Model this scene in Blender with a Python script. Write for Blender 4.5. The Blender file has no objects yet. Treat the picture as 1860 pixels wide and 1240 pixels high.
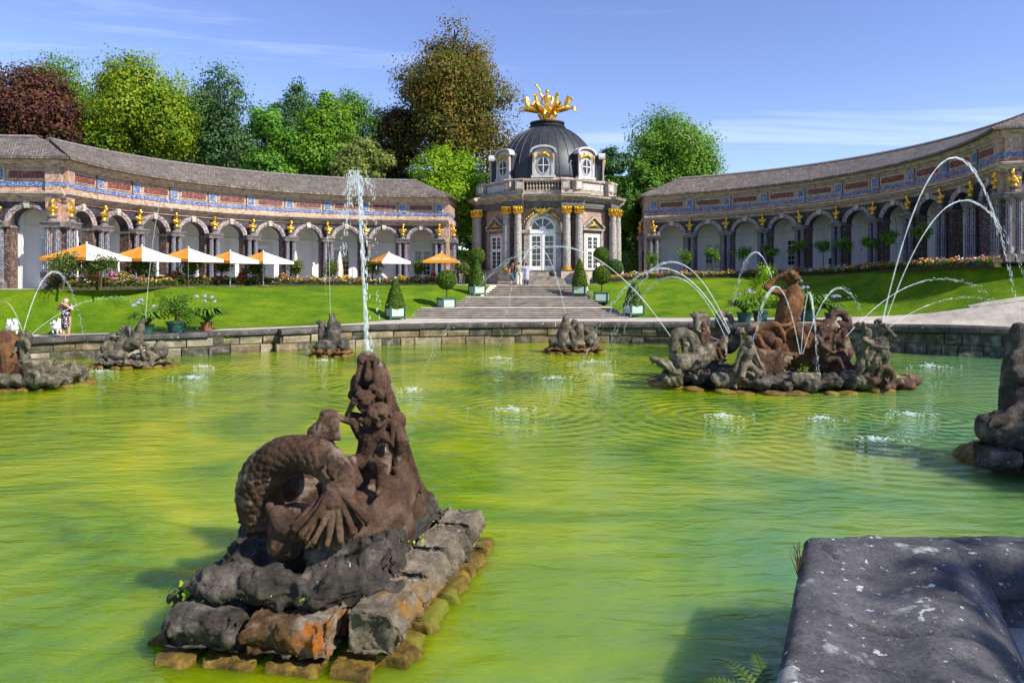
import bpy, bmesh, math, random
import numpy as np
from mathutils import Vector, Matrix, Euler, noise as mnoise
R = math.radians
PI = math.pi
random.seed(7)
scene = bpy.context.scene
COL = scene.collection

# ---------------------------------------------------------------- camera
FPX, HZ, CZ = 1300.0, 497.0, 3.73          # focal length in photo pixels, horizon row, camera height over the water
cam_d = bpy.data.cameras.new('camera')
cam = bpy.data.objects.new('camera', cam_d); COL.objects.link(cam)
cam.location = (0, 0, CZ); cam.rotation_euler = (R(90), 0, 0)
cam_d.sensor_width = 36; cam_d.lens = FPX / 1860 * 36
cam_d.shift_y = -(620 - HZ) / 1860
cam_d.clip_start = 0.1; cam_d.clip_end = 4000
scene.camera = cam

# ---------------------------------------------------------------- sky and sun
SUN_EL, SUN_AZ = 40.0, 120.0                # azimuth from +Y (view direction) towards +X (right)
world = bpy.data.worlds.new('World'); scene.world = world; world.use_nodes = True
nt = world.node_tree; nt.nodes.clear()
def N(tree, kind, **kw):
    n = tree.nodes.new(kind)
    for k, v in kw.items(): setattr(n, k, v)
    return n
sky = N(nt, 'ShaderNodeTexSky', sky_type='NISHITA', sun_disc=False, sun_elevation=R(SUN_EL), sun_rotation=R(SUN_AZ),
        altitude=300, air_density=1.0, dust_density=0.0, ozone_density=3.2)
bg = N(nt, 'ShaderNodeBackground'); bg.inputs['Strength'].default_value = 0.125
out = N(nt, 'ShaderNodeOutputWorld')
tc = N(nt, 'ShaderNodeTexCoord')
sep = N(nt, 'ShaderNodeSeparateXYZ'); nt.links.new(tc.outputs['Generated'], sep.inputs[0])
zc = N(nt, 'ShaderNodeMath', operation='MAXIMUM'); zc.inputs[1].default_value = 0.03; nt.links.new(sep.outputs['Z'], zc.inputs[0])
dx = N(nt, 'ShaderNodeMath', operation='DIVIDE'); nt.links.new(sep.outputs['X'], dx.inputs[0]); nt.links.new(zc.outputs[0], dx.inputs[1])
dy = N(nt, 'ShaderNodeMath', operation='DIVIDE'); nt.links.new(sep.outputs['Y'], dy.inputs[0]); nt.links.new(zc.outputs[0], dy.inputs[1])
comb = N(nt, 'ShaderNodeCombineXYZ'); nt.links.new(dx.outputs[0], comb.inputs[0]); nt.links.new(dy.outputs[0], comb.inputs[1])
mp = N(nt, 'ShaderNodeMapping'); mp.inputs['Scale'].default_value = (0.25, 0.85, 1); mp.inputs['Rotation'].default_value = (0, 0, R(-12)); mp.inputs['Location'].default_value = (9.1, 3.3, 0)
nt.links.new(comb.outputs[0], mp.inputs[0])
cn = N(nt, 'ShaderNodeTexNoise'); cn.inputs['Scale'].default_value = 0.75; cn.inputs['Detail'].default_value = 9; cn.inputs['Roughness'].default_value = 0.62; cn.inputs['Distortion'].default_value = 0.9
nt.links.new(mp.outputs[0], cn.inputs['Vector'])
cr = N(nt, 'ShaderNodeValToRGB'); cr.color_ramp.elements[0].position = 0.535; cr.color_ramp.elements[1].position = 0.86
cr.color_ramp.elements[0].color = (0, 0, 0, 1); cr.color_ramp.elements[1].color = (0.5, 0.5, 0.5, 1)
nt.links.new(cn.outputs['Fac'], cr.inputs[0])
mixc = N(nt, 'ShaderNodeMix', data_type='RGBA'); nt.links.new(cr.outputs[0], mixc.inputs[0])
hsv = N(nt, 'ShaderNodeHueSaturation'); hsv.inputs['Saturation'].default_value = 1.05; hsv.inputs['Hue'].default_value = 0.520
nt.links.new(sky.outputs[0], hsv.inputs['Color'])
nt.links.new(hsv.outputs[0], mixc.inputs[6]); mixc.inputs[7].default_value = (6.0, 6.6, 7.6, 1)
nt.links.new(mixc.outputs[2], bg.inputs['Color']); nt.links.new(bg.outputs[0], out.inputs['Surface'])

sun_d = bpy.data.lights.new('sun', 'SUN'); sun_d.energy = 4.7; sun_d.angle = R(0.6); sun_d.color = (1.0, 0.93, 0.80)
sun = bpy.data.objects.new('sun', sun_d); COL.objects.link(sun)
sdir = Vector((math.cos(R(SUN_EL)) * math.sin(R(SUN_AZ)), math.cos(R(SUN_EL)) * math.cos(R(SUN_AZ)), math.sin(R(SUN_EL))))
sun.rotation_euler = (-sdir).to_track_quat('-Z', 'Y').to_euler(); sun.location = (60, -10, 60)

scene.view_settings.view_transform = 'Standard'; scene.view_settings.look = 'None'
scene.view_settings.exposure = 0.70; scene.view_settings.gamma = 1.0; scene.view_settings.use_curve_mapping = False
scene.cycles.use_denoising = True
scene.cycles.max_bounces = 6; scene.cycles.diffuse_bounces = 3; scene.cycles.transparent_max_bounces = 8
scene.cycles.caustics_reflective = False; scene.cycles.caustics_refractive = False

# ---------------------------------------------------------------- helpers
def P(px, py, d):
    """world point seen at photo pixel (px, py) at depth d"""
    return Vector(((px - 930) / FPX * d, d, CZ + (HZ - py) / FPX * d))
def G(px, d, z):
    return Vector(((px - 930) / FPX * d, d, z))
ORD = ['first', 'second', 'third', 'fourth', 'fifth', 'sixth', 'seventh', 'eighth', 'ninth', 'tenth', 'eleventh', 'twelfth', 'thirteenth', 'fourteenth', 'fifteenth']
def tag(o, label=None, cat=None, group=None, kind=None):
    if label: o['label'] = label
    if cat: o['category'] = cat
    if group: o['group'] = group
    if kind: o['kind'] = kind
    return o
def empty(name, loc=(0, 0, 0), rz=0.0):
    o = bpy.data.objects.new(name, None); COL.objects.link(o); o.location = loc; o.rotation_euler = (0, 0, rz)
    o.empty_display_size = 0.2
    return o
def link(name, me, parent=None, loc=None, rot=None, scale=None):
    o = bpy.data.objects.new(name, me); COL.objects.link(o)
    if parent is not None: o.parent = parent
    if loc is not None: o.location = loc
    if rot is not None: o.rotation_euler = rot
    if scale is not None: o.scale = scale
    return o
def copy_tree(o, parent=None, loc=None, rz=None):
    c = o.copy(); COL.objects.link(c); c.parent = parent
    if loc is not None: c.location = loc
    if rz is not None: c.rotation_euler[2] = rz
    for ch in list(o.children): copy_tree(ch, c)
    return c

class MB:
    """collects shapes into one mesh"""
    def __init__(s): s.v = []; s.f = []
    def add(s, vs, fs):
        b = len(s.v); s.v += [tuple(v) for v in vs]; s.f += [tuple(i + b for i in f) for f in fs]; return s
    def box(s, x0, x1, y0, y1, z0, z1):
        return s.add([(x0,y0,z0),(x1,y0,z0),(x1,y1,z0),(x0,y1,z0),(x0,y0,z1),(x1,y0,z1),(x1,y1,z1),(x0,y1,z1)],
                     [(0,3,2,1),(4,5,6,7),(0,1,5,4),(1,2,6,5),(2,3,7,6),(3,0,4,7)])
    def mbox(s, m, a0, a1, n0, n1, z0, z1, k=1):
        """box in mapped (s, n, z) space, k pieces along s"""
        pr = [(n0, z0), (n1, z0), (n1, z1), (n0, z1)]
        return s.sweep(m, pr, [a0 + (a1 - a0) * i / k for i in range(k + 1)])
    def sweep(s, m, prof, ss, caps=True):
        n = len(prof); vs = []; fs = []
        for a in ss:
            for p in prof: vs.append(m(a, p[0], p[1]))
        for i in range(len(ss) - 1):
            for j in range(n):
                k = (j + 1) % n
                fs.append((i*n+j, i*n+k, (i+1)*n+k, (i+1)*n+j))
        if caps:
            fs.append(tuple(range(n - 1, -1, -1))); q = (len(ss) - 1) * n; fs.append(tuple(q + j for j in range(n)))
        return s.add(vs, fs)
    def lathe(s, prof, k=16, c=(0,0,0), flute=0.0, a0=0.0):
        vs = []; fs = []; n = len(prof)
        for j in range(k):
            a = a0 + 2*PI*j/k; fl = 1 - (flute if j % 2 else 0)
            for r, z in prof: vs.append((c[0] + r*fl*math.cos(a), c[1] + r*fl*math.sin(a), c[2] + z))
        for j in range(k):
            q = (j + 1) % k
            for i in range(n - 1): fs.append((j*n+i, q*n+i, q*n+i+1, j*n+i+1))
        fs.append(tuple(j*n for j in range(k - 1, -1, -1))); fs.append(tuple(j*n+n-1 for j in range(k)))
        return s.add(vs, fs)
    def tube(s, pts, rad, k=8):
        pts = [Vector(p) for p in pts]; n = len(pts); rad = rad if hasattr(rad, '__len__') else [rad]*n
        up = Vector((0,0,1)); vs = []; fs = []; u = None
        for i, p in enumerate(pts):
            t = (pts[min(i+1, n-1)] - pts[max(i-1, 0)])
            if t.length < 1e-9: t = up.copy()
            t.normalize()
            if u is None:
                u = t.cross(Vector((0,1,0)) if abs(t.y) < 0.9 else Vector((1,0,0))).normalized()
            else:
                u = (u - t * u.dot(t))
                u = u.normalized() if u.length > 1e-6 else t.orthogonal().normalized()
            w = t.cross(u)
            for j in range(k):
                a = 2*PI*j/k; vs.append(p + (u*math.cos(a) + w*math.sin(a)) * rad[i])
        for i in range(n - 1):
            for j in range(k):
                q = (j+1) % k; fs.append((i*k+j, i*k+q, (i+1)*k+q, (i+1)*k+j))
        fs.append(tuple(range(k-1, -1, -1))); fs.append(tuple((n-1)*k + j for j in range(k)))
        return s.add(vs, fs)
    def ell(s, c, r, rot=None, k=12, h=8):
        r = r if hasattr(r, '__len__') else (r, r, r)
        M = (Euler(rot).to_matrix() if rot is not None and not isinstance(rot, Matrix) else (rot or Matrix.Identity(3)))
        c = Vector(c); vs = [c + M @ Vector((0,0,-r[2]))]; fs = []
        for i in range(1, h):
            b = -PI/2 + PI*i/h
            for j in range(k):
                a = 2*PI*j/k
                vs.append(c + M @ Vector((r[0]*math.cos(b)*math.cos(a), r[1]*math.cos(b)*math.sin(a), r[2]*math.sin(b))))
        vs.append(c + M @ Vector((0,0,r[2]))); top = len(vs) - 1
        for j in range(k):
            q = (j+1) % k; fs.append((0, 1+q, 1+j))
            for i in range(h - 2): fs.append((1+i*k+j, 1+i*k+q, 1+(i+1)*k+q, 1+(i+1)*k+j))
            fs.append((top, 1+(h-2)*k+j, 1+(h-2)*k+q))
        return s.add(vs, fs)
    def limb(s, pts, rad, k=10):
        """tube with round ends, for the sculptor"""
        s.tube(pts, rad, k); s.ell(pts[0], rad[0], k=k, h=6); s.ell(pts[-1], rad[-1], k=k, h=6); return s
    def prism(s, poly, f0, f1):
        """polygon (a,b) extruded between two mapping functions"""
        n = len(poly); vs = [f0(a, b) for a, b in poly] + [f1(a, b) for a, b in poly]
        fs = [tuple(range(n-1, -1, -1)), tuple(range(n, 2*n))] + [(i, (i+1) % n, n + (i+1) % n, n + i) for i in range(n)]
        return s.add(vs, fs)
    def mesh(s, name, mat=None, smooth=False):
        me = bpy.data.meshes.new(name); me.from_pydata(s.v, [], s.f); me.update()
        if mat is not None: me.materials.append(mat)
        bm = bmesh.new(); bm.from_mesh(me); bmesh.ops.recalc_face_normals(bm, faces=bm.faces); bm.to_mesh(me); bm.free()
        if smooth:
            me.polygons.foreach_set('use_smooth', [True]*len(me.polygons))
            if smooth != 'all':
                try: me.set_sharp_from_angle(angle=R(42))
                except Exception: pass
        return me
    def build(s, name, mat, parent=None, smooth=False, **kw):
        return link(name, s.mesh(name, mat, smooth), parent, **kw)

def fuse(S, name, mat, parent=None, voxel=0.03, smooth=3, disp=None, **kw):
    """melts the collected shapes into one continuous carved surface"""
    me = bpy.data.meshes.new(name + '_raw'); me.from_pydata(S.v, [], S.f); me.update()
    o = bpy.data.objects.new(name + '_raw', me); COL.objects.link(o)
    md = o.modifiers.new('r', 'REMESH'); md.mode = 'VOXEL'; md.voxel_size = voxel
    if smooth: sm = o.modifiers.new('s', 'SMOOTH'); sm.factor = 0.5; sm.iterations = smooth
    for i, (sz, st) in enumerate(disp or []):
        t = bpy.data.textures.new('t', 'CLOUDS' if sz > 0 else 'VORONOI'); t.noise_scale = abs(sz)
        if sz > 0: t.noise_depth = 4
        else: t.distance_metric = 'DISTANCE'; t.weight_1 = -1.0; t.weight_2 = 1.0
        dm = o.modifiers.new('d', 'DISPLACE'); dm.texture = t; dm.strength = st; dm.mid_level = 0.5; dm.texture_coords = 'LOCAL'
    dg = bpy.context.evaluated_depsgraph_get(); dg.update()
    me2 = bpy.data.meshes.new_from_object(o.evaluated_get(dg)); me2.name = name
    bpy.data.objects.remove(o); bpy.data.meshes.remove(me)
    me2.materials.clear(); me2.materials.append(mat)
    me2.polygons.foreach_set('use_smooth', [True]*len(me2.polygons))
    return link(name, me2, parent, **kw)

def leaves(name, mat, parent, cen, size, col, nrm=None, seed=0, aspect=0.6, smooth_n=0.75):
    """many leaf-sized diamonds: cen (n,3), size (n,), col (n,3), nrm preferred normals"""
    rng = np.random.default_rng(seed); n = len(cen)
    rn = rng.normal(size=(n, 3))
    if nrm is not None: rn = nrm + smooth_n * rn * 0.75
    rn /= np.linalg.norm(rn, axis=1, keepdims=True) + 1e-9
    t = rng.normal(size=(n, 3)); u = np.cross(rn, t); u /= np.linalg.norm(u, axis=1, keepdims=True) + 1e-9
    w = np.cross(rn, u); s = np.asarray(size).reshape(-1, 1) * 0.5
    v = np.stack([cen - u*s, cen - w*s*aspect, cen + u*s, cen + w*s*aspect], 1).reshape(-1, 3)
    me = bpy.data.meshes.new(name); me.vertices.add(4*n); me.vertices.foreach_set('co', v.astype(np.float32).ravel())
    me.loops.add(4*n); me.loops.foreach_set('vertex_index', np.arange(4*n, dtype=np.int32))
    me.polygons.add(n); me.polygons.foreach_set('loop_start', np.arange(0, 4*n, 4, dtype=np.int32)); me.polygons.foreach_set('loop_total', np.full(n, 4, dtype=np.int32))
    me.update(calc_edges=True)
    at = me.color_attributes.new('tint', 'FLOAT_COLOR', 'POINT')
    c4 = np.ones((n, 4), np.float32); c4[:, :3] = col
    at.data.foreach_set('color', np.repeat(c4, 4, axis=0).ravel())
    me.materials.append(mat)
    return link(name, me, parent)
# ---------------------------------------------------------------- materials (all procedural)
def lk(t, a, b): t.links.new(a, b)
def material(name):
    m = bpy.data.materials.new(name); m.use_nodes = True; t = m.node_tree
    return m, t, t.nodes['Principled BSDF']
def ramp(t, stops, interp='LINEAR'):
    n = t.nodes.new('ShaderNodeValToRGB'); e = n.color_ramp.elements; n.color_ramp.interpolation = interp
    e[0].position, e[1].position = stops[0][0], stops[-1][0]
    for p, c in stops[1:-1]: e.new(p)
    for i, (p, c) in enumerate(sorted(stops, key=lambda q: q[0])): e[i].color = (*c, 1)
    return n
def ntex(t, scale, detail=5, rough=0.6, src=None, stretch=None, dist=0.0):
    n = t.nodes.new('ShaderNodeTexNoise'); n.inputs['Scale'].default_value = scale; n.inputs['Detail'].default_value = detail
    n.inputs['Roughness'].default_value = rough; n.inputs['Distortion'].default_value = dist
    c = t.nodes.new('ShaderNodeTexCoord'); s = c.outputs['Object']
    if stretch:
        mm = t.nodes.new('ShaderNodeMapping'); mm.inputs['Scale'].default_value = stretch; lk(t, s, mm.inputs[0]); s = mm.outputs[0]
    lk(t, s, n.inputs['Vector']); return n
def vtex(t, scale, feature='F1'):
    n = t.nodes.new('ShaderNodeTexVoronoi'); n.inputs['Scale'].default_value = scale; n.feature = feature
    c = t.nodes.new('ShaderNodeTexCoord'); lk(t, c.outputs['Object'], n.inputs['Vector']); return n
def bump(t, b, src, strength, dist=0.02):
    n = t.nodes.new('ShaderNodeBump'); n.inputs['Strength'].default_value = strength; n.inputs['Distance'].default_value = dist
    lk(t, src, n.inputs['Height']); lk(t, n.outputs[0], b.inputs['Normal']); return n
def mix(t, fac, a, b, mode='MIX'):
    n = t.nodes.new('ShaderNodeMix'); n.data_type = 'RGBA'; n.blend_type = mode
    for i, x in ((0, fac), (6, a), (7, b)):
        if hasattr(x, 'links') or hasattr(x, 'is_output'): lk(t, x, n.inputs[i])
        elif i == 0: n.inputs[0].default_value = x
        else: n.inputs[i].default_value = (*x, 1)
    return n.outputs[2]
def noisy(name, stops, scale=4, rough=0.8, bs=0.0, bscale=None, bd=0.02, metal=0.0, detail=6, stretch=None, spec=0.3):
    m, t, b = material(name); n = ntex(t, scale, detail, stretch=stretch); r = ramp(t, stops); lk(t, n.outputs['Fac'], r.inputs[0])
    lk(t, r.outputs[0], b.inputs['Base Color']); b.inputs['Roughness'].default_value = rough; b.inputs['Metallic'].default_value = metal
    b.inputs['Specular IOR Level'].default_value = spec
    if bs: n2 = ntex(t, bscale or scale*4, 6, stretch=stretch); bump(t, b, n2.outputs['Fac'], bs, bd)
    return m
def plain(name, c, rough=0.6, metal=0.0, var=0.12):
    a = tuple(x*(1-var) for x in c); d = tuple(min(1, x*(1+var)) for x in c)
    return noisy(name, [(0.3, a), (0.7, d)], 6, rough, metal=metal)
def mosaic(name, cols, scale=9, rough=0.55, bs=0.5, dirt=0.25):
    """glass and pebble chips set in mortar: every cell its own colour"""
    m, t, b = material(name); v = vtex(t, scale); sp = t.nodes.new('ShaderNodeSeparateColor'); lk(t, v.outputs['Color'], sp.inputs[0])
    k = len(cols); r = ramp(t, [(i/k, c) for i, c in enumerate(cols)] + [(1.0, cols[-1])], 'CONSTANT'); lk(t, sp.outputs[0], r.inputs[0])
    n = ntex(t, 1.3, 6); rr = ramp(t, [(0.35, (1-dirt,)*3), (0.65, (1.0,)*3)]); lk(t, n.outputs['Fac'], rr.inputs[0])
    lk(t, mix(t, 1.0, r.outputs[0], rr.outputs[0], 'MULTIPLY'), b.inputs['Base Color']); b.inputs['Roughness'].default_value = rough
    b.inputs['Specular IOR Level'].default_value = 0.4
    bump(t, b, v.outputs['Distance'], bs, 0.02); return m
def leaf_mat(name, tr=0.35, rough=0.55):
    m, t, b = material(name); a = t.nodes.new('ShaderNodeVertexColor'); a.layer_name = 'tint'
    lk(t, a.outputs[0], b.inputs['Base Color']); b.inputs['Roughness'].default_value = rough; b.inputs['Specular IOR Level'].default_value = 0.2
    tl = t.nodes.new('ShaderNodeBsdfTranslucent'); lk(t, a.outputs[0], tl.inputs['Color'])
    mx = t.nodes.new('ShaderNodeMixShader'); mx.inputs[0].default_value = tr
    lk(t, b.outputs[0], mx.inputs[1]); lk(t, tl.outputs[0], mx.inputs[2]); lk(t, mx.outputs[0], t.nodes['Material Output'].inputs['Surface']); return m
def stone(name, base, dark, light, scale=1.6, lichen=None, lich_scale=9, lich_t=0.66, moss=None, moss_t=0.62, bs=0.8, rough=0.9, scales=None, moss_s=1.1, hs=13):
    """weathered sandstone with blotches, pits, lichen and moss"""
    m, t, b = material(name); n = ntex(t, scale, 9, 0.65, dist=0.4); r = ramp(t, [(0.28, dark), (0.5, base), (0.74, light)]); lk(t, n.outputs['Fac'], r.inputs[0]); c = r.outputs[0]
    f = ntex(t, 26, 6, 0.7); rf = ramp(t, [(0.35, (0.62,)*3), (0.62, (1.12,)*3)]); lk(t, f.outputs['Fac'], rf.inputs[0]); c = mix(t, 1.0, c, rf.outputs[0], 'MULTIPLY')
    if moss:
        k = ntex(t, moss_s, 6, 0.6); rk = ramp(t, [(moss_t, (0,0,0)), (moss_t+0.08, (1,1,1))]); lk(t, k.outputs['Fac'], rk.inputs[0]); c = mix(t, rk.outputs[0], c, moss)
    if lichen:
        k = ntex(t, lich_scale, 4, 0.55, dist=0.3); rk = ramp(t, [(lich_t, (0,0,0)), (lich_t+0.03, (1,1,1))]); lk(t, k.outputs['Fac'], rk.inputs[0]); c = mix(t, rk.outputs[0], c, lichen)
    lk(t, c, b.inputs['Base Color']); b.inputs['Roughness'].default_value = rough; b.inputs['Specular IOR Level'].default_value = 0.2
    h = ntex(t, hs, 12, 0.78); bump(t, b, h.outputs['Fac'], bs, 0.05); return m

MT = {}
MT['gold'] = noisy('gilding', [(0.3, (0.60, 0.30, 0.03)), (0.7, (1.0, 0.62, 0.10))], 5, 0.30, metal=0.85, bs=0.15, bscale=20)
MT['gold_dull'] = noisy('old_gilding', [(0.3, (0.42, 0.20, 0.02)), (0.7, (0.80, 0.46, 0.07))], 8, 0.45, metal=0.6, bs=0.3, bscale=18)
MT['white_plaster'] = noisy('white_plaster', [(0.3, (0.84, 0.84, 0.82)), (0.7, (0.92, 0.92, 0.90))], 1.2, 0.8)
MT['white_paint'] = plain('white_paint', (0.80, 0.80, 0.78), 0.45, var=0.04)
MT['glass'] = noisy('window_glass', [(0.3, (0.012, 0.016, 0.02)), (0.7, (0.05, 0.055, 0.06))], 2.5, 0.06, spec=0.6)
MT['mos_col'] = mosaic('column_chips', [(0.62,0.58,0.58),(0.50,0.47,0.48),(0.30,0.30,0.38),(0.70,0.66,0.62),(0.10,0.10,0.16)], 22)
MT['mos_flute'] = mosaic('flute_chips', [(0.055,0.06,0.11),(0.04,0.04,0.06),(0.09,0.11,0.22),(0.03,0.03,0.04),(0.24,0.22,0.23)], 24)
MT['mos_pier'] = mosaic('pier_mosaic', [(0.12,0.07,0.055),(0.17,0.10,0.075),(0.07,0.055,0.07),(0.30,0.20,0.155),(0.09,0.065,0.07)], 13)
MT['mos_dark'] = mosaic('spandrel_mosaic', [(0.035,0.035,0.05),(0.06,0.05,0.06),(0.10,0.09,0.10),(0.03,0.03,0.045)], 14)
MT['mos_arch'] = mosaic('archivolt_mosaic', [(0.46,0.36,0.30),(0.20,0.10,0.075),(0.52,0.48,0.46),(0.16,0.19,0.40),(0.40,0.28,0.22)], 15)
MT['mos_tan'] = mosaic('tan_pebbles', [(0.52,0.33,0.19),(0.40,0.23,0.13),(0.60,0.42,0.28),(0.27,0.15,0.10),(0.48,0.30,0.20)], 12)
MT['mos_blue'] = mosaic('blue_glass_chips', [(0.08,0.13,0.34),(0.13,0.20,0.44),(0.30,0.37,0.55),(0.07,0.09,0.26),(0.20,0.27,0.48)], 15)
MT['mos_red'] = mosaic('red_slag_chips', [(0.22,0.065,0.05),(0.16,0.045,0.04),(0.30,0.12,0.09),(0.11,0.035,0.03)], 14)
MT['mos_brick'] = mosaic('brick_chips', [(0.46,0.28,0.20),(0.54,0.36,0.27),(0.36,0.20,0.15),(0.55,0.42,0.33)], 13)
MT['mos_pale'] = mosaic('pale_quartz', [(0.60,0.54,0.45),(0.48,0.42,0.36),(0.68,0.63,0.55),(0.36,0.31,0.27)], 16)
MT['cornice'] = noisy('wing_cornice_stone', [(0.30, (0.17,0.13,0.125)), (0.5, (0.46,0.36,0.31)), (0.72, (0.64,0.53,0.46))], 3.0, 0.85, 0.5, 18, stretch=(1,1,3))
MT['impost'] = noisy('impost_stone', [(0.30, (0.07,0.065,0.07)), (0.7, (0.27,0.24,0.23))], 6, 0.85, 0.5, 20)
MT['shingle'] = None
MT['gutter'] = plain('verdigris_gutter', (0.10, 0.20, 0.17), 0.5, 0.3)
MT['granite'] = mosaic('temple_granite', [(0.42,0.39,0.36),(0.30,0.28,0.27),(0.52,0.48,0.44),(0.20,0.19,0.19),(0.46,0.42,0.38)], 17)
MT['temple_stone'] = noisy('temple_stone', [(0.28, (0.13,0.115,0.105)), (0.5, (0.36,0.30,0.25)), (0.75, (0.60,0.52,0.43))], 2.2, 0.88, 0.6, 14, stretch=(1,1,2))
MT['temple_pink'] = mosaic('temple_pink_chips', [(0.46,0.30,0.23),(0.40,0.25,0.19),(0.55,0.40,0.32),(0.32,0.22,0.18)], 14)
MT['temple_dark'] = noisy('temple_dark_frieze', [(0.3, (0.06,0.06,0.065)), (0.7, (0.20,0.18,0.175))], 5, 0.8, 0.4)
MT['temple_panel'] = noisy('temple_panel', [(0.3, (0.36,0.34,0.33)), (0.7, (0.62,0.59,0.55))], 5, 0.85, 0.4)
MT['lead'] = noisy('dome_lead', [(0.3, (0.018,0.021,0.028)), (0.7, (0.045,0.050,0.062))], 2.2, 0.5, 0.15, 8, metal=0.25, spec=0.5)
MT['dormer'] = noisy('dormer_stone', [(0.3, (0.38,0.37,0.37)), (0.7, (0.58,0.56,0.55))], 3, 0.8)
MT['step'] = noisy('stair_stone', [(0.28, (0.13,0.115,0.10)), (0.5, (0.30,0.26,0.22)), (0.75, (0.46,0.42,0.36))], 2.4, 0.9, 0.5, 16)
MT['riser'] = noisy('shaded_riser_stone', [(0.28, (0.035,0.030,0.027)), (0.5, (0.10,0.085,0.072)), (0.75, (0.20,0.17,0.14))], 2.4, 0.9, 0.5, 16)  # step stone darkened: the shade on the risers is put into the colour
MT['tread'] = noisy('sunlit_tread_stone', [(0.28, (0.24,0.21,0.175)), (0.5, (0.40,0.35,0.30)), (0.75, (0.55,0.50,0.43))], 1.8, 0.9, 0.5, 16)  # step stone lightened: the sunlight on the treads is put into the colour
MT['planter'] = plain('planter_green', (0.035, 0.10, 0.075), 0.5)
MT['planter_panel'] = plain('planter_panel', (0.42, 0.54, 0.44), 0.5, var=0.06)
MT['bark'] = noisy('bark', [(0.3, (0.035,0.028,0.02)), (0.7, (0.12,0.10,0.075))], 6, 0.95, 0.8, 20, stretch=(1,1,0.2))
MT['leaf'] = leaf_mat('leaf', 0.45)
MT['leaf_dense'] = leaf_mat('clipped_leaf', 0.15)
MT['petal'] = leaf_mat('petal', 0.3)
MT['soil'] = noisy('soil', [(0.3, (0.03,0.022,0.015)), (0.7, (0.09,0.065,0.04))], 8, 0.95, 0.6, 30)
MT['core'] = noisy('clipped_core', [(0.3, (0.012,0.03,0.006)), (0.7, (0.03,0.06,0.012))], 8, 0.95, 0.6, 30)
MT['cloth_white'] = leaf_mat('parasol_white_dummy') if False else plain('parasol_white', (0.83, 0.81, 0.77), 0.8, var=0.04)
MT['cloth_orange'] = plain('parasol_orange', (0.60, 0.245, 0.030), 0.8, var=0.06)
MT['alu'] = plain('pale_metal', (0.62, 0.62, 0.60), 0.35, 0.5)
MT['terracotta'] = plain('terracotta', (0.32, 0.13, 0.07), 0.8)
MT['pot'] = plain('green_pot', (0.03, 0.09, 0.08), 0.45)
MT['skin'] = noisy('skin', [(0.3, (0.50,0.25,0.17)), (0.7, (0.62,0.34,0.25))], 9, 0.55)
MT['fur'] = noisy('white_fur', [(0.3, (0.66,0.64,0.60)), (0.7, (0.86,0.85,0.83))], 14, 0.95, 0.9, 40)
MT['brown_stone'] = stone('brown_sandstone', (0.098,0.055,0.036), (0.022,0.014,0.011), (0.23,0.150,0.105), 2.6, lichen=(0.46,0.44,0.41), lich_scale=5, lich_t=0.70, moss=(0.29,0.225,0.175), moss_t=0.57, moss_s=1.7, bs=1.0, hs=20)
MT['grey_stone'] = stone('grey_statue_stone', (0.122,0.106,0.078), (0.022,0.020,0.016), (0.35,0.305,0.23), 4.0, lichen=(0.50,0.47,0.40), lich_scale=6, lich_t=0.70, moss=(0.12,0.13,0.03), moss_t=0.64)
MT['rust_stone'] = stone('rusty_statue_stone', (0.15,0.070,0.032), (0.030,0.018,0.013), (0.29,0.145,0.06), 2.0, lichen=(0.36,0.31,0.25), lich_scale=6, lich_t=0.72)
MT['rock'] = stone('plinth_rock', (0.075,0.066,0.055), (0.014,0.013,0.013), (0.25,0.22,0.19), 3.0, lichen=(0.50,0.50,0.47), lich_scale=11, lich_t=0.70, moss=(0.24,0.085,0.015), moss_t=0.65, bs=1.0)
MT['rock_b'] = stone('ochre_rock', (0.20,0.165,0.12), (0.045,0.04,0.034), (0.42,0.37,0.31), 2.0, lichen=(0.52,0.50,0.46), lich_scale=8, lich_t=0.68, moss=(0.30,0.15,0.02), moss_t=0.60, bs=1.0)
MT['rock_moss'] = stone('mossy_rock', (0.11,0.06,0.025), (0.03,0.022,0.012), (0.38,0.36,0.31), 2.0, moss=(0.33,0.115,0.018), moss_t=0.52, bs=1.0, moss_s=1.6)
MT['rock_wet'] = stone('wet_ochre_rock', (0.16,0.10,0.020), (0.035,0.032,0.010), (0.36,0.24,0.05), 4.5, moss=(0.16,0.17,0.02), moss_t=0.56, rough=0.55)
MT['coping'] = stone('dark_coping', (0.085,0.078,0.075), (0.03,0.03,0.032), (0.21,0.195,0.18), 1.2, lichen=(0.46,0.46,0.45), lich_scale=7, lich_t=0.67)
MT['near_coping'] = stone('lichened_coping', (0.145,0.143,0.157), (0.065,0.065,0.078), (0.27,0.26,0.26), 1.6, lichen=(0.72,0.72,0.71), lich_scale=11, lich_t=0.645, moss=(0.46,0.46,0.465), moss_t=0.60, moss_s=2.6, bs=1.0, hs=30)
MT['block_a'] = stone('wall_block_pale', (0.34,0.29,0.21), (0.12,0.10,0.075), (0.52,0.46,0.36), 1.8, moss=(0.22,0.13,0.035), moss_t=0.62)
MT['block_b'] = stone('wall_block_brown', (0.22,0.165,0.10), (0.06,0.05,0.035), (0.40,0.33,0.24), 1.8, moss=(0.09,0.085,0.02), moss_t=0.60)
MT['block_c'] = stone('wall_block_dark', (0.10,0.09,0.07), (0.03,0.028,0.024), (0.34,0.32,0.29), 2.4, moss=(0.05,0.06,0.015), moss_t=0.55)
MT['mortar'] = noisy('mortar', [(0.3, (0.035,0.03,0.025)), (0.7, (0.12,0.10,0.075))], 4, 0.95, 0.5)
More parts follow.
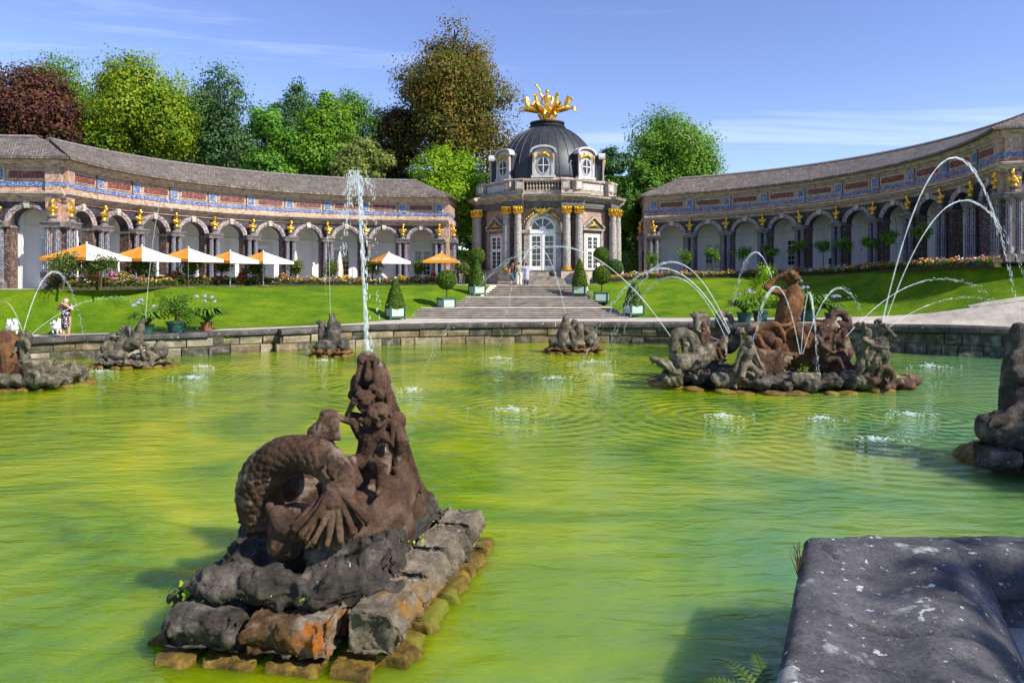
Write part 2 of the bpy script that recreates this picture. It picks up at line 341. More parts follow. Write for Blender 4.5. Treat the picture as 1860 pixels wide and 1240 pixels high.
MT['path'] = noisy('sand_path', [(0.28, (0.30,0.26,0.22)), (0.5, (0.44,0.39,0.335)), (0.74, (0.58,0.53,0.47))], 1.6, 0.95, 0.8, 40, detail=10)
MT['gravel'] = noisy('gravel', [(0.25, (0.22,0.21,0.20)), (0.75, (0.62,0.60,0.57))], 38, 0.95, 1.0, 45)

def shingle_mat():
    m, t, b = material('grey_wood_shingles'); c = t.nodes.new('ShaderNodeTexCoord')
    at = t.nodes.new('ShaderNodeAttribute'); at.attribute_name = 'run'   # x along the eave, y up the slope, metres
    br = t.nodes.new('ShaderNodeTexBrick'); lk(t, at.outputs['Vector'], br.inputs['Vector'])
    br.inputs['Scale'].default_value = 1.0; br.inputs['Brick Width'].default_value = 0.15; br.inputs['Row Height'].default_value = 0.16; br.inputs['Mortar Size'].default_value = 0.012
    br.inputs['Color1'].default_value = (0.17,0.140,0.115,1); br.inputs['Color2'].default_value = (0.42,0.37,0.32,1); br.inputs['Mortar'].default_value = (0.02,0.017,0.015,1); br.inputs['Bias'].default_value = -0.25
    n = ntex(t, 0.9, 7, 0.7); r = ramp(t, [(0.3, (0.55,0.52,0.50)), (0.7, (1.15,1.12,1.08))]); lk(t, n.outputs['Fac'], r.inputs[0])
    n2 = ntex(t, 9, 5, 0.7); r2 = ramp(t, [(0.35, (0.7,0.68,0.66)), (0.65, (1.1,1.1,1.1))]); lk(t, n2.outputs['Fac'], r2.inputs[0])
    cc = mix(t, 1.0, mix(t, 1.0, br.outputs['Color'], r.outputs[0], 'MULTIPLY'), r2.outputs[0], 'MULTIPLY')
    lk(t, cc, b.inputs['Base Color']); b.inputs['Roughness'].default_value = 0.62; b.inputs['Specular IOR Level'].default_value = 0.5
    ad = t.nodes.new('ShaderNodeMath'); ad.operation = 'ADD'; lk(t, br.outputs['Fac'], ad.inputs[0]); lk(t, n2.outputs['Fac'], ad.inputs[1])
    bump(t, b, ad.outputs[0], 0.7, 0.05); return m
MT['shingle'] = shingle_mat()

def lawn_mat():
    m, t, b = material('mown_lawn'); n = ntex(t, 0.6, 8, 0.68); r = ramp(t, [(0.28, (0.060,0.150,0.008)), (0.5, (0.135,0.255,0.010)), (0.74, (0.27,0.345,0.020))]); lk(t, n.outputs['Fac'], r.inputs[0])
    n2 = ntex(t, 7, 10, 0.8, stretch=(1,1,2.5)); r2 = ramp(t, [(0.32, (0.50,0.56,0.5)), (0.68, (1.28,1.2,1.05))]); lk(t, n2.outputs['Fac'], r2.inputs[0])
    lk(t, mix(t, 1.0, r.outputs[0], r2.outputs[0], 'MULTIPLY'), b.inputs['Base Color']); b.inputs['Roughness'].default_value = 0.9; b.inputs['Specular IOR Level'].default_value = 0.1
    n3 = ntex(t, 16, 10, 0.85); bump(t, b, n3.outputs['Fac'], 1.0, 0.12); return m
MT['lawn'] = lawn_mat()
def ground_mat():
    m, t, b = material('terrace_and_wood_floor'); c = t.nodes.new('ShaderNodeTexCoord')
    ln = t.nodes.new('ShaderNodeVectorMath'); ln.operation = 'DISTANCE'; lk(t, c.outputs['Object'], ln.inputs[0]); ln.inputs[1].default_value = (2, 36, 3)
    mr = t.nodes.new('ShaderNodeMapRange'); mr.inputs[1].default_value = 27; mr.inputs[2].default_value = 31; lk(t, ln.outputs['Value'], mr.inputs[0])
    n = ntex(t, 2.0, 8); r = ramp(t, [(0.3, (0.36,0.32,0.27)), (0.7, (0.52,0.47,0.40))]); lk(t, n.outputs['Fac'], r.inputs[0])
    r2 = ramp(t, [(0.3, (0.03,0.05,0.012)), (0.7, (0.07,0.10,0.02))]); lk(t, n.outputs['Fac'], r2.inputs[0])
    lk(t, mix(t, mr.outputs[0], r.outputs[0], r2.outputs[0]), b.inputs['Base Color']); b.inputs['Roughness'].default_value = 0.95
    n3 = ntex(t, 30, 6); bump(t, b, n3.outputs['Fac'], 0.5, 0.03); return m
MT['ground'] = ground_mat()

# where falling jets strike the pool: (x, y)
def W(px, py): d = CZ * FPX / (py - HZ); return ((px - 930) / FPX * d, d)
STRIKES = [W(935,745), W(1005,687), W(1075,658), W(365,666), W(350,686), W(1310,757), W(1490,761), W(1655,753), W(1585,799), W(750,709), W(903,651), W(1105,681), W(1690,666), W(180,675), W(590,655), W(130,671)]
def water_mat():
    m, t, b = material('green_pool_water'); c = t.nodes.new('ShaderNodeTexCoord')
    n = ntex(t, 0.22, 6, 0.6, dist=0.9); r = ramp(t, [(0.30, (0.045,0.118,0.006)), (0.42, (0.130,0.245,0.003)), (0.54, (0.245,0.340,0.002)), (0.68, (0.400,0.415,0.003))]); lk(t, n.outputs['Fac'], r.inputs[0])
    # the water colour shifts to milky teal towards the right-hand corner of the wall
    sx = t.nodes.new('ShaderNodeSeparateXYZ'); lk(t, c.outputs['Object'], sx.inputs[0])
    m1 = t.nodes.new('ShaderNodeMath'); m1.operation = 'MULTIPLY_ADD'; lk(t, sx.outputs['Y'], m1.inputs[0]); m1.inputs[1].default_value = -0.55; lk(t, sx.outputs['X'], m1.inputs[2])
    n5 = ntex(t, 0.35, 5, 0.6, dist=0.8); m2 = t.nodes.new('ShaderNodeMath'); m2.operation = 'MULTIPLY_ADD'; lk(t, n5.outputs['Fac'], m2.inputs[0]); m2.inputs[1].default_value = 9.0; lk(t, m1.outputs[0], m2.inputs[2])
    mr = t.nodes.new('ShaderNodeMapRange'); mr.inputs[1].default_value = -1.0; mr.inputs[2].default_value = 7.5; mr.inputs[3].default_value = 0.0; mr.inputs[4].default_value = 0.9; lk(t, m2.outputs[0], mr.inputs[0])
    lk(t, mix(t, mr.outputs[0], r.outputs[0], (0.100, 0.250, 0.120)), b.inputs['Base Color'])
    b.inputs['Roughness'].default_value = 0.02; b.inputs['IOR'].default_value = 1.333; b.inputs['Specular IOR Level'].default_value = 1.0
    b.inputs['Subsurface Weight'].default_value = 1.0; b.inputs['Subsurface Radius'].default_value = (0.8, 1.0, 0.6); b.inputs['Subsurface Scale'].default_value = 2.2
    b.inputs['Alpha'].default_value = 0.84
    w1 = ntex(t, 1.7, 3, 0.5, stretch=(0.55, 1.5, 1), dist=0.5); w2 = ntex(t, 6.0, 3, 0.55, stretch=(0.7, 1.3, 1)); w3 = ntex(t, 0.6, 2, 0.5, stretch=(0.8, 1.3, 1))
    def ma_(a, k, add):
        q = t.nodes.new('ShaderNodeMath'); q.operation = 'MULTIPLY_ADD'; lk(t, a, q.inputs[0]); q.inputs[1].default_value = k
        if add is None: q.inputs[2].default_value = 0
        else: lk(t, add, q.inputs[2])
        return q.outputs[0]
    h = ma_(w1.outputs['Fac'], 1.0, None); h = ma_(w2.outputs['Fac'], 0.20, h); h = ma_(w3.outputs['Fac'], 0.9, h)
    for i, (x, y) in enumerate(STRIKES[:12]):
        dd = t.nodes.new('ShaderNodeVectorMath'); dd.operation = 'DISTANCE'; lk(t, c.outputs['Object'], dd.inputs[0]); dd.inputs[1].default_value = (x, y, 0)
        fr = ma_(dd.outputs['Value'], 15.0 if y > 12 else 19.0, None); sn = t.nodes.new('ShaderNodeMath'); sn.operation = 'SINE'; lk(t, fr, sn.inputs[0])
        fall = t.nodes.new('ShaderNodeMapRange'); fall.inputs[1].default_value = 0.2; fall.inputs[2].default_value = 5.0; fall.inputs[3].default_value = 0.30; fall.inputs[4].default_value = 0.0; lk(t, dd.outputs['Value'], fall.inputs[0])
        ml = t.nodes.new('ShaderNodeMath'); ml.operation = 'MULTIPLY_ADD'; lk(t, sn.outputs[0], ml.inputs[0]); lk(t, fall.outputs[0], ml.inputs[1]); lk(t, h, ml.inputs[2]); h = ml.outputs[0]
    bump(t, b, h, 0.75, 0.085); return m
MT['water'] = water_mat()
def jet_mat():
    m, t, b = material('white_jet_water'); b.inputs['Base Color'].default_value = (0.88, 0.93, 0.97, 1); b.inputs['Roughness'].default_value = 0.12; b.inputs['IOR'].default_value = 1.33
    tr = t.nodes.new('ShaderNodeBsdfTranslucent'); tr.inputs['Color'].default_value = (0.85, 0.90, 0.95, 1)
    tp = t.nodes.new('ShaderNodeBsdfTransparent')
    n = ntex(t, 22, 4, 0.6); r = ramp(t, [(0.35, (0.30,)*3), (0.65, (0.78,)*3)]); lk(t, n.outputs['Fac'], r.inputs[0])
    m1 = t.nodes.new('ShaderNodeMixShader'); m1.inputs[0].default_value = 0.4; lk(t, b.outputs[0], m1.inputs[1]); lk(t, tr.outputs[0], m1.inputs[2])
    m2 = t.nodes.new('ShaderNodeMixShader'); lk(t, r.outputs[0], m2.inputs[0]); lk(t, m1.outputs[0], m2.inputs[1]); lk(t, tp.outputs[0], m2.inputs[2])
    lk(t, m2.outputs[0], t.nodes['Material Output'].inputs['Surface']); return m
MT['jet'] = jet_mat()
def dress_mat():
    m, t, b = material('dotted_dress'); v = vtex(t, 13); r = ramp(t, [(0.30, (0.72,0.66,0.66)), (0.36, (0.045,0.02,0.045))]); lk(t, v.outputs['Distance'], r.inputs[0])
    lk(t, r.outputs[0], b.inputs['Base Color']); b.inputs['Roughness'].default_value = 0.85; return m
MT['dress'] = dress_mat()
# ---------------------------------------------------------------- ground, pool, paths, lawns, stairs
def smooth_line(pts, n=14):
    """Catmull-Rom through points of any dimension"""
    p = [np.array(q, float) for q in pts]; out = []
    for i in range(len(p) - 1):
        a, b, c, d = p[max(i-1, 0)], p[i], p[i+1], p[min(i+2, len(p)-1)]
        for k in range(n):
            t = k / n
            out.append(0.5*((2*b) + (c-a)*t + (2*a-5*b+4*c-d)*t*t + (3*b-a-3*c+d)*t**3))
    out.append(p[-1]); return np.array(out)
def resample(line, n):
    L = np.r_[0, np.cumsum(np.linalg.norm(np.diff(line[:, :2], axis=0), axis=1))]
    t = np.linspace(0, L[-1], n)
    return np.stack([np.interp(t, L, line[:, k]) for k in range(line.shape[1])], 1)
class Line:
    def __init__(s, pts, sharp=False):
        s.p = np.array(pts, float) if sharp else smooth_line(pts)
        s.L = np.r_[0, np.cumsum(np.linalg.norm(np.diff(s.p[:, :2], axis=0), axis=1))]; s.len = s.L[-1]
    def at(s, a):
        q = [np.interp(a, s.L, s.p[:, k]) for k in range(s.p.shape[1])]
        e = 0.15; a0, a1 = max(0, a-e), min(s.len, a+e)
        t = np.array([np.interp(a1, s.L, s.p[:, k]) - np.interp(a0, s.L, s.p[:, k]) for k in (0, 1)]); t /= np.linalg.norm(t) + 1e-9
        return np.array(q), t
# far pool edge, left to right: x, y, top height of the wall
FAR = [(-27.5, 17, 1.0), (-24.5, 25.2, 1.0), (-19.8, 30.6, 1.0), (-16.2, 32.0, 1.02), (-13.4, 33.0, 1.05), (-11.2, 34.0, 1.06), (-8.1, 36.3, 1.06), (-5.2, 37.6, 1.06), (-1, 38.5, 1.07), (2.1, 38.7, 1.08),
       (5.6, 38.2, 1.12), (9.5, 37.0, 1.2), (14, 35.6, 1.27), (18.2, 33.7, 1.34), (20.2, 32.3, 1.4), (22.6, 30.9, 1.36), (26.2, 26.4, 1.3), (28.2, 18, 1.2)]
far = Line(FAR)
def recess(a):
    x = far.at(a)[0][0]
    return -0.55 if -13.35 < x < -11.2 else 0.0          # the stretch of wall set back between two corners
def wall_map(a, n, z):
    q, t = far.at(a); nx, ny = -t[1], t[0]; n2 = n            # n grows away from the pool
    return (q[0] + nx*n2, q[1] + ny*n2, z * q[2] / 1.05 if z > 0 else z)
pw = empty('pool_wall', (0, 0, 0)); tag(pw, 'long weathered stone wall with dark coping round the far side of the green pool', 'wall')
rw = random.Random(3)
def stone_box(m, a0, a1, n0, n1, z0, z1, mat, name, parent, jit=0.02, rnd=0.03, k=2):
    """a block with worn, chamfered front edges; n0 is the face towards the pool"""
    b = MB(); j = lambda: rw.uniform(-jit, jit)
    f0 = n0 + j(); c = rnd
    pr = [(n1, z0), (f0 + c*0.8, z0), (f0, z0 + c), (f0 + j()*0.9 - .02, (z0+z1)/2 + j()*2), (f0 + j()*0.9, z1 - c), (f0 + c*0.8, z1), (n1, z1)]
    b.sweep(m, pr, [a0 + c*0.3 + (a1 - a0 - c*0.6)*i/k for i in range(k+1)])
    o = b.build(name, mat, parent); return o
b = MB()   # mortar core behind the blocks
ss = [far.len*i/120 for i in range(121)]
for i in range(120):
    r_ = 0.55 if recess((ss[i]+ss[i+1])/2) < 0 else 0.0
    b.sweep(wall_map, [(0.09 + r_, -1.3), (0.62 + r_*0.5, -1.3), (0.62 + r_*0.5, 0.80), (0.09 + r_, 0.80)], [ss[i], ss[i+1]])
b.build('wall_core', MT['mortar'], pw)
blocks = [MT['block_a'], MT['block_a'], MT['block_b'], MT['block_c']]
for row, (z0, z1) in enumerate(((-0.25, 0.36), (0.38, 0.765))):
    a = 6.0 + rw.uniform(0, .5)
    while a < far.len - 6.5:
        ln = rw.uniform(0.6, 1.7); x = far.at(a + ln/2)[0][0]; r_ = -recess(a + ln/2)
        mats = blocks if x < -3 else [MT['block_c'], MT['block_c'], MT['block_b']]
        if x > 17: mats = [MT['block_c'], MT['block_a'], MT['block_c']]
        stone_box(wall_map, a, a + ln - 0.025, 0.02 + r_, 0.4 + r_, z0, z1, rw.choice(mats), 'block', pw, 0.05, 0.05)
        a += ln
a = 0.0
while a < far.len - 0.4:
    ln = min(rw.uniform(1.1, 1.9), far.len - a); r_ = -recess(a + ln/2)
    bb = MB(); w0 = -0.10 + r_
    bb.sweep(wall_map, [(0.95, 0.78), (w0 + 0.06, 0.78), (w0, 0.84), (w0, 0.97), (w0 + 0.05, 1.035), (w0 + 0.14, 1.05), (0.95, 1.045 + rw.uniform(-.006, .006))], [a + 0.012 + (ln - 0.024)*i/3 for i in range(4)])
    bb.build('coping_stone', MT['coping'], pw); a += ln

# the pool floor and the water
poly = [tuple(p[:2]) for p in resample(far.p, 60)] + [(27.6, 12), (20, 7.9), (3.2, 7.42), (1.2, 3.4), (-0.6, 0.2), (-6, -3.5), (-16, -2), (-24, 5)]
cx_, cy_ = 0.0, 18.0
b = MB(); n = len(poly); b.add([(x, y, -1.1) for x, y in poly] + [(x, y, 0.3) for x, y in poly], [tuple(range(n))])
o = b.build('pool_floor', noisy('pool_floor_silt', [(0.3, (0.07,0.10,0.012)), (0.7, (0.16,0.19,0.02))], 1.2, 0.95)); tag(o, kind='structure')
b = MB(); vs = [(x + (x-cx_)/math.hypot(x-cx_, y-cy_)*0.35, y + (y-cy_)/math.hypot(x-cx_, y-cy_)*0.35, 0) for x, y in poly]
lo_ = [(x, y, -1.05) for x, y, z in vs]; b.add(vs + lo_, [tuple(range(n)), tuple(range(2*n-1, n-1, -1))] + [(i, (i+1) % n, n + (i+1) % n, n + i) for i in range(n)]); o = b.build('water', MT['water']); tag(o, 'green pool water with ripples', kind='structure')

# lawn edges (x, y, z): lower edge along the path, upper edge along the flower beds
L_LOW = [(-46, 30, 1.0), (-32, 31.4, 1.0), (-22.8, 32.2, 1.0), (-18.4, 32.9, 1.02), (-14.2, 34.8, 1.05), (-9.4, 37.6, 1.07), (-7.6, 40.2, 1.08), (-6.1, 42.6, 1.1)]
CLX, CLY, CLR = -5.856, 39.115, 17.885
CRX, CRY, CRR = 8.536, 42.572, 17.746
def lbed(adeg, r=15.1): return (CLX + r*math.sin(R(adeg)), CLY + r*math.cos(R(adeg)))
L_UP = [(-46, 37.0, 2.9), (-32, 35.6, 2.95), (-24.6, 34.6, 2.97), (-21.6, 34.9, 2.96), (*lbed(-97, 14.1), 2.95), (*lbed(-82, 13.7), 2.94), (*lbed(-66, 13.6), 2.92), (*lbed(-45, 13.6), 2.88), (*lbed(-20, 13.7), 2.86), (*lbed(3, 13.9), 2.88), (-1.6, 53.0, 2.88)]
R_LOW = [(6.75, 42.8, 1.1), (8.6, 41.8, 1.17), (12.5, 40.5, 1.25), (16.3, 38.5, 1.38), (18.6, 36.6, 1.58), (20.2, 35.0, 1.80), (22.5, 33.1, 2.32), (24.6, 32.2, 2.6), (32, 28, 3.0), (42, 20, 3.2)]
R_UP = [(5.6, 53.0, 2.92), (8, 53.8, 3.1), (10.6, 54.4, 3.3), (15.4, 54.6, 3.39), (18.8, 52.4, 3.48), (21.1, 48.6, 3.6), (21.3, 44, 3.74), (21.7, 39.4, 3.91), (22.7, 36.7, 4.0), (23.7, 34.9, 4.05), (26, 33.6, 4.0), (34, 31, 3.8), (44, 24, 3.6)]
def loft(name, lo, up, mat, nu=90, nv=22, prof=None, bulge=None, edge=lambda u: 0, pull=0.0):
    A, B = resample(smooth_line(lo), nu), resample(smooth_line(up), nu); vs = []; fs = []
    for i in range(nu):
        for j in range(nv):
            v = j/(nv-1); p = A[i]*(1-v) + B[i]*v; h = prof(v)*(1-edge(i/(nu-1))) + v*edge(i/(nu-1))
            z = A[i][2]*(1-h) + B[i][2]*h + (bulge(i/(nu-1), v) if bulge else 0)
            ed = edge(i/(nu-1)); p = p + np.array([pull*math.sin(PI*v)*ed, 0, 0]); z -= 0.16*ed*math.sin(PI*v)
            if 0 < v < 1: z += 0.03*mnoise.noise(Vector((p[0]*0.5, p[1]*0.5, 0)))
            vs.append((p[0], p[1], z))
    for i in range(nu-1):
        for j in range(nv-1): fs.append((i*nv+j, (i+1)*nv+j, (i+1)*nv+j+1, i*nv+j+1))
    b = MB(); b.add(vs, fs); return b.build(name, mat, smooth='all')
bank = lambda v: 0.62*v + 0.38*(v*v*(3-2*v))
o = loft('lawn', L_LOW, L_UP, MT['lawn'], prof=lambda v: 0.35*v + 0.65*math.sin(min(1, v*1.15)*PI/2)**1.5 if v < 1 else 1.0, bulge=lambda u, v: 0.05*math.sin(PI*v)*(u < .9), edge=lambda u: max(0, (u-.86)/.14)**1.5, pull=0.95); tag(o, kind='structure')
def rb(u, v):
    k = max(0, 1 - ((u-0.62)/0.25)**2); return 0.55*k*math.sin(PI*min(1, v**.75))**1.2 - 0.15*max(0, 1-u*3)*math.sin(PI*v)
o = loft('lawn', R_LOW, R_UP, MT['lawn'], prof=lambda v: v*v*(3-2*v)*0.6 + v*0.4, bulge=rb, edge=lambda u: max(0, 1-u/.12), pull=-0.65); tag(o, kind='structure')
# the sandy path round the far side of the pool
fo = resample(np.array([[*wall_map(a, 0.55, 1.0)[:2], far.at(a)[0][2] - 0.012] for a in np.linspace(0, far.len, 160)]), 160)
outer = np.array([(-46, 20, 0.9)] + L_LOW + [(-2, 43.2, 1.06), (3, 43.5, 1.06)] + R_LOW[:-1] + [(45, 14, 2.6)]); outer[:, 2] -= 0.004
outer = smooth_line(outer); oc = []
for p in fo:   # match each inner point with the outer point lying in the same direction from the pool centre
    th = math.atan2(p[0], p[1] - 5); aa = np.arctan2(outer[:, 0], outer[:, 1] - 5); oc.append(outer[np.argmin(np.abs(aa - th))])
b = MB(); vs = []; fs = []; m_ = 9
for p, q in zip(fo, oc):
    for j in range(m_):
        v = j/(m_-1); w = p*(1-v) + np.array(q)*v
        if j == m_-1: w = w + (w-p)/max(1e-6, np.linalg.norm(w-p))*0.35; w[2] -= 0.02
        vs.append(w)
for i in range(len(fo)-1):
    for j in range(m_-1): fs.append((i*m_+j, (i+1)*m_+j, (i+1)*m_+j+1, i*m_+j+1))
b.add(vs, fs); o = b.build('path', MT['path'], smooth='all'); tag(o, kind='structure')
# ground sheet: terraces behind the beds, then wood floor out to the horizon
inner = np.concatenate([smooth_line(L_UP), smooth_line(R_UP), np.array([(40, 10, 2.0), (30, -6, 0.6), (8, -14, 0.5), (-20, -12, 0.5), (-44, 4, 0.8), (-50, 20, 1.2), (-46, 37.0, 2.9)])])
inner = resample(inner, 300); vs = []; fs = []
rings = [0, 1.2, 3, 6, 10, 16, 26, 45, 90, 200, 500, 1500]
for k, rr in enumerate(rings):
    for p in inner:
        d = np.array([p[0]-2, p[1]-32]); d = d/np.linalg.norm(d); h = min(1, max(0, (rr-10)/20))
        vs.append((p[0] + d[0]*rr, p[1] + d[1]*rr, (p[2]-0.01)*(1-h) + 2.6*h))
m_ = len(inner)
for k in range(len(rings)-1):
    for i in range(m_-1): fs.append((k*m_+i, k*m_+i+1, (k+1)*m_+i+1, (k+1)*m_+i))
b = MB(); b.add(vs, fs); o = b.build('ground', MT['ground'], smooth='all'); tag(o, kind='structure')

# garden stairs: three flights, each step its own slab
st = empty('stairs', (0, 0, 0)); tag(st, 'three broad flights of low stone steps climbing to the domed pavilion', kind='structure')
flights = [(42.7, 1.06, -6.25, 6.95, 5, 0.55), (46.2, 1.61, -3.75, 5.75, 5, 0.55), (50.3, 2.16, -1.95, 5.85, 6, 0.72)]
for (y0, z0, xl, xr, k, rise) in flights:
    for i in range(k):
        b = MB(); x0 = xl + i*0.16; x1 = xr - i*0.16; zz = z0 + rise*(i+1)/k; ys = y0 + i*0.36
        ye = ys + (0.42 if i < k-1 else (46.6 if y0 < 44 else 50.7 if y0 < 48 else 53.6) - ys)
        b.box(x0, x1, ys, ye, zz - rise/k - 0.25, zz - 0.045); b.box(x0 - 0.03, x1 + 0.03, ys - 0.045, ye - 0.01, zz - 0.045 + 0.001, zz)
        o = b.build('step', MT['riser'], st); o.data.materials.append(MT['tread']); o.data.polygons.foreach_set('material_index', [0]*6 + [1]*6)  # two colours paint in shaded risers and sunlit treads
for (yl, xl, xr, z) in ((44.6, -6.6, 7.3, 1.2), (48.2, -4.3, 6.2, 1.75)): pass

# ---------------------------------------------------------------- the near corner of the pool wall, bottom right
nw = empty('near_pool_wall', (3, 7, 0)); tag(nw, 'dark rounded coping of the near pool wall, spotted with pale lichen, in the foreground', 'wall')
def near_stone(name, p0, p1, prof, k, sag=0.0, jag=0.0, seed=0):
    """sweeps a profile (distance from the pool edge, height) from p0 to p1; worn by noise"""
    p0, p1 = np.array(p0, float), np.array(p1, float); t = (p1-p0)/np.linalg.norm(p1-p0); nr = np.array([t[1], -t[0]])
    vs = []; fs = []; pr = resample(smooth_line(prof, 10), 110); n = len(pr)
    for i in range(k):
        f = i/(k-1)
        for q in pr:
            e = min(f, 1-f)*np.linalg.norm(p1-p0); edge = -0.045*max(0, 1-e/0.06)**2*(1 + .6*mnoise.noise(Vector((q[0]*6, i*.02, seed))))
            bow = jag*math.sin(q[0]*3.1+seed)*0.5
            x = p0 + (p1-p0)*f + nr*q[0] + t*bow
            z = q[1] + edge + 0.030*mnoise.noise(Vector((x[0]*2.3, x[1]*2.3, seed))) + 0.014*mnoise.noise(Vector((x[0]*8, x[1]*8, seed+3))) + 0.006*mnoise.noise(Vector((x[0]*26, x[1]*26, seed+6))) + sag*math.sin(PI*f)
            vs.append((x[0]-3, x[1]-7, z))
    for i in range(k-1):
        for j in range(n-1): fs.append((i*n+j, (i+1)*n+j, (i+1)*n+j+1, i*n+j+1))
    fs.append(tuple(range(n))); fs.append(tuple((k-1)*n + j for j in range(n)))
    b = MB(); b.add(vs, fs); return b.build(name, MT['near_coping'], nw, smooth=True)
PROF = [(0.10, -0.6), (0.03, 0.3), (0.0, 0.86), (0.05, 0.985), (0.16, 1.02), (0.42, 1.0), (0.62, 0.965), (0.82, 0.985), (1.02, 1.055), (1.22, 1.06), (1.42, 0.99), (1.60, 0.83), (1.70, 0.62), (1.72, 0.40), (1.70, 0.1)]
PROF2 = [(0.10, -0.6), (0.03, 0.3), (0.0, 0.92), (0.05, 1.005), (0.14, 1.025), (0.22, 1.02), (0.36, 1.06), (0.56, 1.05), (0.72, 0.96), (0.80, 0.82), (0.78, 0.70), (0.70, 0.62), (0.70, 0.50), (0.76, 0.44), (0.76, 0.2)]
d_ = np.array([1.30, 2.70]); d_ /= np.linalg.norm(d_); c0 = np.array([3.02, 7.42])
near_stone('coping_stone', c0 - d_*1.72, c0, PROF, 90, jag=0.10, seed=1.0)
near_stone('coping_stone', c0 - d_*4.2, c0 - d_*1.735, PROF, 120, jag=0.10, seed=1.0)
near_stone('coping_stone', c0 - d_*7.2, c0 - d_*4.215, PROF, 56, jag=0.10, seed=1.0)
near_stone('coping_stone', (3.05, 7.44), (5.9, 7.46), PROF2, 50, seed=2.0)
near_stone('coping_stone', (5.91, 7.46), (9.2, 7.55), PROF2, 46, seed=3.0)
near_stone('coping_stone', (9.21, 7.55), (13, 7.75), PROF2, 40, seed=4.0)
b = MB(); b.add([(3.2, 6.9, 0.42), (30, 8.2, 0.42), (40, -10, 0.45), (-6, -14, 0.45), (-2.5, -2.0, 0.42), (2.2, 4.2, 0.42)], [(0, 1, 2, 3, 4, 5)]); o = b.build('gravel', MT['gravel']); tag(o, kind='structure')
# ---------------------------------------------------------------- the two curved arcade wings
def bust_mesh(v):
    S = MB(); tilt = (0.10, -0.16, 0.0, 0.18)[v]
    S.limb([(0, 0, 0.06), (0, 0, 0.16)], [0.13, 0.10]); S.ell((0, 0, 0.03), (0.15, 0.13, 0.05))
    S.ell((0, 0.0, 0.30), (0.235, 0.135, 0.165)); S.ell((0, -0.06, 0.28), (0.16, 0.10, 0.13))
    S.ell((-0.19, 0.0, 0.35), (0.085, 0.10, 0.10)); S.ell((0.19, 0.0, 0.35), (0.085, 0.10, 0.10))
    S.limb([(0, 0.0, 0.40), (tilt*0.15, -0.01, 0.56)], [0.075, 0.062])
    h = Vector((tilt*0.3, -0.03, 0.66)); S.ell(h, (0.085, 0.10, 0.115)); S.ell(h + Vector((tilt*0.35, -0.095, -0.005)), (0.018, 0.035, 0.03)); S.ell(h + Vector((0, -0.06, -0.075)), (0.045, 0.045, 0.035))
    if v == 0: S.ell(h + Vector((0, 0.03, 0.07)), (0.10, 0.115, 0.08)); S.ell(h + Vector((0, 0.09, -0.08)), (0.08, 0.05, 0.12))
    if v == 1: S.ell(h + Vector((0, 0.02, 0.10)), (0.09, 0.11, 0.07)); S.limb([h + Vector((0, -0.06, 0.12)), h + Vector((0, 0.02, 0.19)), h + Vector((0, 0.11, 0.12))], [0.025, 0.035, 0.03])
    if v == 2:
        for a in range(8): S.ell(h + Vector((0.08*math.cos(a*PI/4), 0.09*math.sin(a*PI/4) + 0.01, 0.075)), 0.042)
        S.ell(h + Vector((0, 0.0, 0.09)), (0.07, 0.08, 0.05))
    if v == 3: S.ell(h + Vector((0, 0.02, 0.06)), (0.10, 0.11, 0.08)); S.ell(h + Vector((0, -0.07, -0.10)), (0.05, 0.05, 0.07))
    S.limb([(-0.22, -0.05, 0.38), (-0.05, -0.15, 0.26), (0.14, -0.13, 0.20)], [0.045, 0.04, 0.035]); S.limb([(0.2, -0.06, 0.36), (0.06, -0.15, 0.22)], [0.04, 0.03])
    o = fuse(S, 'bust_%d' % v, MT['gold'], voxel=0.018, smooth=2); me = o.data; bpy.data.objects.remove(o); return me
BUST = [bust_mesh(v) for v in range(4)]
def column_meshes():
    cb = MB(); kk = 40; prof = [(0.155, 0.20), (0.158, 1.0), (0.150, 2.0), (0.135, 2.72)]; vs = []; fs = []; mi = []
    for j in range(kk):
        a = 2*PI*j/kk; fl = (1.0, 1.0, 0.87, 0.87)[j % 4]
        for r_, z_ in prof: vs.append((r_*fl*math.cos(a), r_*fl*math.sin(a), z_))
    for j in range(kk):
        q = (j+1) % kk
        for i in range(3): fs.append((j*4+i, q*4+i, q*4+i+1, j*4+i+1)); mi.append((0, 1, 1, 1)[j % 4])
    c = bpy.data.meshes.new('column'); c.from_pydata(vs, [], fs); c.materials.append(MT['mos_col']); c.materials.append(MT['mos_flute']); c.polygons.foreach_set('material_index', mi); c.update()
    b = MB().lathe([(0.20, 0.0), (0.20, 0.07), (0.19, 0.10), (0.165, 0.13), (0.185, 0.16), (0.16, 0.20)], 16); b.box(-0.21, 0.21, -0.21, 0.21, -0.42, 0.001)
    bm_ = b.mesh('column_base', MT['impost'], True)
    k = MB().lathe([(0.136, 2.72), (0.15, 2.75), (0.138, 2.78), (0.145, 2.82), (0.19, 2.86), (0.19, 2.87)], 16); k.box(-0.2, 0.2, -0.2, 0.2, 2.87, 2.91)
    return c, bm_, k.mesh('capital', MT['impost'], True)
COLM = column_meshes()
PED = MB().lathe([(0.27, 0.0), (0.27, 0.04), (0.20, 0.07), (0.17, 0.16), (0.22, 0.22), (0.25, 0.25), (0.25, 0.30)], 12).mesh('bust_pedestal', MT['impost'], True)

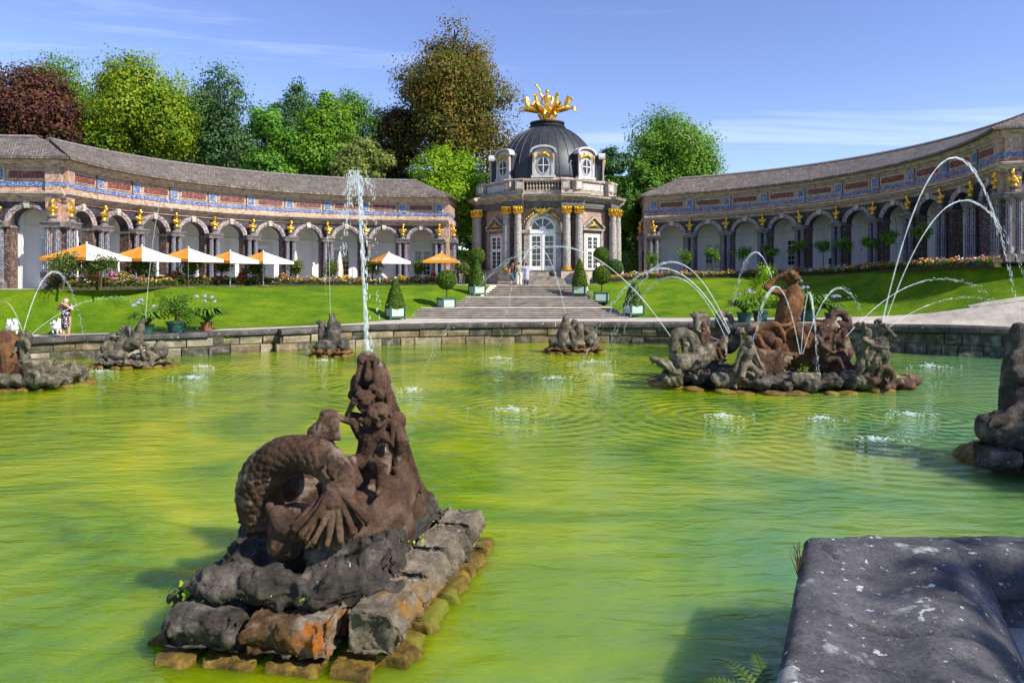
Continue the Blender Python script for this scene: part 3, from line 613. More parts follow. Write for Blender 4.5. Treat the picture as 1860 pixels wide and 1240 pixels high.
OPEN_R, SPR, TOP = 0.93, 3.02, 4.40
def run_attr(me, vals):
    at = me.attributes.new('run', 'FLOAT_VECTOR', 'POINT'); at.data.foreach_set('vector', np.array(vals, np.float32).ravel())
def arcade(parent, m, yaw, s0, s1, cols, zb, curved=True, door_every=2, end_caps=True, dz=0.0, busts=None, bust_label=None, roof_ends=(0, 0), door_off=0):
    """one run of arcade in mapped space: s along the front, n towards the viewer, z above the column bases.
    cols: s of the column pairs; yaw(s): rotation for things set on the line"""
    K = lambda a, b_: max(1, int(abs(b_ - a)/0.45)) if curved else 1
    mm = lambda s, n, z: m(s, n, z + dz)
    for i, s in enumerate(cols):                              # column pairs, piers, pedestals, busts
        lo = max(s - 0.52, s0 + 0.02); hi = min(s + 0.52, s1 - 0.02)
        MB().mbox(mm, lo, hi, -1.0, -0.32, -0.42, SPR - 0.14).build('pier', MT['mos_pier'], parent)
        MB().mbox(mm, lo + 0.3, hi - 0.3, -0.33, -0.29, 0.25, SPR - 0.3).build('pier_panel', MT['mos_dark'], parent)
        MB().sweep(mm, [(-1.06, SPR - 0.14), (-0.28, SPR - 0.14), (-0.24, SPR - 0.08), (-0.22, SPR), (-1.06, SPR)], [lo - 0.05, hi + 0.05]).build('impost', MT['impost'], parent)
        for ds in (-0.235, 0.235):
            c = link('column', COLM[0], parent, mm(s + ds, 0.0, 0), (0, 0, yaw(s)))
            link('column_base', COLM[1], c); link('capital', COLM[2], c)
        MB().sweep(mm, [(-0.31, 2.912), (0.20, 2.912), (0.22, 3.0), (0.25, 3.06), (0.30, 3.12), (0.30, 3.19), (-0.31, 3.19)], [s - 0.53, s + 0.53]).build('entablature_block', MT['impost'], parent)
        link('bust_pedestal', PED, parent, mm(s, 0.0, 3.192), (0, 0, yaw(s)))
        if busts is not None:
            o = link('gilded_bust', BUST[(i*3 + len(bust_label)) % 4], None, mm(s, 0.0, 3.49), (0, 0, yaw(s) + random.uniform(-.25, .25)), (1.22, 1.22, 1.14))
            tag(o, bust_label % busts[i], 'bust', 'gilded busts over the arcade columns')
    bays = [(cols[i] + cols[i+1])/2 for i in range(len(cols)-1)]
    edges = [s0] + [c for c in cols] + [s1]
    for i, s in enumerate(bays):                              # arches
        a0 = cols[i]; a1 = cols[i+1]; nseg = 20; b = MB(); arch = []
        for k in range(nseg+1): t = PI - PI*k/nseg; arch.append((s + OPEN_R*math.cos(t), SPR + OPEN_R*math.sin(t)))
        tops = [(a0, TOP)] + [(a0 + (a1-a0)*(k/nseg), TOP) for k in range(1, nseg)] + [(a1, TOP)]
        low = [(a0, SPR)] + arch + [(a1, SPR)]
        tp = [(a0, TOP)] + [(arch[k][0], TOP) for k in range(nseg+1)] + [(a1, TOP)]
        vs = []; fs = []
        for (n_) in (-0.34, -0.98):
            for q in low: vs.append(mm(q[0], n_, q[1]))
            for q in tp: vs.append(mm(q[0], n_, q[1]))
        L = len(low)
        for k in range(L-1):
            fs.append((k, k+1, L+k+1, L+k)); fs.append((2*L+k, 3*L+k, 3*L+k+1, 2*L+k+1)); fs.append((k, 2*L+k, 2*L+k+1, k+1))
        b.add(vs, fs); b.build('arch', MT['mos_dark'], parent)
        b = MB(); vs = []; fs = []
        for k in range(nseg+1):
            t = PI - PI*k/nseg; c_, s_ = math.cos(t), math.sin(t)
            for (r_, n_) in ((OPEN_R - 0.005, -0.30), (OPEN_R + 0.10, -0.27), (OPEN_R + 0.11, -0.24), (OPEN_R + 0.27, -0.24), (OPEN_R + 0.29, -0.345), (OPEN_R - 0.005, -0.345)): vs.append(mm(s + r_*c_, n_, SPR + r_*s_))
        for k in range(nseg):
            for j in range(6): q = (j+1) % 6; fs.append((k*6+j, k*6+q, (k+1)*6+q, (k+1)*6+j))
        fs.append((0,1,2,3,4,5)); fs.append(tuple(nseg*6+j for j in range(6)))
        b.add(vs, fs); b.build('archivolt', MT['mos_arch'], parent)
        b = MB().prism([(-0.11, SPR+OPEN_R-0.02), (0.11, SPR+OPEN_R-0.02), (0.17, SPR+OPEN_R+0.30), (0.07, SPR+OPEN_R+0.38), (-0.07, SPR+OPEN_R+0.38), (-0.17, SPR+OPEN_R+0.30)], lambda p, q: mm(s+p, -0.35, q), lambda p, q: mm(s+p, -0.16, q))
        b.build('keystone', MT['mos_pale'], parent)
        # frieze: red panel in a pale border, one for each bay
        w = (a1 - a0)/2 - 0.38
        MB().mbox(mm, s - w, s + w, -0.27, -0.225, 5.36, 6.02, K(s-w, s+w)).build('panel_border', MT['mos_brick'], parent)
        hw, z0, z1, ch = w - 0.10, 5.44, 5.94, 0.10
        def octo(g): return [(-hw+ch+g, z0+g), (hw-ch-g, z0+g), (hw-ch-g, z0+ch), (hw-g, z0+ch), (hw-g, z1-ch), (hw-ch-g, z1-ch), (hw-ch-g, z1-g), (-hw+ch+g, z1-g), (-hw+ch+g, z1-ch), (-hw+g, z1-ch), (-hw+g, z0+ch), (-hw+ch+g, z0+ch)]
        fr = MB()
        nn = 3 if curved else 1
        f0 = lambda p, q: mm(s+p, -0.26, q); f1 = lambda p, q: mm(s+p, -0.195 + (0.0 if not curved else 0.0), q)
        MB().prism(octo(0.0), f0, f1).build('panel_frame', MT['mos_pale'], parent)
        MB().prism(octo(0.055), f0, lambda p, q: mm(s+p, -0.165, q)).build('frieze_panel', MT['mos_red'], parent)
    for i, s in enumerate(cols):
        lo = max(s - 0.30, s0 + 0.02); hi = min(s + 0.30, s1 - 0.02)
        MB().mbox(mm, lo, hi, -0.27, -0.21, 5.34, 6.03).build('panel_frame', MT['mos_pale'], parent)
        MB().mbox(mm, lo + 0.085, hi - 0.085, -0.25, -0.185, 5.42, 5.95).build('blue_panel', MT['mos_blue'], parent)
        MB().mbox(mm, hi + 0.02, hi + 0.055, -0.3, -0.15, 4.86, 6.06).build('downpipe', MT['impost'], parent)
    ss = [s0 + (s1 - s0)*i/(K(s0, s1)) for i in range(K(s0, s1) + 1)]
    for (a, b_) in ((s0, cols[0]), (cols[-1], s1)):           # wall ends beside the outer piers
        MB().mbox(mm, a, b_, -0.98, -0.345, -0.4, TOP, K(a, b_)).build('end_wall', MT['mos_brick'], parent)
    MB().sweep(mm, [(-1.0, TOP-0.14), (-0.26, TOP-0.14), (-0.26, TOP), (-1.0, TOP)], ss).build('string_course', MT['mos_brick'], parent)
    MB().sweep(mm, [(-1.0, TOP+.002), (-0.22, TOP+.002), (-0.18, 4.46), (-0.02, 4.52), (0.02, 4.60), (0.16, 4.66), (0.18, 4.76), (0.08, 4.80), (-0.16, 4.83), (-1.0, 4.83)], ss).build('lower_cornice', MT['cornice'], parent)
    MB().sweep(mm, [(-1.0, 4.832), (-0.12, 4.832), (-0.19, 4.95), (-0.21, 5.07), (-1.0, 5.07)], ss).build('pebble_band', MT['mos_tan'], parent)
    MB().sweep(mm, [(-1.0, 5.072), (-0.17, 5.072), (-0.17, 5.29), (-1.0, 5.29)], ss).build('blue_band', MT['mos_blue'], parent)
    MB().sweep(mm, [(-1.0, 5.292), (-0.25, 5.292), (-0.25, 6.08), (-1.0, 6.08)], ss).build('attic_wall', MT['mos_brick'], parent)
    MB().sweep(mm, [(-1.0, 6.082), (-0.18, 6.082), (-0.12, 6.16), (0.06, 6.24), (0.10, 6.34), (0.20, 6.40), (0.22, 6.46), (-1.0, 6.46)], ss).build('upper_cornice', MT['cornice'], parent)
    MB().sweep(mm, [(0.22, 6.44), (0.40, 6.46), (0.44, 6.57), (0.24, 6.56)], ss).build('gutter', MT['gutter'], parent)
    ra, rb_ = s0 + (0.3 if curved else 1.0), s1 - (0.985 if curved else 0.1); ks = [ra + (rb_ - ra)*i/K(ra, rb_) for i in range(K(ra, rb_)+1)]
    # loggia: white rear wall with pilasters, vault and doors
    MB().sweep(mm, [(-3.3, -0.4), (-2.9, -0.4), (-2.9, 4.36), (-3.3, 4.36)], ks).build('rear_wall', MT['white_plaster'], parent)
    MB().sweep(mm, [(-2.92, 4.18), (-0.99, 4.18), (-0.99, 4.36), (-2.92, 4.36)], ks).build('loggia_ceiling', MT['white_plaster'], parent)
    MB().sweep(mm, [(-2.9, -0.44), (0.3, -0.44), (0.3, -0.40), (-2.9, -0.40)], ks).build('loggia_floor', MT['temple_panel'], parent)
    MB().sweep(mm, [(-2.91, 2.92), (-2.83, 2.92), (-2.78, 3.06), (-2.91, 3.06)], ks).build('wall_moulding', MT['white_paint'], parent)
    for i, s in enumerate(bays):
        for ds in (-0.95, 0.95): MB().mbox(mm, s+ds-0.13, s+ds+0.13, -2.91, -2.84, -0.4, 2.92).build('pilaster', MT['white_paint'], parent)
        b = MB(); vs = []; fs = []
        for k in range(15):
            t = PI*k/14
            for (r_, n_) in ((0.92, -2.91), (0.92, -2.85), (1.02, -2.85), (1.02, -2.91)): vs.append(mm(s + r_*math.cos(t), n_, 3.06 + r_*math.sin(t)))
        for k in range(14):
            for j in range(4): q = (j+1) % 4; fs.append((k*4+j, k*4+q, (k+1)*4+q, (k+1)*4+j))
        MB().add(vs, fs).build('wall_arch_moulding', MT['white_paint'], parent)
        if (i + door_off) % door_every == 0: make_door(mm, parent, s, -2.9)
    # roof: front slope, ridge, back slope, all with real thickness
    e0, e1 = roof_ends
    K2 = max(2, K(s0, s1)); vs = []; run = []; fs = []
    prof = [(0.50, 6.56), (-3.3, 8.28), (-7.1, 6.56), (-7.1, 6.40), (0.50, 6.44)]
    for i in range(K2 + 1):
        f = i/K2
        for j, (n_, z_) in enumerate(prof):
            a = s0 - 0.45 if e0 >= 0 else s0; c = s1 + 0.45
            if j == 1: a = s0 + e0; c = s1 + e1
            if j in (2, 3): a = s0 - 0.45 if e0 >= 0 else s0; c = s1 + 2*e1 if e1 < 0 else s1
            sv = a + (c - a)*f; vs.append(mm(sv, n_, z_)); run.append((sv, math.hypot(n_ - 0.5, z_ - 6.56), 0))
    n_ = len(prof)
    for i in range(K2):
        for j in range(n_): q = (j+1) % n_; fs.append((i*n_+j, i*n_+q, (i+1)*n_+q, (i+1)*n_+j))
    fs.append(tuple(range(n_))); fs.append(tuple(K2*n_ + j for j in range(n_)))
    me = bpy.data.meshes.new('roof'); me.from_pydata(vs, [], fs); me.materials.append(MT['shingle']); run_attr(me, run); me.update()
    rf = link('roof', me, parent)
    rs = [s0 + e0 + (s1 + e1 - s0 - e0)*i/K2 for i in range(K2+1)]
    MB().sweep(mm, [(-3.06, 8.08), (-3.0, 8.22), (-3.22, 8.36), (-3.38, 8.36), (-3.6, 8.22), (-3.54, 8.08)], rs).build('ridge_cap', MT['impost'], rf)
    return rf
def make_door(mm, parent, s, n):
    d = MB().mbox(mm, s-0.62, s+0.62, n-0.02, n+0.10, -0.4, 2.42).build('door', MT['white_paint'], parent)
    for sx in (-0.30, 0.30):
        for iz in range(5):
            z0 = 0.35 + iz*0.40
            for px in (-0.115, 0.115): MB().mbox(mm, s+sx+px-0.10, s+sx+px+0.10, n+0.08, n+0.135, z0, z0+0.34).build('pane', MT['glass'], d)
    MB().sweep(mm, [(n, 2.42), (n+0.16, 2.42), (n+0.2, 2.56), (n, 2.56)], [s-0.72, s+0.72]).build('lintel', MT['white_plaster'], d)

def build_wing(cx, cy, Rr, a_far, da, sgn, z_far, z_near, side, label, far_extra, near_extra):
    B = abs(Rr*da); smax = 10*B
    def m(s, n, z):
        a = a_far + sgn*s/Rr; zb = z_far + (z_near - z_far)*s/smax
        return Vector((cx + (Rr-n)*math.sin(a), cy + (Rr-n)*math.cos(a), zb + z))
    yaw = lambda s: -(a_far + sgn*s/Rr)
    w = empty('arcade_wing', m(smax/2, -2, -0.4))
    w.location = (0, 0, 0); tag(w, label, 'building', 'curved arcade wings')
    cols = [B*i for i in range(11)]; s0, s1 = -far_extra, smax + near_extra
    names = ['above the %s column pair from the pavilion end' % ORD[i] for i in range(10)] + ['on the last column pair before the near corner']
    arcade(w, m, yaw, s0, s1, cols, z_far, busts=names, bust_label='gilded bust of the ' + side + ' wing, %s', roof_ends=(2.6, -3.3), door_off=0 if side == 'left' else 1)
    # near end: the arcade turns the corner
    a1 = a_far + sgn*s1/Rr; tx, ty = math.cos(a1)*sgn, -math.sin(a1)*sgn; ox, oy = math.sin(a1), math.cos(a1)   # tangent, outward
    c0 = m(s1, 0, 0)
    def me(s, n, z): return Vector((c0.x + ox*s + tx*n, c0.y + oy*s + ty*n, c0.z + z))
    ya = math.atan2(-tx, ty) + PI
    ye = math.atan2(ty, tx) + PI/2
    cols2 = [0.62, 0.62 + B, 0.62 + 2*B]
    arcade(w, me, lambda s: ye, 0.0, cols2[-1] + 0.8, cols2, c0.z, curved=False, dz=0.004, busts=['first', 'second', 'third'], bust_label='gilded bust on the end face of the ' + side + ' wing, %s from the corner', roof_ends=(3.3, 0), door_every=1)
    # far end: return wall, one column and a bust round the corner
    MB().mbox(m, s0 + 0.002, s0 + 0.30, -6.6, -0.36, -0.4, 4.40).build('return_wall', MT['mos_brick'], w)
    MB().mbox(m, s0 + 0.003, s0 + 0.28, -6.6, -1.0, 4.40, 6.46).build('return_attic', MT['mos_brick'], w)
    MB().mbox(m, s0 - 0.12, s0 + 0.30, -6.7, -1.001, 4.41, 4.82).build('return_cornice', MT['cornice'], w)
    MB().mbox(m, s0 - 0.02, s0 + 0.30, -6.7, -1.001, 5.08, 5.28).build('return_blue_band', MT['mos_blue'], w)
    MB().mbox(m, s0 - 0.10, s0 + 0.30, -6.7, -1.001, 6.12, 6.45).build('return_upper_cornice', MT['cornice'], w)
    MB().mbox(m, s0 + 0.2, s1 - 0.3, -7.0, -6.7, -0.4, 6.44, 24).build('back_wall', MT['white_plaster'], w)
    for n_ in (-0.75, -1.25):
        c = link('column', COLM[0], w, m(s0 - 0.28, n_, 0), (0, 0, yaw(s0))); link('column_base', COLM[1], c); link('capital', COLM[2], c)
    MB().mbox(m, s0 - 0.56, s0 - 0.001, -1.52, -0.48, 2.912, 3.19).build('entablature_block', MT['impost'], w)
    link('bust_pedestal', PED, w, m(s0 - 0.28, -1.0, 3.192))
    o = link('gilded_bust', BUST[1], None, m(s0 - 0.28, -1.0, 3.49), (0, 0, yaw(s0) + sgn*PI/2*0.6), (1.22, 1.22, 1.14)); tag(o, 'gilded bust round the corner at the pavilion end of the ' + side + ' wing', 'bust', 'gilded busts over the arcade columns')
    return w, m
WL, mapL = build_wing(CLX, CLY, CLR, R(0.108), 0.1605, -1, 3.29, 3.29, 'left', 'sunlit curved arcade wing with shingle roof on the left of the domed pavilion', 0.78, 0.62)
WR, mapR = build_wing(CRX, CRY, CRR, R(10.867), 0.1641, 1, 3.75, 4.74, 'right', 'shaded curved arcade wing with shingle roof on the right of the domed pavilion', 0.78, 0.62)
# ---------------------------------------------------------------- the domed pavilion
TC = Vector((3.05, 62.0, 2.9)); TROT = R(-6.5)
tp = empty('domed_pavilion', TC, TROT)
tag(tp, 'octagonal granite pavilion with dark lead dome and gilded capitals at the head of the steps', 'building')
AP = 5.35                                    # wall apothem
def fm(k):
    """facet frame k (0 faces the steps, then clockwise): u along, n outwards, z up"""
    a = -PI/2 + k*PI/4; c, s = math.cos(a), math.sin(a)
    return lambda u, n, z: Vector((c*(AP+n) - s*u, s*(AP+n) + c*u, z))
HW = AP*math.tan(PI/8)
FA = {0: 'front', 1: 'right', 2: 'far right', 7: 'left', 6: 'far left'}
def octring(prof, name, mat, jut=0.0, parent=tp, smooth=False):
    """sweeps (apothem offset, z) round the octagon, stepping forward over the column pairs at the corners"""
    b = MB(); n = len(prof); vs = []; fs = []
    st_ = []
    for k in range(8):
        f = fm(k); w = lambda o: (AP+o)*math.tan(PI/8)
        for (kind) in range(4): st_.append((k, kind))
    for (k, kind) in st_:
        f = fm(k)
        for (o, z) in prof:
            cw = (AP + o + (jut if kind in (0, 3) else 0))*math.tan(PI/8)
            half = cw if kind in (0, 3) else HW - 0.75
            # kinds: 0 corner start (jutting), 1 inner start, 2 inner end, 3 corner end
            if kind == 0: vs.append(f(-(HW - 0.72), o + jut, z))
            elif kind == 1: vs.append(f(-(HW - 0.75), o, z))
            elif kind == 2: vs.append(f(HW - 0.75, o, z))
            else: vs.append(f(HW - 0.72, o + jut, z))
    m_ = len(st_)
    for i in range(m_):
        q = (i+1) % m_
        for j in range(n-1): fs.append((i*n+j, q*n+j, q*n+j+1, i*n+j+1))
    fs.append(tuple(i*n for i in range(m_))); fs.append(tuple(i*n+n-1 for i in range(m_)))
    b.add(vs, fs); return b.build(name, mat, parent, smooth)
# plinth, steps before the door
octring([(0.75, -0.1), (0.75, 0.15), (0.66, 0.22), (0.62, 1.02), (0.70, 1.10), (0.0, 1.12)], 'plinth', MT['temple_stone'], 0.52)
f0 = fm(0)
for i in range(4):
    MB().mbox(f0, -1.9 + i*0.08, 1.9 - i*0.08, 0.2, 2.1 - i*0.36, 0.0 if i == 0 else 0.16*i - 0.02, 0.16*(i+1)).build('door_step', MT['step'], tp)
# walls with openings left by layering: wall, then surrounds proud of it
for k in range(8):
    f = fm(k); b = MB(); b.mbox(f, -HW, HW, -0.5, 0.0, 1.0, 6.55); b.build('wall', MT['temple_pink'], tp)
    for sx in (-1, 1): MB().mbox(f, sx*HW - 0.001 if sx < 0 else HW - 0.62, -HW + 0.62 if sx < 0 else HW, 0.002, 0.12, 1.1, 6.2).build('corner_pilaster', MT['mos_pier'], tp)
def column_big():
    c = MB().lathe([(0.30, 0.28), (0.305, 1.4), (0.285, 3.2), (0.255, 4.36)], 20).mesh('column', MT['granite'], True)
    b = MB().lathe([(0.40, 0.0), (0.40, 0.09), (0.36, 0.13), (0.33, 0.17), (0.37, 0.22), (0.31, 0.28)], 18).mesh('column_base', MT['gold_dull'], True)
    k = MB(); k.lathe([(0.255, 4.36), (0.29, 4.39), (0.26, 4.42), (0.27, 4.60), (0.33, 4.86), (0.36, 4.92)], 16); k.box(-0.37, 0.37, -0.37, 0.37, 4.92, 5.0)
    for row, (z0, r0, nn) in enumerate(((4.42, 0.26, 8), (4.62, 0.28, 8))):
        for j in range(nn):
            a = 2*PI*(j + 0.5*row)/nn; ca, sa = math.cos(a), math.sin(a)
            k.tube([(ca*r0, sa*r0, z0), (ca*(r0+0.05), sa*(r0+0.05), z0+0.15), (ca*(r0+0.13), sa*(r0+0.13), z0+0.20), (ca*(r0+0.15), sa*(r0+0.15), z0+0.15)], [0.06, 0.06, 0.045, 0.03], 6)
    for j in range(4):
        a = PI/4 + j*PI/2; k.ell((0.42*math.cos(a), 0.42*math.sin(a), 4.87), 0.085, k=8, h=6)
    return c, b, k.mesh('capital', MT['gold'], True)
CB = column_big()
for k in range(8):
    f = fm(k)
    for sx in (-1, 1):
        q = f(sx*(HW - 0.30), 0.62, 1.12); c = link('column', CB[0], tp, q)
        link('column_base', CB[1], c); link('capital', CB[2], c)
# entablature
octring([(-0.4, 6.05), (0.30, 6.05), (0.30, 6.2), (0.34, 6.2), (0.34, 6.55), (0.0, 6.56)], 'frieze', MT['temple_dark'], 0.48)
octring([(-0.3, 6.555), (0.40, 6.555), (0.44, 6.64), (0.60, 6.70), (0.64, 6.80), (0.84, 6.86), (0.88, 6.98), (0.94, 7.05), (0.1, 7.14)], 'cornice', MT['temple_stone'], 0.45)
octring([(-0.2, 7.13), (0.12, 7.13), (0.12, 7.42), (0.06, 7.44), (-0.2, 7.45)], 'attic_base', MT['temple_stone'], 0.42)
# attic: balustrade over the front, panels elsewhere
for k in range(8):
    f = fm(k); wi = HW - 0.78
    if k % 8 == 0:
        for j in range(11):
            u = -wi + 0.2 + (2*wi - 0.4)*j/10
            b = MB().lathe([(0.09, 7.452), (0.09, 7.50), (0.045, 7.56), (0.10, 7.72), (0.085, 7.82), (0.04, 7.98), (0.08, 8.06), (0.08, 8.11)], 10, c=(0, 0, 0)); b.build('baluster', MT['temple_stone'], tp, True, loc=f(u, 0.0, 0))
    else:
        MB().mbox(f, -wi, wi, -0.16, 0.06, 7.451, 8.11).build('attic_panel_wall', MT['temple_stone'], tp)
        MB().mbox(f, -wi + 0.5, wi - 0.5, 0.0, 0.085, 7.54, 8.02).build('attic_panel', MT['temple_panel'], tp)
        for sx in (-1, 1): MB().mbox(f, sx*(wi - 0.22) - 0.17, sx*(wi - 0.22) + 0.17, 0.0, 0.085, 7.54, 8.02).build('attic_panel', MT['temple_panel'], tp)
    for sx in (-1, 1):
        u = sx*(HW - 0.40); MB().mbox(f, u - 0.33, u + 0.33, -0.16, 0.52, 7.452, 8.11).build('attic_pier', MT['temple_stone'], tp)
        MB().mbox(f, u - 0.22, u + 0.22, 0.5, 0.545, 7.56, 8.0).build('attic_panel', MT['temple_panel'], tp)
octring([(-0.25, 8.112), (0.12, 8.112), (0.20, 8.18), (0.22, 8.26), (0.15, 8.34), (-0.25, 8.36)], 'attic_rail', MT['temple_stone'], 0.42)
MB().lathe([(5.2, 7.0), (5.2, 7.45), (4.55, 8.0), (4.52, 8.6)], 32).build('drum', MT['temple_stone'], tp)
# arched door on the front
def arch_poly(hw, z0, zs, n=14):
    return [(-hw, z0), (hw, z0)] + [(hw*math.cos(PI*i/n), zs + hw*math.sin(PI*i/n)) for i in range(n+1)]
MB().prism(arch_poly(1.62, 0.62, 4.35)[0:2] + [(1.62, 4.35)] + [(1.62*math.cos(PI*i/14), 4.35 + 1.35*math.sin(PI*i/14)) for i in range(1, 14)] + [(-1.62, 4.35)], lambda u, z: f0(u, 0.0, z), lambda u, z: f0(u, 0.10, z)).build('door_recess', MT['temple_stone'], tp)
b = MB(); vs = []; fs = []
for i in range(17):
    t = PI*i/16
    for (r_, n_) in ((1.06, 0.09), (1.06, 0.30), (1.22, 0.36), (1.36, 0.36), (1.42, 0.09)): vs.append(f0(r_*math.cos(t), n_, 4.30 + r_*math.sin(t)))
for i in range(16):
    for j in range(5): q = (j+1) % 5; fs.append((i*5+j, i*5+q, (i+1)*5+q, (i+1)*5+j))
fs += [(0,1,2,3,4), tuple(80+j for j in range(5))]
b.add(vs, fs); b.build('archivolt', MT['temple_stone'], tp)
for sx in (-1, 1):
    MB().mbox(f0, sx*1.28 - 0.20, sx*1.28 + 0.20, 0.09, 0.30, 0.63, 4.02).build('door_pilaster', MT['granite'], tp)
    MB().mbox(f0, sx*1.72 - 0.13, sx*1.72 + 0.13, 0.09, 0.22, 0.63, 4.02).build('door_pilaster', MT['temple_dark'], tp)
    MB().mbox(f0, sx*1.45 - 0.46, sx*1.45 + 0.46, 0.09, 0.40, 4.03, 4.28).build('door_impost', MT['temple_stone'], tp)
dr = MB().prism(arch_poly(1.05, 0.66, 4.30), lambda u, z: f0(u, 0.08, z), lambda u, z: f0(u, 0.16, z)).build('door', MT['white_paint'], tp)
for sx in (-1, 1):
    for i in range(5):
        z0 = 1.45 + i*0.48; MB().mbox(f0, sx*0.50 - 0.32, sx*0.50 + 0.32, 0.15, 0.172, z0, z0 + 0.42).build('pane', MT['glass'], dr)
        MB().mbox(f0, sx*0.50 - 0.012, sx*0.50 + 0.012, 0.165, 0.185, z0, z0 + 0.42).build('glazing_bar', MT['white_paint'], dr)
    MB().mbox(f0, sx*0.50 - 0.34, sx*0.50 + 0.34, 0.15, 0.18, 0.80, 1.28).build('door_panel', MT['white_paint'], dr)
MB().mbox(f0, -0.03, 0.03, 0.15, 0.20, 0.66, 4.0).build('meeting_stile', MT['white_paint'], dr)
MB().mbox(f0, -1.04, 1.04, 0.15, 0.21, 4.0, 4.18).build('transom', MT['white_paint'], dr)
for i in range(4):
    a0, a1 = PI*i/4 + 0.06, PI*(i+1)/4 - 0.06
    pl = [(0.30*math.cos(a0), 4.30 + 0.30*math.sin(a0))] + [(0.88*math.cos(a0 + (a1-a0)*j/6), 4.30 + 0.88*math.sin(a0 + (a1-a0)*j/6)) for j in range(7)] + [(0.30*math.cos(a1), 4.30 + 0.30*math.sin(a1))]
    MB().prism(pl, lambda u, z: f0(u, 0.15, z), lambda u, z: f0(u, 0.175, z)).build('fanlight_pane', MT['glass'], dr)
# gilded trophy over the door
S = MB(); c = (0, 5.78)
S.ell(f0(0, 0.28, 5.72), (0.30, 0.22, 0.26))
for j in range(9):
    a = PI*(0.08 + 0.84*j/8); L_ = 0.62 + 0.25*(j % 2)
    S.limb([f0(0, 0.28, 5.68), f0(L_*0.6*math.cos(a), 0.36, 5.68 + L_*0.36*math.sin(a)), f0(L_*math.cos(a), 0.30, 5.68 + L_*0.58*math.sin(a))], [0.10, 0.075, 0.03], 8)
for sx in (-1, 1):
    for q in range(6): S.ell(f0(sx*(0.78 + q*0.17), 0.30, 5.56 - q*0.11 - q*q*0.012), 0.10 - 0.008*q)
    for q in range(4): S.limb([f0(sx*(0.8 + q*0.18), 0.3, 5.5 - q*0.14), f0(sx*(1.0 + q*0.17), 0.26, 5.62 - q*0.13)], [0.06, 0.02], 6)
    S.limb([f0(sx*0.15, 0.3, 5.78), f0(sx*0.55, 0.34, 6.0), f0(sx*0.95, 0.30, 5.92)], [0.09, 0.08, 0.03], 8)
fuse(S, 'gilded_trophy', MT['gold'], tp, voxel=0.035, smooth=1)
# windows with pediments on the other facets
def temple_window(k):
    f = fm(k); w = MB().mbox(f, -0.92, 0.92, 0.003, 0.14, 1.12, 4.05).build('window_surround', MT['temple_panel'], tp)
    MB().mbox(f, -1.02, 1.02, 0.002, 0.22, 0.98, 1.119).build('sill', MT['temple_stone'], w)
    fr = MB().mbox(f, -0.64, 0.64, 0.12, 0.17, 1.16, 3.88).build('window', MT['white_paint'], tp)
    for cx in (-0.30, 0.30):
        for (za, zb_, nz) in ((1.26, 2.62, 4), (2.82, 3.78, 3)):
            hh = (zb_ - za)/nz
            for i in range(nz):
                for px in (-0.115, 0.115): MB().mbox(f, cx + px - 0.098, cx + px + 0.098, 0.165, 0.185, za + i*hh + 0.02, za + (i+1)*hh - 0.02).build('pane', MT['glass'], fr)
    MB().prism([(-1.12, 4.42), (1.12, 4.42), (1.12, 4.54), (0, 5.30), (-1.12, 4.54)], lambda u, z: f(u, 0.003, z), lambda u, z: f(u, 0.26, z)).build('pediment', MT['temple_dark'], tp)
    for sx in (-1, 1):
        MB().prism([(0, 5.30), (sx*1.22, 4.47), (sx*1.22, 4.60), (0, 5.46)], lambda u, z: f(u, 0.01, z), lambda u, z: f(u, 0.42, z)).build('pediment_cornice', MT['temple_stone'], tp)
    MB().mbox(f, -1.20, 1.20, 0.004, 0.38, 4.30, 4.425).build('pediment_base', MT['temple_stone'], tp)
    S = MB(); S.ell(f(0, 0.30, 4.76), (0.17, 0.17, 0.17))
    for sx in (-1, 1): S.limb([f(0, 0.3, 4.70), f(sx*0.28, 0.34, 4.68), f(sx*0.52, 0.30, 4.58)], [0.13, 0.10, 0.04], 8); S.limb([f(0, 0.3, 4.75), f(sx*0.12, 0.32, 5.0)], [0.1, 0.04], 8)
    fuse(S, 'gilded_ornament', MT['gold_dull'], tp, voxel=0.04, smooth=1)
    for sx in (-1, 1): MB().mbox(f, sx*1.18 - 0.13, sx*1.18 + 0.13, 0.003, 0.09, 1.12, 4.29).build('pink_strip', MT['mos_arch'], tp)
for k in (1, 2, 3, 4, 5, 6, 7): temple_window(k)
# dome with standing seams
DZ, DR, DH = 8.5, 4.5, 5.10
def dome_pt(a, t, off=0.0):
    r = DR*math.cos(t) + off*math.cos(t); return Vector((r*math.cos(a), r*math.sin(a), DZ + DH*math.sin(t) + off*math.sin(t)))
TT = math.acos(1.30/DR)
b = MB().lathe([(DR*math.cos(TT*i/18), DZ + DH*math.sin(TT*i/18)) for i in range(19)], 64); dome = b.build('dome', MT['lead'], tp, 'all')
for j in range(32):
    a = 2*PI*(j + 0.5)/32; MB().tube([dome_pt(a, TT*i/14, 0.01) for i in range(15)], [0.035]*15, 5).build('seam', MT['lead'], dome)
MB().lathe([(1.30, 13.33), (1.55, 13.35), (1.60, 13.47), (1.45, 13.53), (1.36, 13.66), (1.50, 13.73), (1.52, 13.85), (0.4, 13.91)], 32).build('crown_ring', MT['lead'], dome, True)
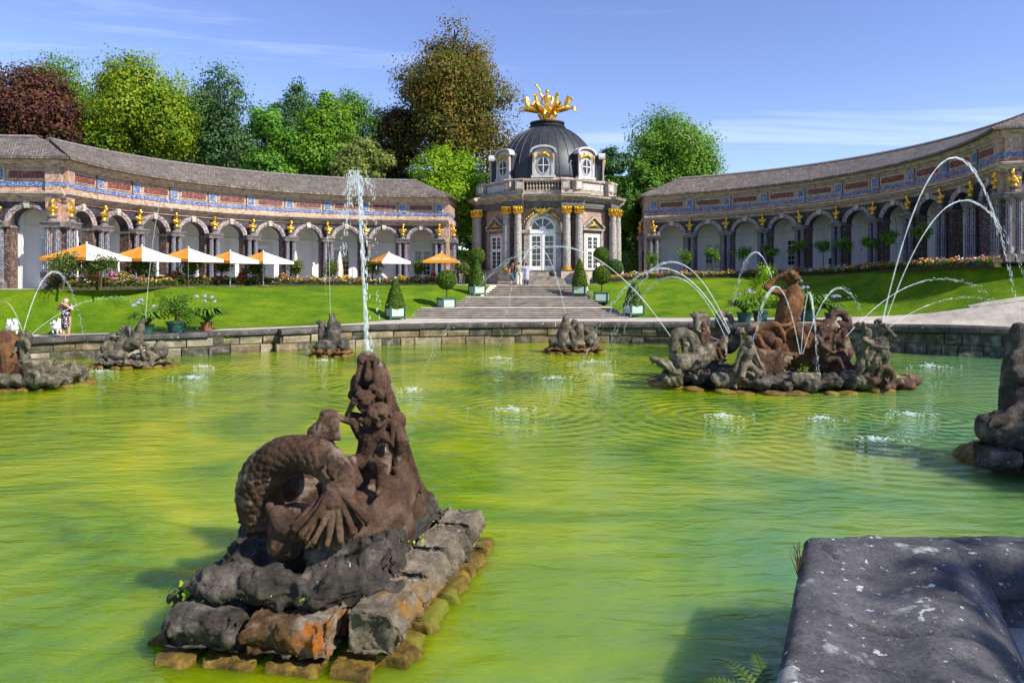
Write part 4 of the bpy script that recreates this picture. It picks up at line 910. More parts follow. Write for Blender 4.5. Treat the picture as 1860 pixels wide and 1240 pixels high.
# dormers: eight, each with an oval window
def dormer(k):
    a = -PI/2 + k*PI/4; c, s = math.cos(a), math.sin(a); RD = 4.72
    f = lambda u, n, z: Vector((c*(RD+n) - s*u, s*(RD+n) + c*u, z))
    body = [(-0.80, 8.5), (0.80, 8.5), (0.80, 10.55)] + [(0.80*math.cos(PI*i/10), 10.55 + 0.42*math.sin(PI*i/10)) for i in range(1, 10)] + [(-0.80, 10.55)]
    d = MB().prism(body, lambda u, z: f(u, -2.2, z), lambda u, z: f(u, 0.0, z)).build('dormer', MT['lead'], tp)
    face = [(-0.80, 8.62), (0.80, 8.62), (0.80, 10.5)] + [(0.80*math.cos(PI*i/10), 10.5 + 0.40*math.sin(PI*i/10)) for i in range(1, 10)] + [(-0.80, 10.5)]
    MB().prism(face, lambda u, z: f(u*0.96, 0.001, z), lambda u, z: f(u*0.96, 0.08, z)).build('dormer_face', MT['dormer'], d)
    MB().mbox(f, -0.98, 0.98, -0.1, 0.22, 8.5, 8.68).build('dormer_sill', MT['dormer'], d)
    for sx in (-1, 1): MB().mbox(f, sx*0.76 - 0.12, sx*0.76 + 0.12, 0.03, 0.15, 8.681, 10.46).build('dormer_pilaster', MT['dormer'], d)
    hood = [(-1.02, 10.48)] + [(-0.92*math.cos(PI*i/12), 10.55 + 0.40*math.sin(PI*i/12)) for i in range(13)] + [(1.02, 10.48), (1.04, 10.60)] + [(1.02*math.cos(PI*i/12), 10.66 + 0.46*math.sin(PI*i/12)) for i in range(13)] + [(-1.04, 10.60)]
    MB().prism(hood, lambda u, z: f(u, -0.3, z), lambda u, z: f(u, 0.26, z)).build('dormer_hood', MT['dormer'], d)
    ov = lambda g: [((0.44+g)*math.cos(2*PI*i/22), 9.50 + (0.62+g)*math.sin(2*PI*i/22)) for i in range(22)]
    MB().prism(ov(0.09), lambda u, z: f(u, 0.07, z), lambda u, z: f(u, 0.13, z)).build('oval_frame', MT['dormer'], d)
    w = MB().prism(ov(0.0), lambda u, z: f(u, 0.10, z), lambda u, z: f(u, 0.135, z)).build('oval_pane', MT['glass'], d)
    MB().mbox(f, -0.03, 0.03, 0.11, 0.16, 8.89, 10.11).build('glazing_bar', MT['white_paint'], d)
    MB().mbox(f, -0.43, 0.43, 0.112, 0.158, 9.47, 9.53).build('glazing_bar', MT['white_paint'], d)
    if k in (0, 1, 2, 6, 7):
        S = MB(); S.ell(f(0, 0.16, 10.42), (0.16, 0.16, 0.16))
        for sx in (-1, 1):
            S.limb([f(0, 0.16, 10.46), f(sx*0.28, 0.18, 10.36), f(sx*0.50, 0.16, 10.16)], [0.12, 0.10, 0.05], 8); S.limb([f(sx*0.1, 0.16, 10.5), f(sx*0.25, 0.16, 10.6)], [0.08, 0.04], 8)
            S.limb([f(sx*0.76, 0.18, 10.36), f(sx*0.76, 0.20, 10.1), f(sx*0.76, 0.16, 9.7)], [0.09, 0.07, 0.02], 8)
        fuse(S, 'dormer_ornament', MT['gold_dull'], d, voxel=0.035, smooth=1)
for k in range(8): dormer(k)

# gilded sun chariot on the dome: four horses and a standing charioteer
ch = empty('gilded_chariot_group', TC + Vector((0, 0, 13.89)), TROT)
tag(ch, 'gilded sculpture of four leaping horses and a standing charioteer on top of the dome', 'sculpture')
def horse(S, o, yaw, pitch, sc=1.0):
    M = Matrix.Rotation(yaw, 4, 'Z') @ Matrix.Rotation(-pitch, 4, 'Y'); o = Vector(o)
    T = lambda x, y, z: o + (M @ Vector((x, y, z)))*sc
    L = lambda pts, rad: S.limb([T(*p) for p in pts], [r*sc for r in rad], 10)
    L([(-0.55, 0, 0.0), (-0.15, 0, -0.03), (0.35, 0, 0.03)], [0.25, 0.235, 0.27]); S.ell(T(-0.62, 0, 0.03), 0.25*sc); S.ell(T(0.42, 0, 0.02), 0.24*sc)
    L([(0.42, 0, 0.10), (0.62, 0, 0.42), (0.72, 0, 0.72)], [0.22, 0.155, 0.115]); L([(0.70, 0, 0.78), (0.90, 0, 0.66), (1.04, 0, 0.54)], [0.115, 0.095, 0.065])
    for sy in (-1, 1): L([(0.68, sy*0.05, 0.86), (0.66, sy*0.06, 0.96)], [0.035, 0.015])
    L([(0.62, 0, 0.86), (0.48, 0, 0.66), (0.36, 0, 0.36)], [0.05, 0.075, 0.05])                       # mane
    for sy, k in ((-1, 0.0), (1, 0.16)):
        L([(0.42, sy*0.13, -0.08), (0.78, sy*0.14, -0.14 + k), (0.98, sy*0.14, -0.20 + k*1.5), (1.12, sy*0.13, -0.46 + k*1.3), (1.2, sy*0.13, -0.5 + k)], [0.12, 0.085, 0.06, 0.045, 0.05])
        L([(-0.62, sy*0.14, -0.05), (-0.46, sy*0.15, -0.38), (-0.72, sy*0.15, -0.66), (-0.66, sy*0.15, -0.98), (-0.58, sy*0.15, -1.02)], [0.18, 0.12, 0.065, 0.05, 0.055])
    L([(-0.84, 0, 0.10), (-1.02, 0, 0.08), (-1.14, 0, -0.18), (-1.12, 0, -0.52)], [0.06, 0.08, 0.08, 0.02])
for i, (x, y, yaw, pit, sc) in enumerate(((-1.15, -0.25, R(188), 0.12, 1.12), (-0.62, -0.75, R(243), 0.26, 1.12), (0.66, -0.75, R(-65), 0.26, 1.12), (1.2, -0.25, R(-8), 0.14, 1.12))):
    S = MB(); horse(S, (x, y, 1.10), yaw, pit, sc); fuse(S, 'horse', MT['gold'], ch, voxel=0.03, smooth=2)
S = MB()
def LL(p, r): S.limb(p, r, 10)
LL([(0, 0.1, 0.1), (0, 0.1, 0.7), (0, 0.05, 1.3)], [0.48, 0.36, 0.27]); LL([(0, 0.05, 1.3), (0, 0.0, 1.75), (0, 0.0, 2.15)], [0.25, 0.24, 0.30]); S.ell((0, 0, 2.2), (0.40, 0.2, 0.15))
LL([(0, 0, 2.3), (0, -0.02, 2.5)], [0.09, 0.085]); S.ell((0, -0.03, 2.66), (0.16, 0.17, 0.20)); S.ell((0, 0.03, 2.72), (0.18, 0.18, 0.16))
LL([(-0.40, 0, 2.22), (-0.62, -0.05, 2.5), (-0.66, -0.08, 2.85), (-0.88, -0.1, 3.15)], [0.12, 0.095, 0.08, 0.06]); S.ell((-0.94, -0.1, 3.24), (0.10, 0.06, 0.10)); LL([(-0.94, -0.1, 3.24), (-1.04, -0.1, 3.34)], [0.04, 0.02]); LL([(-0.9, -0.1, 3.26), (-0.86, -0.1, 3.40)], [0.04, 0.02])
LL([(0.40, 0, 2.2), (0.50, -0.05, 1.85), (0.34, -0.25, 1.55)], [0.12, 0.09, 0.07]); S.ell((0.32, -0.3, 1.53), 0.08)
LL([(-0.4, 0.05, 2.15), (-0.55, 0.15, 1.8), (-0.35, 0.1, 1.55)], [0.10, 0.12, 0.06]); LL([(-0.3, 0.1, 1.2), (-0.45, 0.1, 0.9), (-0.35, 0.05, 0.75)], [0.14, 0.16, 0.10]); LL([(0.3, 0.1, 1.2), (0.48, 0.1, 0.9), (0.36, 0.05, 0.7)], [0.14, 0.16, 0.10])
for j in range(7): LL([(-0.24 + 0.08*j, -0.15, 1.25), (-0.36 + 0.12*j, -0.26, 0.3)], [0.05, 0.07])
fuse(S, 'charioteer', MT['gold'], ch, voxel=0.03, smooth=1)
MB().lathe([(1.1, 0.0), (1.12, 0.06), (0.95, 0.14), (0.5, 0.2)], 24).build('base', MT['gold_dull'], ch, True)
# ---------------------------------------------------------------- stone sculpture in the pool
def figure(S, o, h, yaw=0.0, lean=0.0, pose=None, child=False, k=10, roll=0.0, W=None):
    """a human figure of height h; joints in units of h, x to its left, -y forward; pose overrides joints"""
    J = dict(pel=(0,0,.50), bel=(0,-.01,.60), che=(0,0,.72), nec=(0,0,.83), hea=(0,-.015,.91), sl=(.115,0,.785), sr=(-.115,0,.785), el=(.15,-.01,.62), er=(-.15,-.01,.62), hl=(.15,-.06,.47), hr=(-.15,-.06,.47),
             pl=(.06,0,.48), pr=(-.06,0,.48), kl=(.065,-.01,.27), kr=(-.065,-.01,.27), fl=(.065,0,.03), fr=(-.065,0,.03))
    if pose: J.update(pose)
    M = Matrix.Translation(Vector(o)) @ Matrix.Rotation(yaw, 4, 'Z') @ Matrix.Rotation(lean, 4, 'X') @ Matrix.Rotation(roll, 4, 'Y') @ Matrix.Scale(h, 4)
    T = {n: M @ Vector(p) for n, p in J.items()}; T.update({n: Vector(p) for n, p in (W or {}).items()}); f = 1.28 if child else 1.0
    def L(ns, rs): S.limb([T[n] if isinstance(n, str) else M @ Vector(n) for n in ns], [r*h*f for r in rs], k)
    L(['pel', 'bel', 'che'], [.085, .078, .092]); L(['sl', 'che', 'sr'], [.045, .085, .045]); L(['pl', 'pel', 'pr'], [.07, .08, .07])
    L(['che', 'nec', 'hea'], [.06, .038, .045]); hr = .066*h*(1.35 if child else 1.0)
    S.ell(T['hea'], (hr*.86, hr*.98, hr*1.18), Euler((lean, 0, yaw)), k, 8)
    fw = (M.to_3x3() @ Vector((0, -1, 0))).normalized(); S.ell(T['hea'] + fw*hr*0.98, (hr*.16, hr*.2, hr*.22), None, 6, 5); S.ell(T['hea'] + fw*hr*.6 - Vector((0, 0, hr*.75)), hr*.36, None, 8, 6)
    for s_ in 'lr':
        L(['s'+s_, 'e'+s_, 'h'+s_], [.043, .034, .024])
        L(['p'+s_, 'k'+s_, 'f'+s_], [.068, .048, .030])
        hv = (T['h'+s_] - T['e'+s_]).normalized(); side = hv.cross(fw); side = side.normalized() if side.length > .01 else Vector((1,0,0))
        S.ell(T['h'+s_] + hv*.03*h, .028*h*f, None, 8, 6)
        for q in range(4): S.limb([T['h'+s_] + hv*.035*h + side*(q-1.5)*.014*h, T['h'+s_] + hv*(.088 - .006*abs(q-1.3))*h + side*(q-1.5)*.018*h + fw*.012*h], [.0085*h*f, .006*h*f], 6)
        S.limb([T['h'+s_] + side*.02*h, T['h'+s_] + hv*.04*h + side*.048*h], [.010*h*f, .007*h*f], 6)
        S.limb([T['f'+s_], T['f'+s_] + fw*.10*h - Vector((0,0,.008*h))], [.030*h*f, .024*h*f], 8)
    return T
def curls(S, c, r, n=14, seed=0, rr=0.3):
    rg = random.Random(seed)
    for i in range(n):
        a, b_ = rg.uniform(0, 2*PI), rg.uniform(-.1, 1.2); S.ell(Vector(c) + Vector((math.cos(a)*math.cos(b_), math.sin(a)*math.cos(b_), math.sin(b_)))*r, r*rr*rg.uniform(.8, 1.25), None, 8, 6)
def bez(pts, n=16):
    return [tuple(p) for p in smooth_line(pts, max(2, n//(len(pts)-1)))]
def taper(n, r0, r1, p=1.0): return [r0 + (r1-r0)*(i/(n-1))**p for i in range(n)]
def scaled_tube(S, pts, r0, r1, p=1.0, scale=0.10, rows=7, n=40):
    """a serpent body set with overlapping scales"""
    q = [Vector(x) for x in bez(pts, n)]; rad = taper(len(q), r0, r1, p); S.limb(q, rad, 14)
    step = max(1, int(len(q)/(sum((q[i+1]-q[i]).length for i in range(len(q)-1))/(scale*0.85)))); u = None
    for c_, i in enumerate(range(1, len(q)-1, step)):
        t = (q[i+1]-q[i-1]).normalized(); u = (t.orthogonal() if u is None else (u - t*u.dot(t))).normalized(); w = t.cross(u); k = max(6, int(2*PI*rad[i]/(scale*0.9)))
        for j in range(k):
            a = 2*PI*(j + .5*(c_ % 2))/k; nn = u*math.cos(a) + w*math.sin(a); sd = t.cross(nn)
            zax = (nn + t*(-0.32)).normalized(); xax = sd.normalized(); yax = zax.cross(xax)
            Mx = Matrix((xax, yax, zax)).transposed()
            S.ell(q[i] + nn*rad[i]*0.99, (scale*.60, scale*.74, scale*.32), Mx, 8, 4)
def boulder(S, c, r, seed=0, n=5):
    rg = random.Random(seed)
    c = Vector(c); S.ell(c, r)
    for i in range(n):
        d = Vector((rg.uniform(-1, 1)*r[0], rg.uniform(-1, 1)*r[1], rg.uniform(-.8, .8)*r[2]))*.55
        S.ell(c + d, (r[0]*rg.uniform(.4, .7), r[1]*rg.uniform(.4, .7), r[2]*rg.uniform(.45, .75)), (rg.uniform(0, 3), rg.uniform(0, 3), rg.uniform(0, 3)))
def rock_block(name, p0, p1, width, z0, z1, mat, parent, seed=0, voxel=0.022, amp=0.09, org=(0, 0, 0), droop=2):
    """a worn ashlar block lying from p0 to p1, with lobes hanging over its outer face"""
    rg = random.Random(seed); S = MB(); p0 = Vector((*p0, 0)); p1 = Vector((*p1, 0)); t = (p1-p0); L = t.length; t.normalize(); nr = Vector((t.y, -t.x, 0)); og = Vector(org)
    zc = (z0+z1)/2; hz = (z1-z0)/2
    m = lambda a, n, z: p0 + t*a + nr*n + Vector((0, 0, z)) - og
    S.sweep(lambda a, n, z: m(a, n, z), [(-width/2, z0), (width/2-.03, z0), (width/2, zc), (width/2-.05, z1-.03), (width/2-.12, z1), (-width/2, z1)], [0.015, L-.015])
    k = max(1, int(L/(0.30)))
    for i in range(k*droop):
        a = L*(i + rg.uniform(.2, .8))/(k*droop); S.ell(m(a, width/2 - .07, zc + rg.uniform(-.06, .06)), (L/k/droop*.62*rg.uniform(.8, 1.2), .13*rg.uniform(.8, 1.3), hz*rg.uniform(.7, 1.02)), (0, 0, math.atan2(t.y, t.x)))
    S2 = MB(); S2.v = S.v; S2.f = S.f
    return fuse(S2, name, mat, parent, voxel=voxel, smooth=4, disp=[(-0.42, amp*1.1), (0.25, amp), (0.06, amp*.42)])

# ---- the big sea monster in the foreground
OG = Vector((-2.0, 8.2, 0))
sm = empty('sea_monster_fountain', OG); tag(sm, 'brown stone sea horse with coiled scaly tail on a rock plinth in the foreground', 'sculpture')
g = lambda px, py, d: P(px, py, d) - OG
S = MB()
# coil: rises from the plinth on the left, arches over and comes down at the right into a fluted fin
coil = [(648, 985, 8.35), (575, 1003, 8.35), (512, 978, 8.25), (474, 920, 8.05), (474, 868, 7.9), (505, 834, 7.8), (552, 824, 7.7), (592, 838, 7.55), (616, 872, 7.4), (612, 925, 7.2)]
scaled_tube(S, [g(*c) for c in coil], 0.30, 0.125, 0.75, 0.105, n=90)
for i, c in enumerate([(440, 935), (436, 905), (438, 875), (448, 846), (466, 822), (490, 806), (518, 799), (546, 798), (574, 804)]): S.ell(g(c[0]+5, c[1]+4, 7.9), (.055, .05, .05)); S.ell(g(c[0]+10, c[1]-3, 7.92), .035)
S.ell(g(556, 905, 8.5), (.42, .34, .46)); S.ell(g(535, 960, 8.0), (.30, .3, .28))
# inner curl shell
S.limb(bez([g(505, 935, 7.35), g(515, 960, 7.2), g(545, 968, 7.15), g(580, 950, 7.2), g(590, 925, 7.3)], 16), taper(17, .10, .06), 10)
S.ell(g(535, 940, 7.5), (.26, .25, .14)); S.ell(g(520, 985, 7.3), (.20, .2, .17)); S.limb(bez([g(490, 920, 7.45), g(505, 948, 7.25), g(548, 950, 7.2), g(575, 930, 7.3)], 12), taper(13, .05, .05), 8)
# tail fin fan
for i in range(12):
    f_ = i/11; e = (534 + 132*f_, 962 + 36*math.sin(PI*f_) - 18*f_); dp = 6.99 if i % 2 else 7.06
    S.limb([g(609, 880, 7.30), g((609+e[0])/2 + 3, (888+e[1])/2, dp + .08), g(e[0], e[1], dp), g(e[0] + 3*math.cos(i), e[1] + 9, dp + .07)], [.06, .040, .034, .016], 8)
    S.limb([g(609, 884, 7.38), g(e[0], e[1]-8, 7.12)], [.06, .03], 8)
S.limb([g(618, 850, 7.45), g(622, 880, 7.32), g(616, 905, 7.24)], [.10, .10, .07])
for i in range(30):   # shaggy hair along the falling tail
    a = g(612 + random.uniform(-20, 24), 836 + i*3.2, 7.26); S.limb([a, a + Vector((random.uniform(-.05, .05), -.05, -.07)), a + Vector((random.uniform(-.06, .06), -.04, -.15))], [.022, .026, .010], 6)
# haunch, trunk, chest and neck
S.limb([g(640, 985, 8.2), g(675, 930, 8.5), g(700, 880, 8.9), g(702, 820, 9.05), g(694, 760, 9.05), g(688, 715, 9.0), g(680, 690, 8.9)], [.42, .45, .43, .30, .22, .19, .17], 14)
S.ell(g(735, 930, 9.1), (.28, .42, .42)); S.ell(g(700, 960, 8.6), (.36, .36, .44)); S.ell(g(650, 945, 8.2), (.30, .3, .36)); S.ell(g(660, 1000, 8.2), (.45, .5, .30))
# drapery-like folds of skin down the flank and breast
for (pts_, r_) in ((((704, 715), (722, 790), (742, 868)), .05), (((714, 730), (738, 815), (764, 895)), .055), (((700, 800), (716, 880), (722, 960)), .06), (((724, 840), (744, 905), (750, 962)), .06), (((682, 870), (676, 930), (690, 990)), .07), (((652, 860), (650, 905), (664, 960)), .06), (((710, 870), (728, 930), (734, 980)), .05)):
    S.limb(bez([g(*p, 8.62 + .004*(p[0]-690)) for p in pts_], 10), [r_*.7] + [r_]*9 + [r_*.4], 8)
for i in range(10): S.limb([g(700 + 3*i, 760 + 14*i, 8.66 + .03*i), g(690 + 3*i, 776 + 15*i, 8.56 + .03*i)], [.06, .025], 6)
# folded foreleg and webbed foot
S.limb([g(742, 890, 9.2), g(758, 905, 9.3), g(772, 930, 9.35), g(760, 965, 9.3), g(722, 985, 9.15)], [.20, .17, .14, .13, .10], 12); S.limb([g(748, 868, 9.25), g(750, 885, 9.25)], [.08, .10]); S.ell(g(778, 915, 9.4), (.1, .14, .17)); S.ell(g(740, 985, 9.2), (.26, .22, .14))
S.limb([g(716, 870, 8.9), g(712, 930, 8.75), g(704, 985, 8.6)], [.10, .11, .12]); S.limb([g(690, 760, 8.75), g(712, 830, 8.75), g(706, 900, 8.6)], [.12, .13, .08])
# the head, muzzle to the sky
S.limb([g(692, 742, 8.98), g(684, 712, 8.95), g(676, 684, 8.9), g(671, 666, 8.87), g(667, 655, 8.85)], [.20, .205, .185, .155, .130], 14)
S.ell(g(646, 704, 8.82), (.07, .10, .17)); S.ell(g(658, 654, 8.75), (.055, .08, .05)); S.ell(g(682, 655, 8.80), (.06, .08, .055)); S.ell(g(668, 652, 8.82), (.12, .12, .035))
S.limb([g(694, 662, 8.93), g(700, 680, 8.95), g(704, 704, 9.0), g(704, 735, 9.0)], [.045, .06, .07, .09]); S.limb([g(655, 666, 8.75), g(651, 690, 8.72), g(640, 718, 8.75)], [.045, .05, .06]); S.limb([g(681, 664, 8.72), g(682, 690, 8.66), g(690, 718, 8.66)], [.035, .045, .06]); S.limb([g(668, 662, 8.70), g(667, 688, 8.64)], [.03, .05]); S.ell(g(705, 690, 8.95), (.045, .09, .08)); S.ell(g(650, 706, 8.66), (.05, .05, .045)); S.ell(g(676, 704, 8.62), (.055, .05, .045)); S.limb([g(696, 716, 8.75), g(706, 740, 8.72), g(712, 768, 8.68)], [.07, .09, .06])
for i in range(26):
    f_ = i/25; x_ = 696 + 30*f_ + 6*math.sin(i*2.1); y_ = 700 + 150*f_; S.limb([g(x_, y_, 8.80), g(x_ + 7, y_ + 12, 8.74), g(x_ + 3, y_ + 28, 8.74)], [.018, .030, .010], 6)
# two children clinging to the neck, one holding a shell
figure(S, (0, 0, 0), 1.22, 0, 0, None, True, 12, 0, dict(pel=g(664, 838, 8.40), bel=g(666, 820, 8.38), che=g(674, 797, 8.36), nec=g(682, 775, 8.32), hea=g(689, 757, 8.28), sl=g(694, 790, 8.28), sr=g(655, 788, 8.36), er=g(640, 766, 8.22), hr=g(612, 757, 8.08),
    el=g(712, 806, 8.22), hl=g(714, 778, 8.30), pl=g(680, 842, 8.35), pr=g(652, 840, 8.36), kl=g(694, 850, 8.06), kr=g(634, 838, 8.06), fl=g(690, 890, 8.12), fr=g(652, 872, 8.0)))
curls(S, g(689, 754, 8.28), .125, 60, 3, .26)
figure(S, (0, 0, 0), 1.1, 0, 0, None, True, 12, 0, dict(pel=g(690, 800, 8.75), bel=g(684, 785, 8.72), che=g(676, 765, 8.68), nec=g(668, 747, 8.62), hea=g(660, 731, 8.56), sl=g(688, 756, 8.62), sr=g(656, 758, 8.66), er=g(632, 752, 8.55), hr=g(640, 734, 8.48), el=g(705, 748, 8.62), hl=g(706, 726, 8.66), pl=g(700, 806, 8.7), pr=g(680, 806, 8.7), kl=g(716, 815, 8.6), kr=g(690, 825, 8.6), fl=g(720, 850, 8.65), fr=g(700, 858, 8.62)))
curls(S, g(660, 729, 8.56), .115, 50, 5, .26)
for i in range(6): S.ell(g(598 - 1.5*i, 752 + 7*i, 8.05), (.09 + .018*i, .09 + .015*i, .05))     # fluted shell
S.ell(g(596, 752, 8.08), (.10, .09, .06)); S.ell(g(587, 786, 8.05), (.185, .14, .12)); S.limb([g(582, 800, 8.05), g(606, 826, 7.9)], [.13, .07])
for i in range(9): S.limb([g(588 + 3*i, 757, 7.96), g(572 + 5.4*i, 796, 7.93)], [.02, .026], 6)
# long leaves hanging down the mane
for (a, b_, c_, r) in (((712, 762), (690, 772), (676, 786), .10), ((700, 790), (688, 825), (682, 856), .11), ((716, 800), (700, 845), (695, 885), .07), ((722, 770), (730, 800), (722, 836), .09)):
    S.limb([g(*a, 8.45), g(*b_, 8.38), g(*c_, 8.4)], [r*.55, r, r*.35], 10)
S.ell(g(718, 765, 8.5), .13); S.ell(g(722, 800, 8.7), (.12, .12, .16))
fuse(S, 'monster_body', MT['brown_stone'], sm, voxel=0.0105, smooth=1, disp=[(0.20, 0.03), (0.04, 0.010)])
# plinth: rough inner rock, then the ring of worn blocks, then the wet footing
S = MB()
for i, (x, y, z, r) in enumerate(((-.95, -.95, .62, (.38, .34, .24)), (-.45, -1.05, .62, (.40, .30, .27)), (.08, -1.08, .60, (.40, .32, .27)), (.45, -.85, .58, (.34, .34, .25)), (.55, -.35, .66, (.30, .40, .30)), (-.6, -.3, .70, (.6, .7, .28)), (.3, .2, .70, (.6, .8, .26)), (.7, .9, .62, (.4, .6, .24)), (-.3, .9, .6, (.6, .6, .2)), (-.95, .3, .55, (.4, .7, .25)), (.28, -.70, .80, (.30, .25, .22)), (.62, -.55, .72, (.20, .22, .24)))): boulder(S, (x, y, z), r, i+4)
S.box(-1.2, .9, -1.0, 1.4, 0.0, .55)
boulder(S, P(600, 1000, 7.3) - OG, (.34, .25, .15), 77, 6); boulder(S, P(645, 995, 7.35) - OG, (.22, .2, .18), 78, 6); boulder(S, P(520, 1000, 7.5) - OG, (.26, .24, .16), 79, 6)
fuse(S, 'inner_rock', MT['rock'], sm, voxel=0.024, smooth=3, disp=[(-0.32, 0.20), (0.3, 0.10), (0.06, 0.05)])
A0, A1, A2, A3 = (-3.36, 7.16), (-1.30, 6.86), (-.62, 9.75), (-2.95, 10.0)
lerp2 = lambda a, b_, t: (a[0] + (b_[0]-a[0])*t, a[1] + (b_[1]-a[1])*t)
# blocks run so that their worn lobes face outwards
for i, (t0, t1, mt) in enumerate(((0.0, .40, 'rock'), (.41, .84, 'rock_moss'))):
    rock_block('plinth_block', lerp2(A0, A1, t0), lerp2(A0, A1, t1), .62, .10, .50, MT[mt], sm, 20+i, 0.02, 0.12, OG, 2)
for i, (t0, t1) in enumerate(((-0.06, .27), (.275, .52), (.525, .80), (.805, 1.0))):
    rock_block('plinth_block', lerp2(A1, A2, t0), lerp2(A1, A2, t1), .52, .14, .56, MT['rock_b'], sm, 30+i, 0.02, 0.10, OG, 2)
for i, (t0, t1) in enumerate(((0.1, .5), (.5, .9))): rock_block('plinth_block', lerp2(A2, A3, t0), lerp2(A2, A3, t1), .5, .12, .48, MT['rock'], sm, 40+i, 0.03, 0.10, OG)
for i, (t0, t1) in enumerate(((0.1, .5), (.5, .93))): rock_block('plinth_block', lerp2(A3, A0, t0), lerp2(A3, A0, t1), .5, .12, .48, MT['rock'], sm, 44+i, 0.03, 0.10, OG)
out2 = lambda p, k: (OG.x + (p[0]-OG.x)*k, OG.y + (p[1]-OG.y)*k)
B0, B1, B2, B3 = out2(A0, 1.07), out2(A1, 1.09), out2(A2, 1.13), out2(A3, 1.05)
for i, (p, q, ts) in enumerate(((B0, B1, (0, .22, .5, .78, 1.0)), (B1, B2, (0, .2, .42, .66, .85, 1.0)), (B2, B3, (0, .5, 1)), (B3, B0, (0, .5, 1)))):
    for j in range(len(ts)-1): rock_block('footing_stone', lerp2(p, q, ts[j]+.008), lerp2(p, q, ts[j+1]-.008), .58, -.75, .13 if i == 1 else .10, MT['rock_wet'], sm, 60+i*9+j, 0.03, 0.055, OG)

# ---- smaller groups
def island(name, label, o, rx, ry, z, mat, seed, n=22, yaw=0.0, skirt=True):
    """a rocky islet: ring of boulders round a core, ochre stones at the waterline"""
    t = empty(name, o); tag(t, label, 'sculpture'); rg = random.Random(seed); S = MB(); cy, sy = math.cos(yaw), math.sin(yaw)
    rot = lambda x, y: (x*cy - y*sy, x*sy + y*cy)
    S.ell((0, 0, z*.3), (rx*.92, ry*.92, z*.75), (0, 0, yaw))
    for i in range(n):
        a = 2*PI*i/n; x, y = rot(rx*.90*math.cos(a), ry*.90*math.sin(a)); s_ = rg.uniform(.8, 1.3)*rx*2.6/n
        boulder(S, (x, y, z*rg.uniform(.35, .65)), (s_, s_, z*rg.uniform(.42, .60)), seed*50+i, 3)
    fuse(S, 'rock_base', mat, t, voxel=max(.035, rx*.016), smooth=2, disp=[(-.35, .24), (.25, .16), (.08, .08)])
    if skirt:
        S = MB()
        for i in range(n):
            a = 2*PI*(i+.5)/n + rg.uniform(-.1, .1); x, y = rot(rx*1.04*math.cos(a), ry*1.04*math.sin(a)); s_ = rg.uniform(.7, 1.2)*rx*2.2/n; S.ell((x, y, rg.uniform(-.03, .03)), (s_*1.3, s_, .11), (0, 0, a+PI/2))
        S.ell((0, 0, -.1), (rx, ry, .18), (0, 0, yaw))
        fuse(S, 'waterline_stones', MT['rock_wet'], t, voxel=max(.04, rx*.018), smooth=2, disp=[(.3, .06)])
    return t
def group(t, name, S, mat, voxel=.035, disp=((.22, .06), (.07, .035))): return fuse(S, name, mat, t, voxel=voxel, smooth=2, disp=list(disp))
def wing_fan(S, o, d0, d1, L, n=6, r=.06):
    o = Vector(o); d0 = Vector(d0).normalized(); d1 = Vector(d1).normalized()
    for i in range(n):
        f_ = i/(n-1); d = (d0*(1-f_) + d1*f_).normalized(); S.limb([o, o + d*L*(.55 - .1*f_), o + d*L*(1 - .3*f_)], [r*1.3, r*1.1, r*.5], 8)
def sea_horse_stone(S, o, yaw, h, tail=True):
    """rearing half-horse with neck stretched up"""
    M = Matrix.Translation(Vector(o)) @ Matrix.Rotation(yaw, 4, 'Z') @ Matrix.Scale(h, 4); T = lambda *p: M @ Vector(p)
    S.limb([T(-.35, 0, .22), T(-.05, 0, .30), T(.18, 0, .42), T(.26, 0, .66), T(.30, 0, .86)], [.19*h, .20*h, .19*h, .11*h, .09*h], 12)
    S.limb([T(.30, 0, .84), T(.33, 0, .95), T(.36, 0, 1.02)], [.085*h, .07*h, .045*h]); S.limb([T(.38, 0, .90), T(.46, 0, .98)], [.04*h, .03*h])
    for sy in (-1, 1): S.limb([T(.16, sy*.12, .36), T(.38, sy*.13, .30), T(.42, sy*.13, .12), T(.48, sy*.13, .06)], [.085*h, .06*h, .045*h, .05*h]); S.limb([T(.26, sy*.03, .92), T(.22, sy*.05, 1.0)], [.03*h, .012*h])
    S.limb([T(.20, 0, .86), T(.10, 0, .66), T(.0, 0, .5)], [.04*h, .06*h, .05*h])
    if tail: S.limb(bez([T(-.3, 0, .2), T(-.62, .05, .16), T(-.82, .05, .36), T(-.70, .05, .56), T(-.55, .05, .46)], 20), taper(21, .16*h, .05*h), 10)

# centre island with the seated river god
t = island('island_fountain_group', 'large island of dark statues round a rust-brown figure shading his eyes', (8.95, 24.5, 0), 3.95, 2.35, .62, MT['rock'], 5, 30)
IO = Vector((8.95, 24.5, 0)); g = lambda px, py, d: P(px, py, d) - IO
S = MB(); boulder(S, g(1440, 640, 24.8), (1.25, .9, .95), 3, 8); boulder(S, g(1400, 625, 24.6), (.7, .6, .6), 4); boulder(S, g(1470, 630, 24.6), (.6, .6, .6), 5)
for (a, b_, c_, r) in (((1375, 600), (1410, 590), (1425, 618), .16), ((1395, 640), (1375, 610), (1400, 600), .18), ((1460, 600), (1490, 590), (1500, 625), .14), ((1380, 650), (1420, 660), (1450, 640), .2)): S.limb(bez([g(*a, 24.0), g(*b_, 23.9), g(*c_, 24.0)], 10), taper(11, r, r*.5), 8)
group(t, 'rock_mound', S, MT['rust_stone'], .04)
S = MB()   # the figure: back to us, one hand to the brow, the other on the thigh
L = lambda pts, rad: S.limb([g(*p) for p in pts], rad, 12)
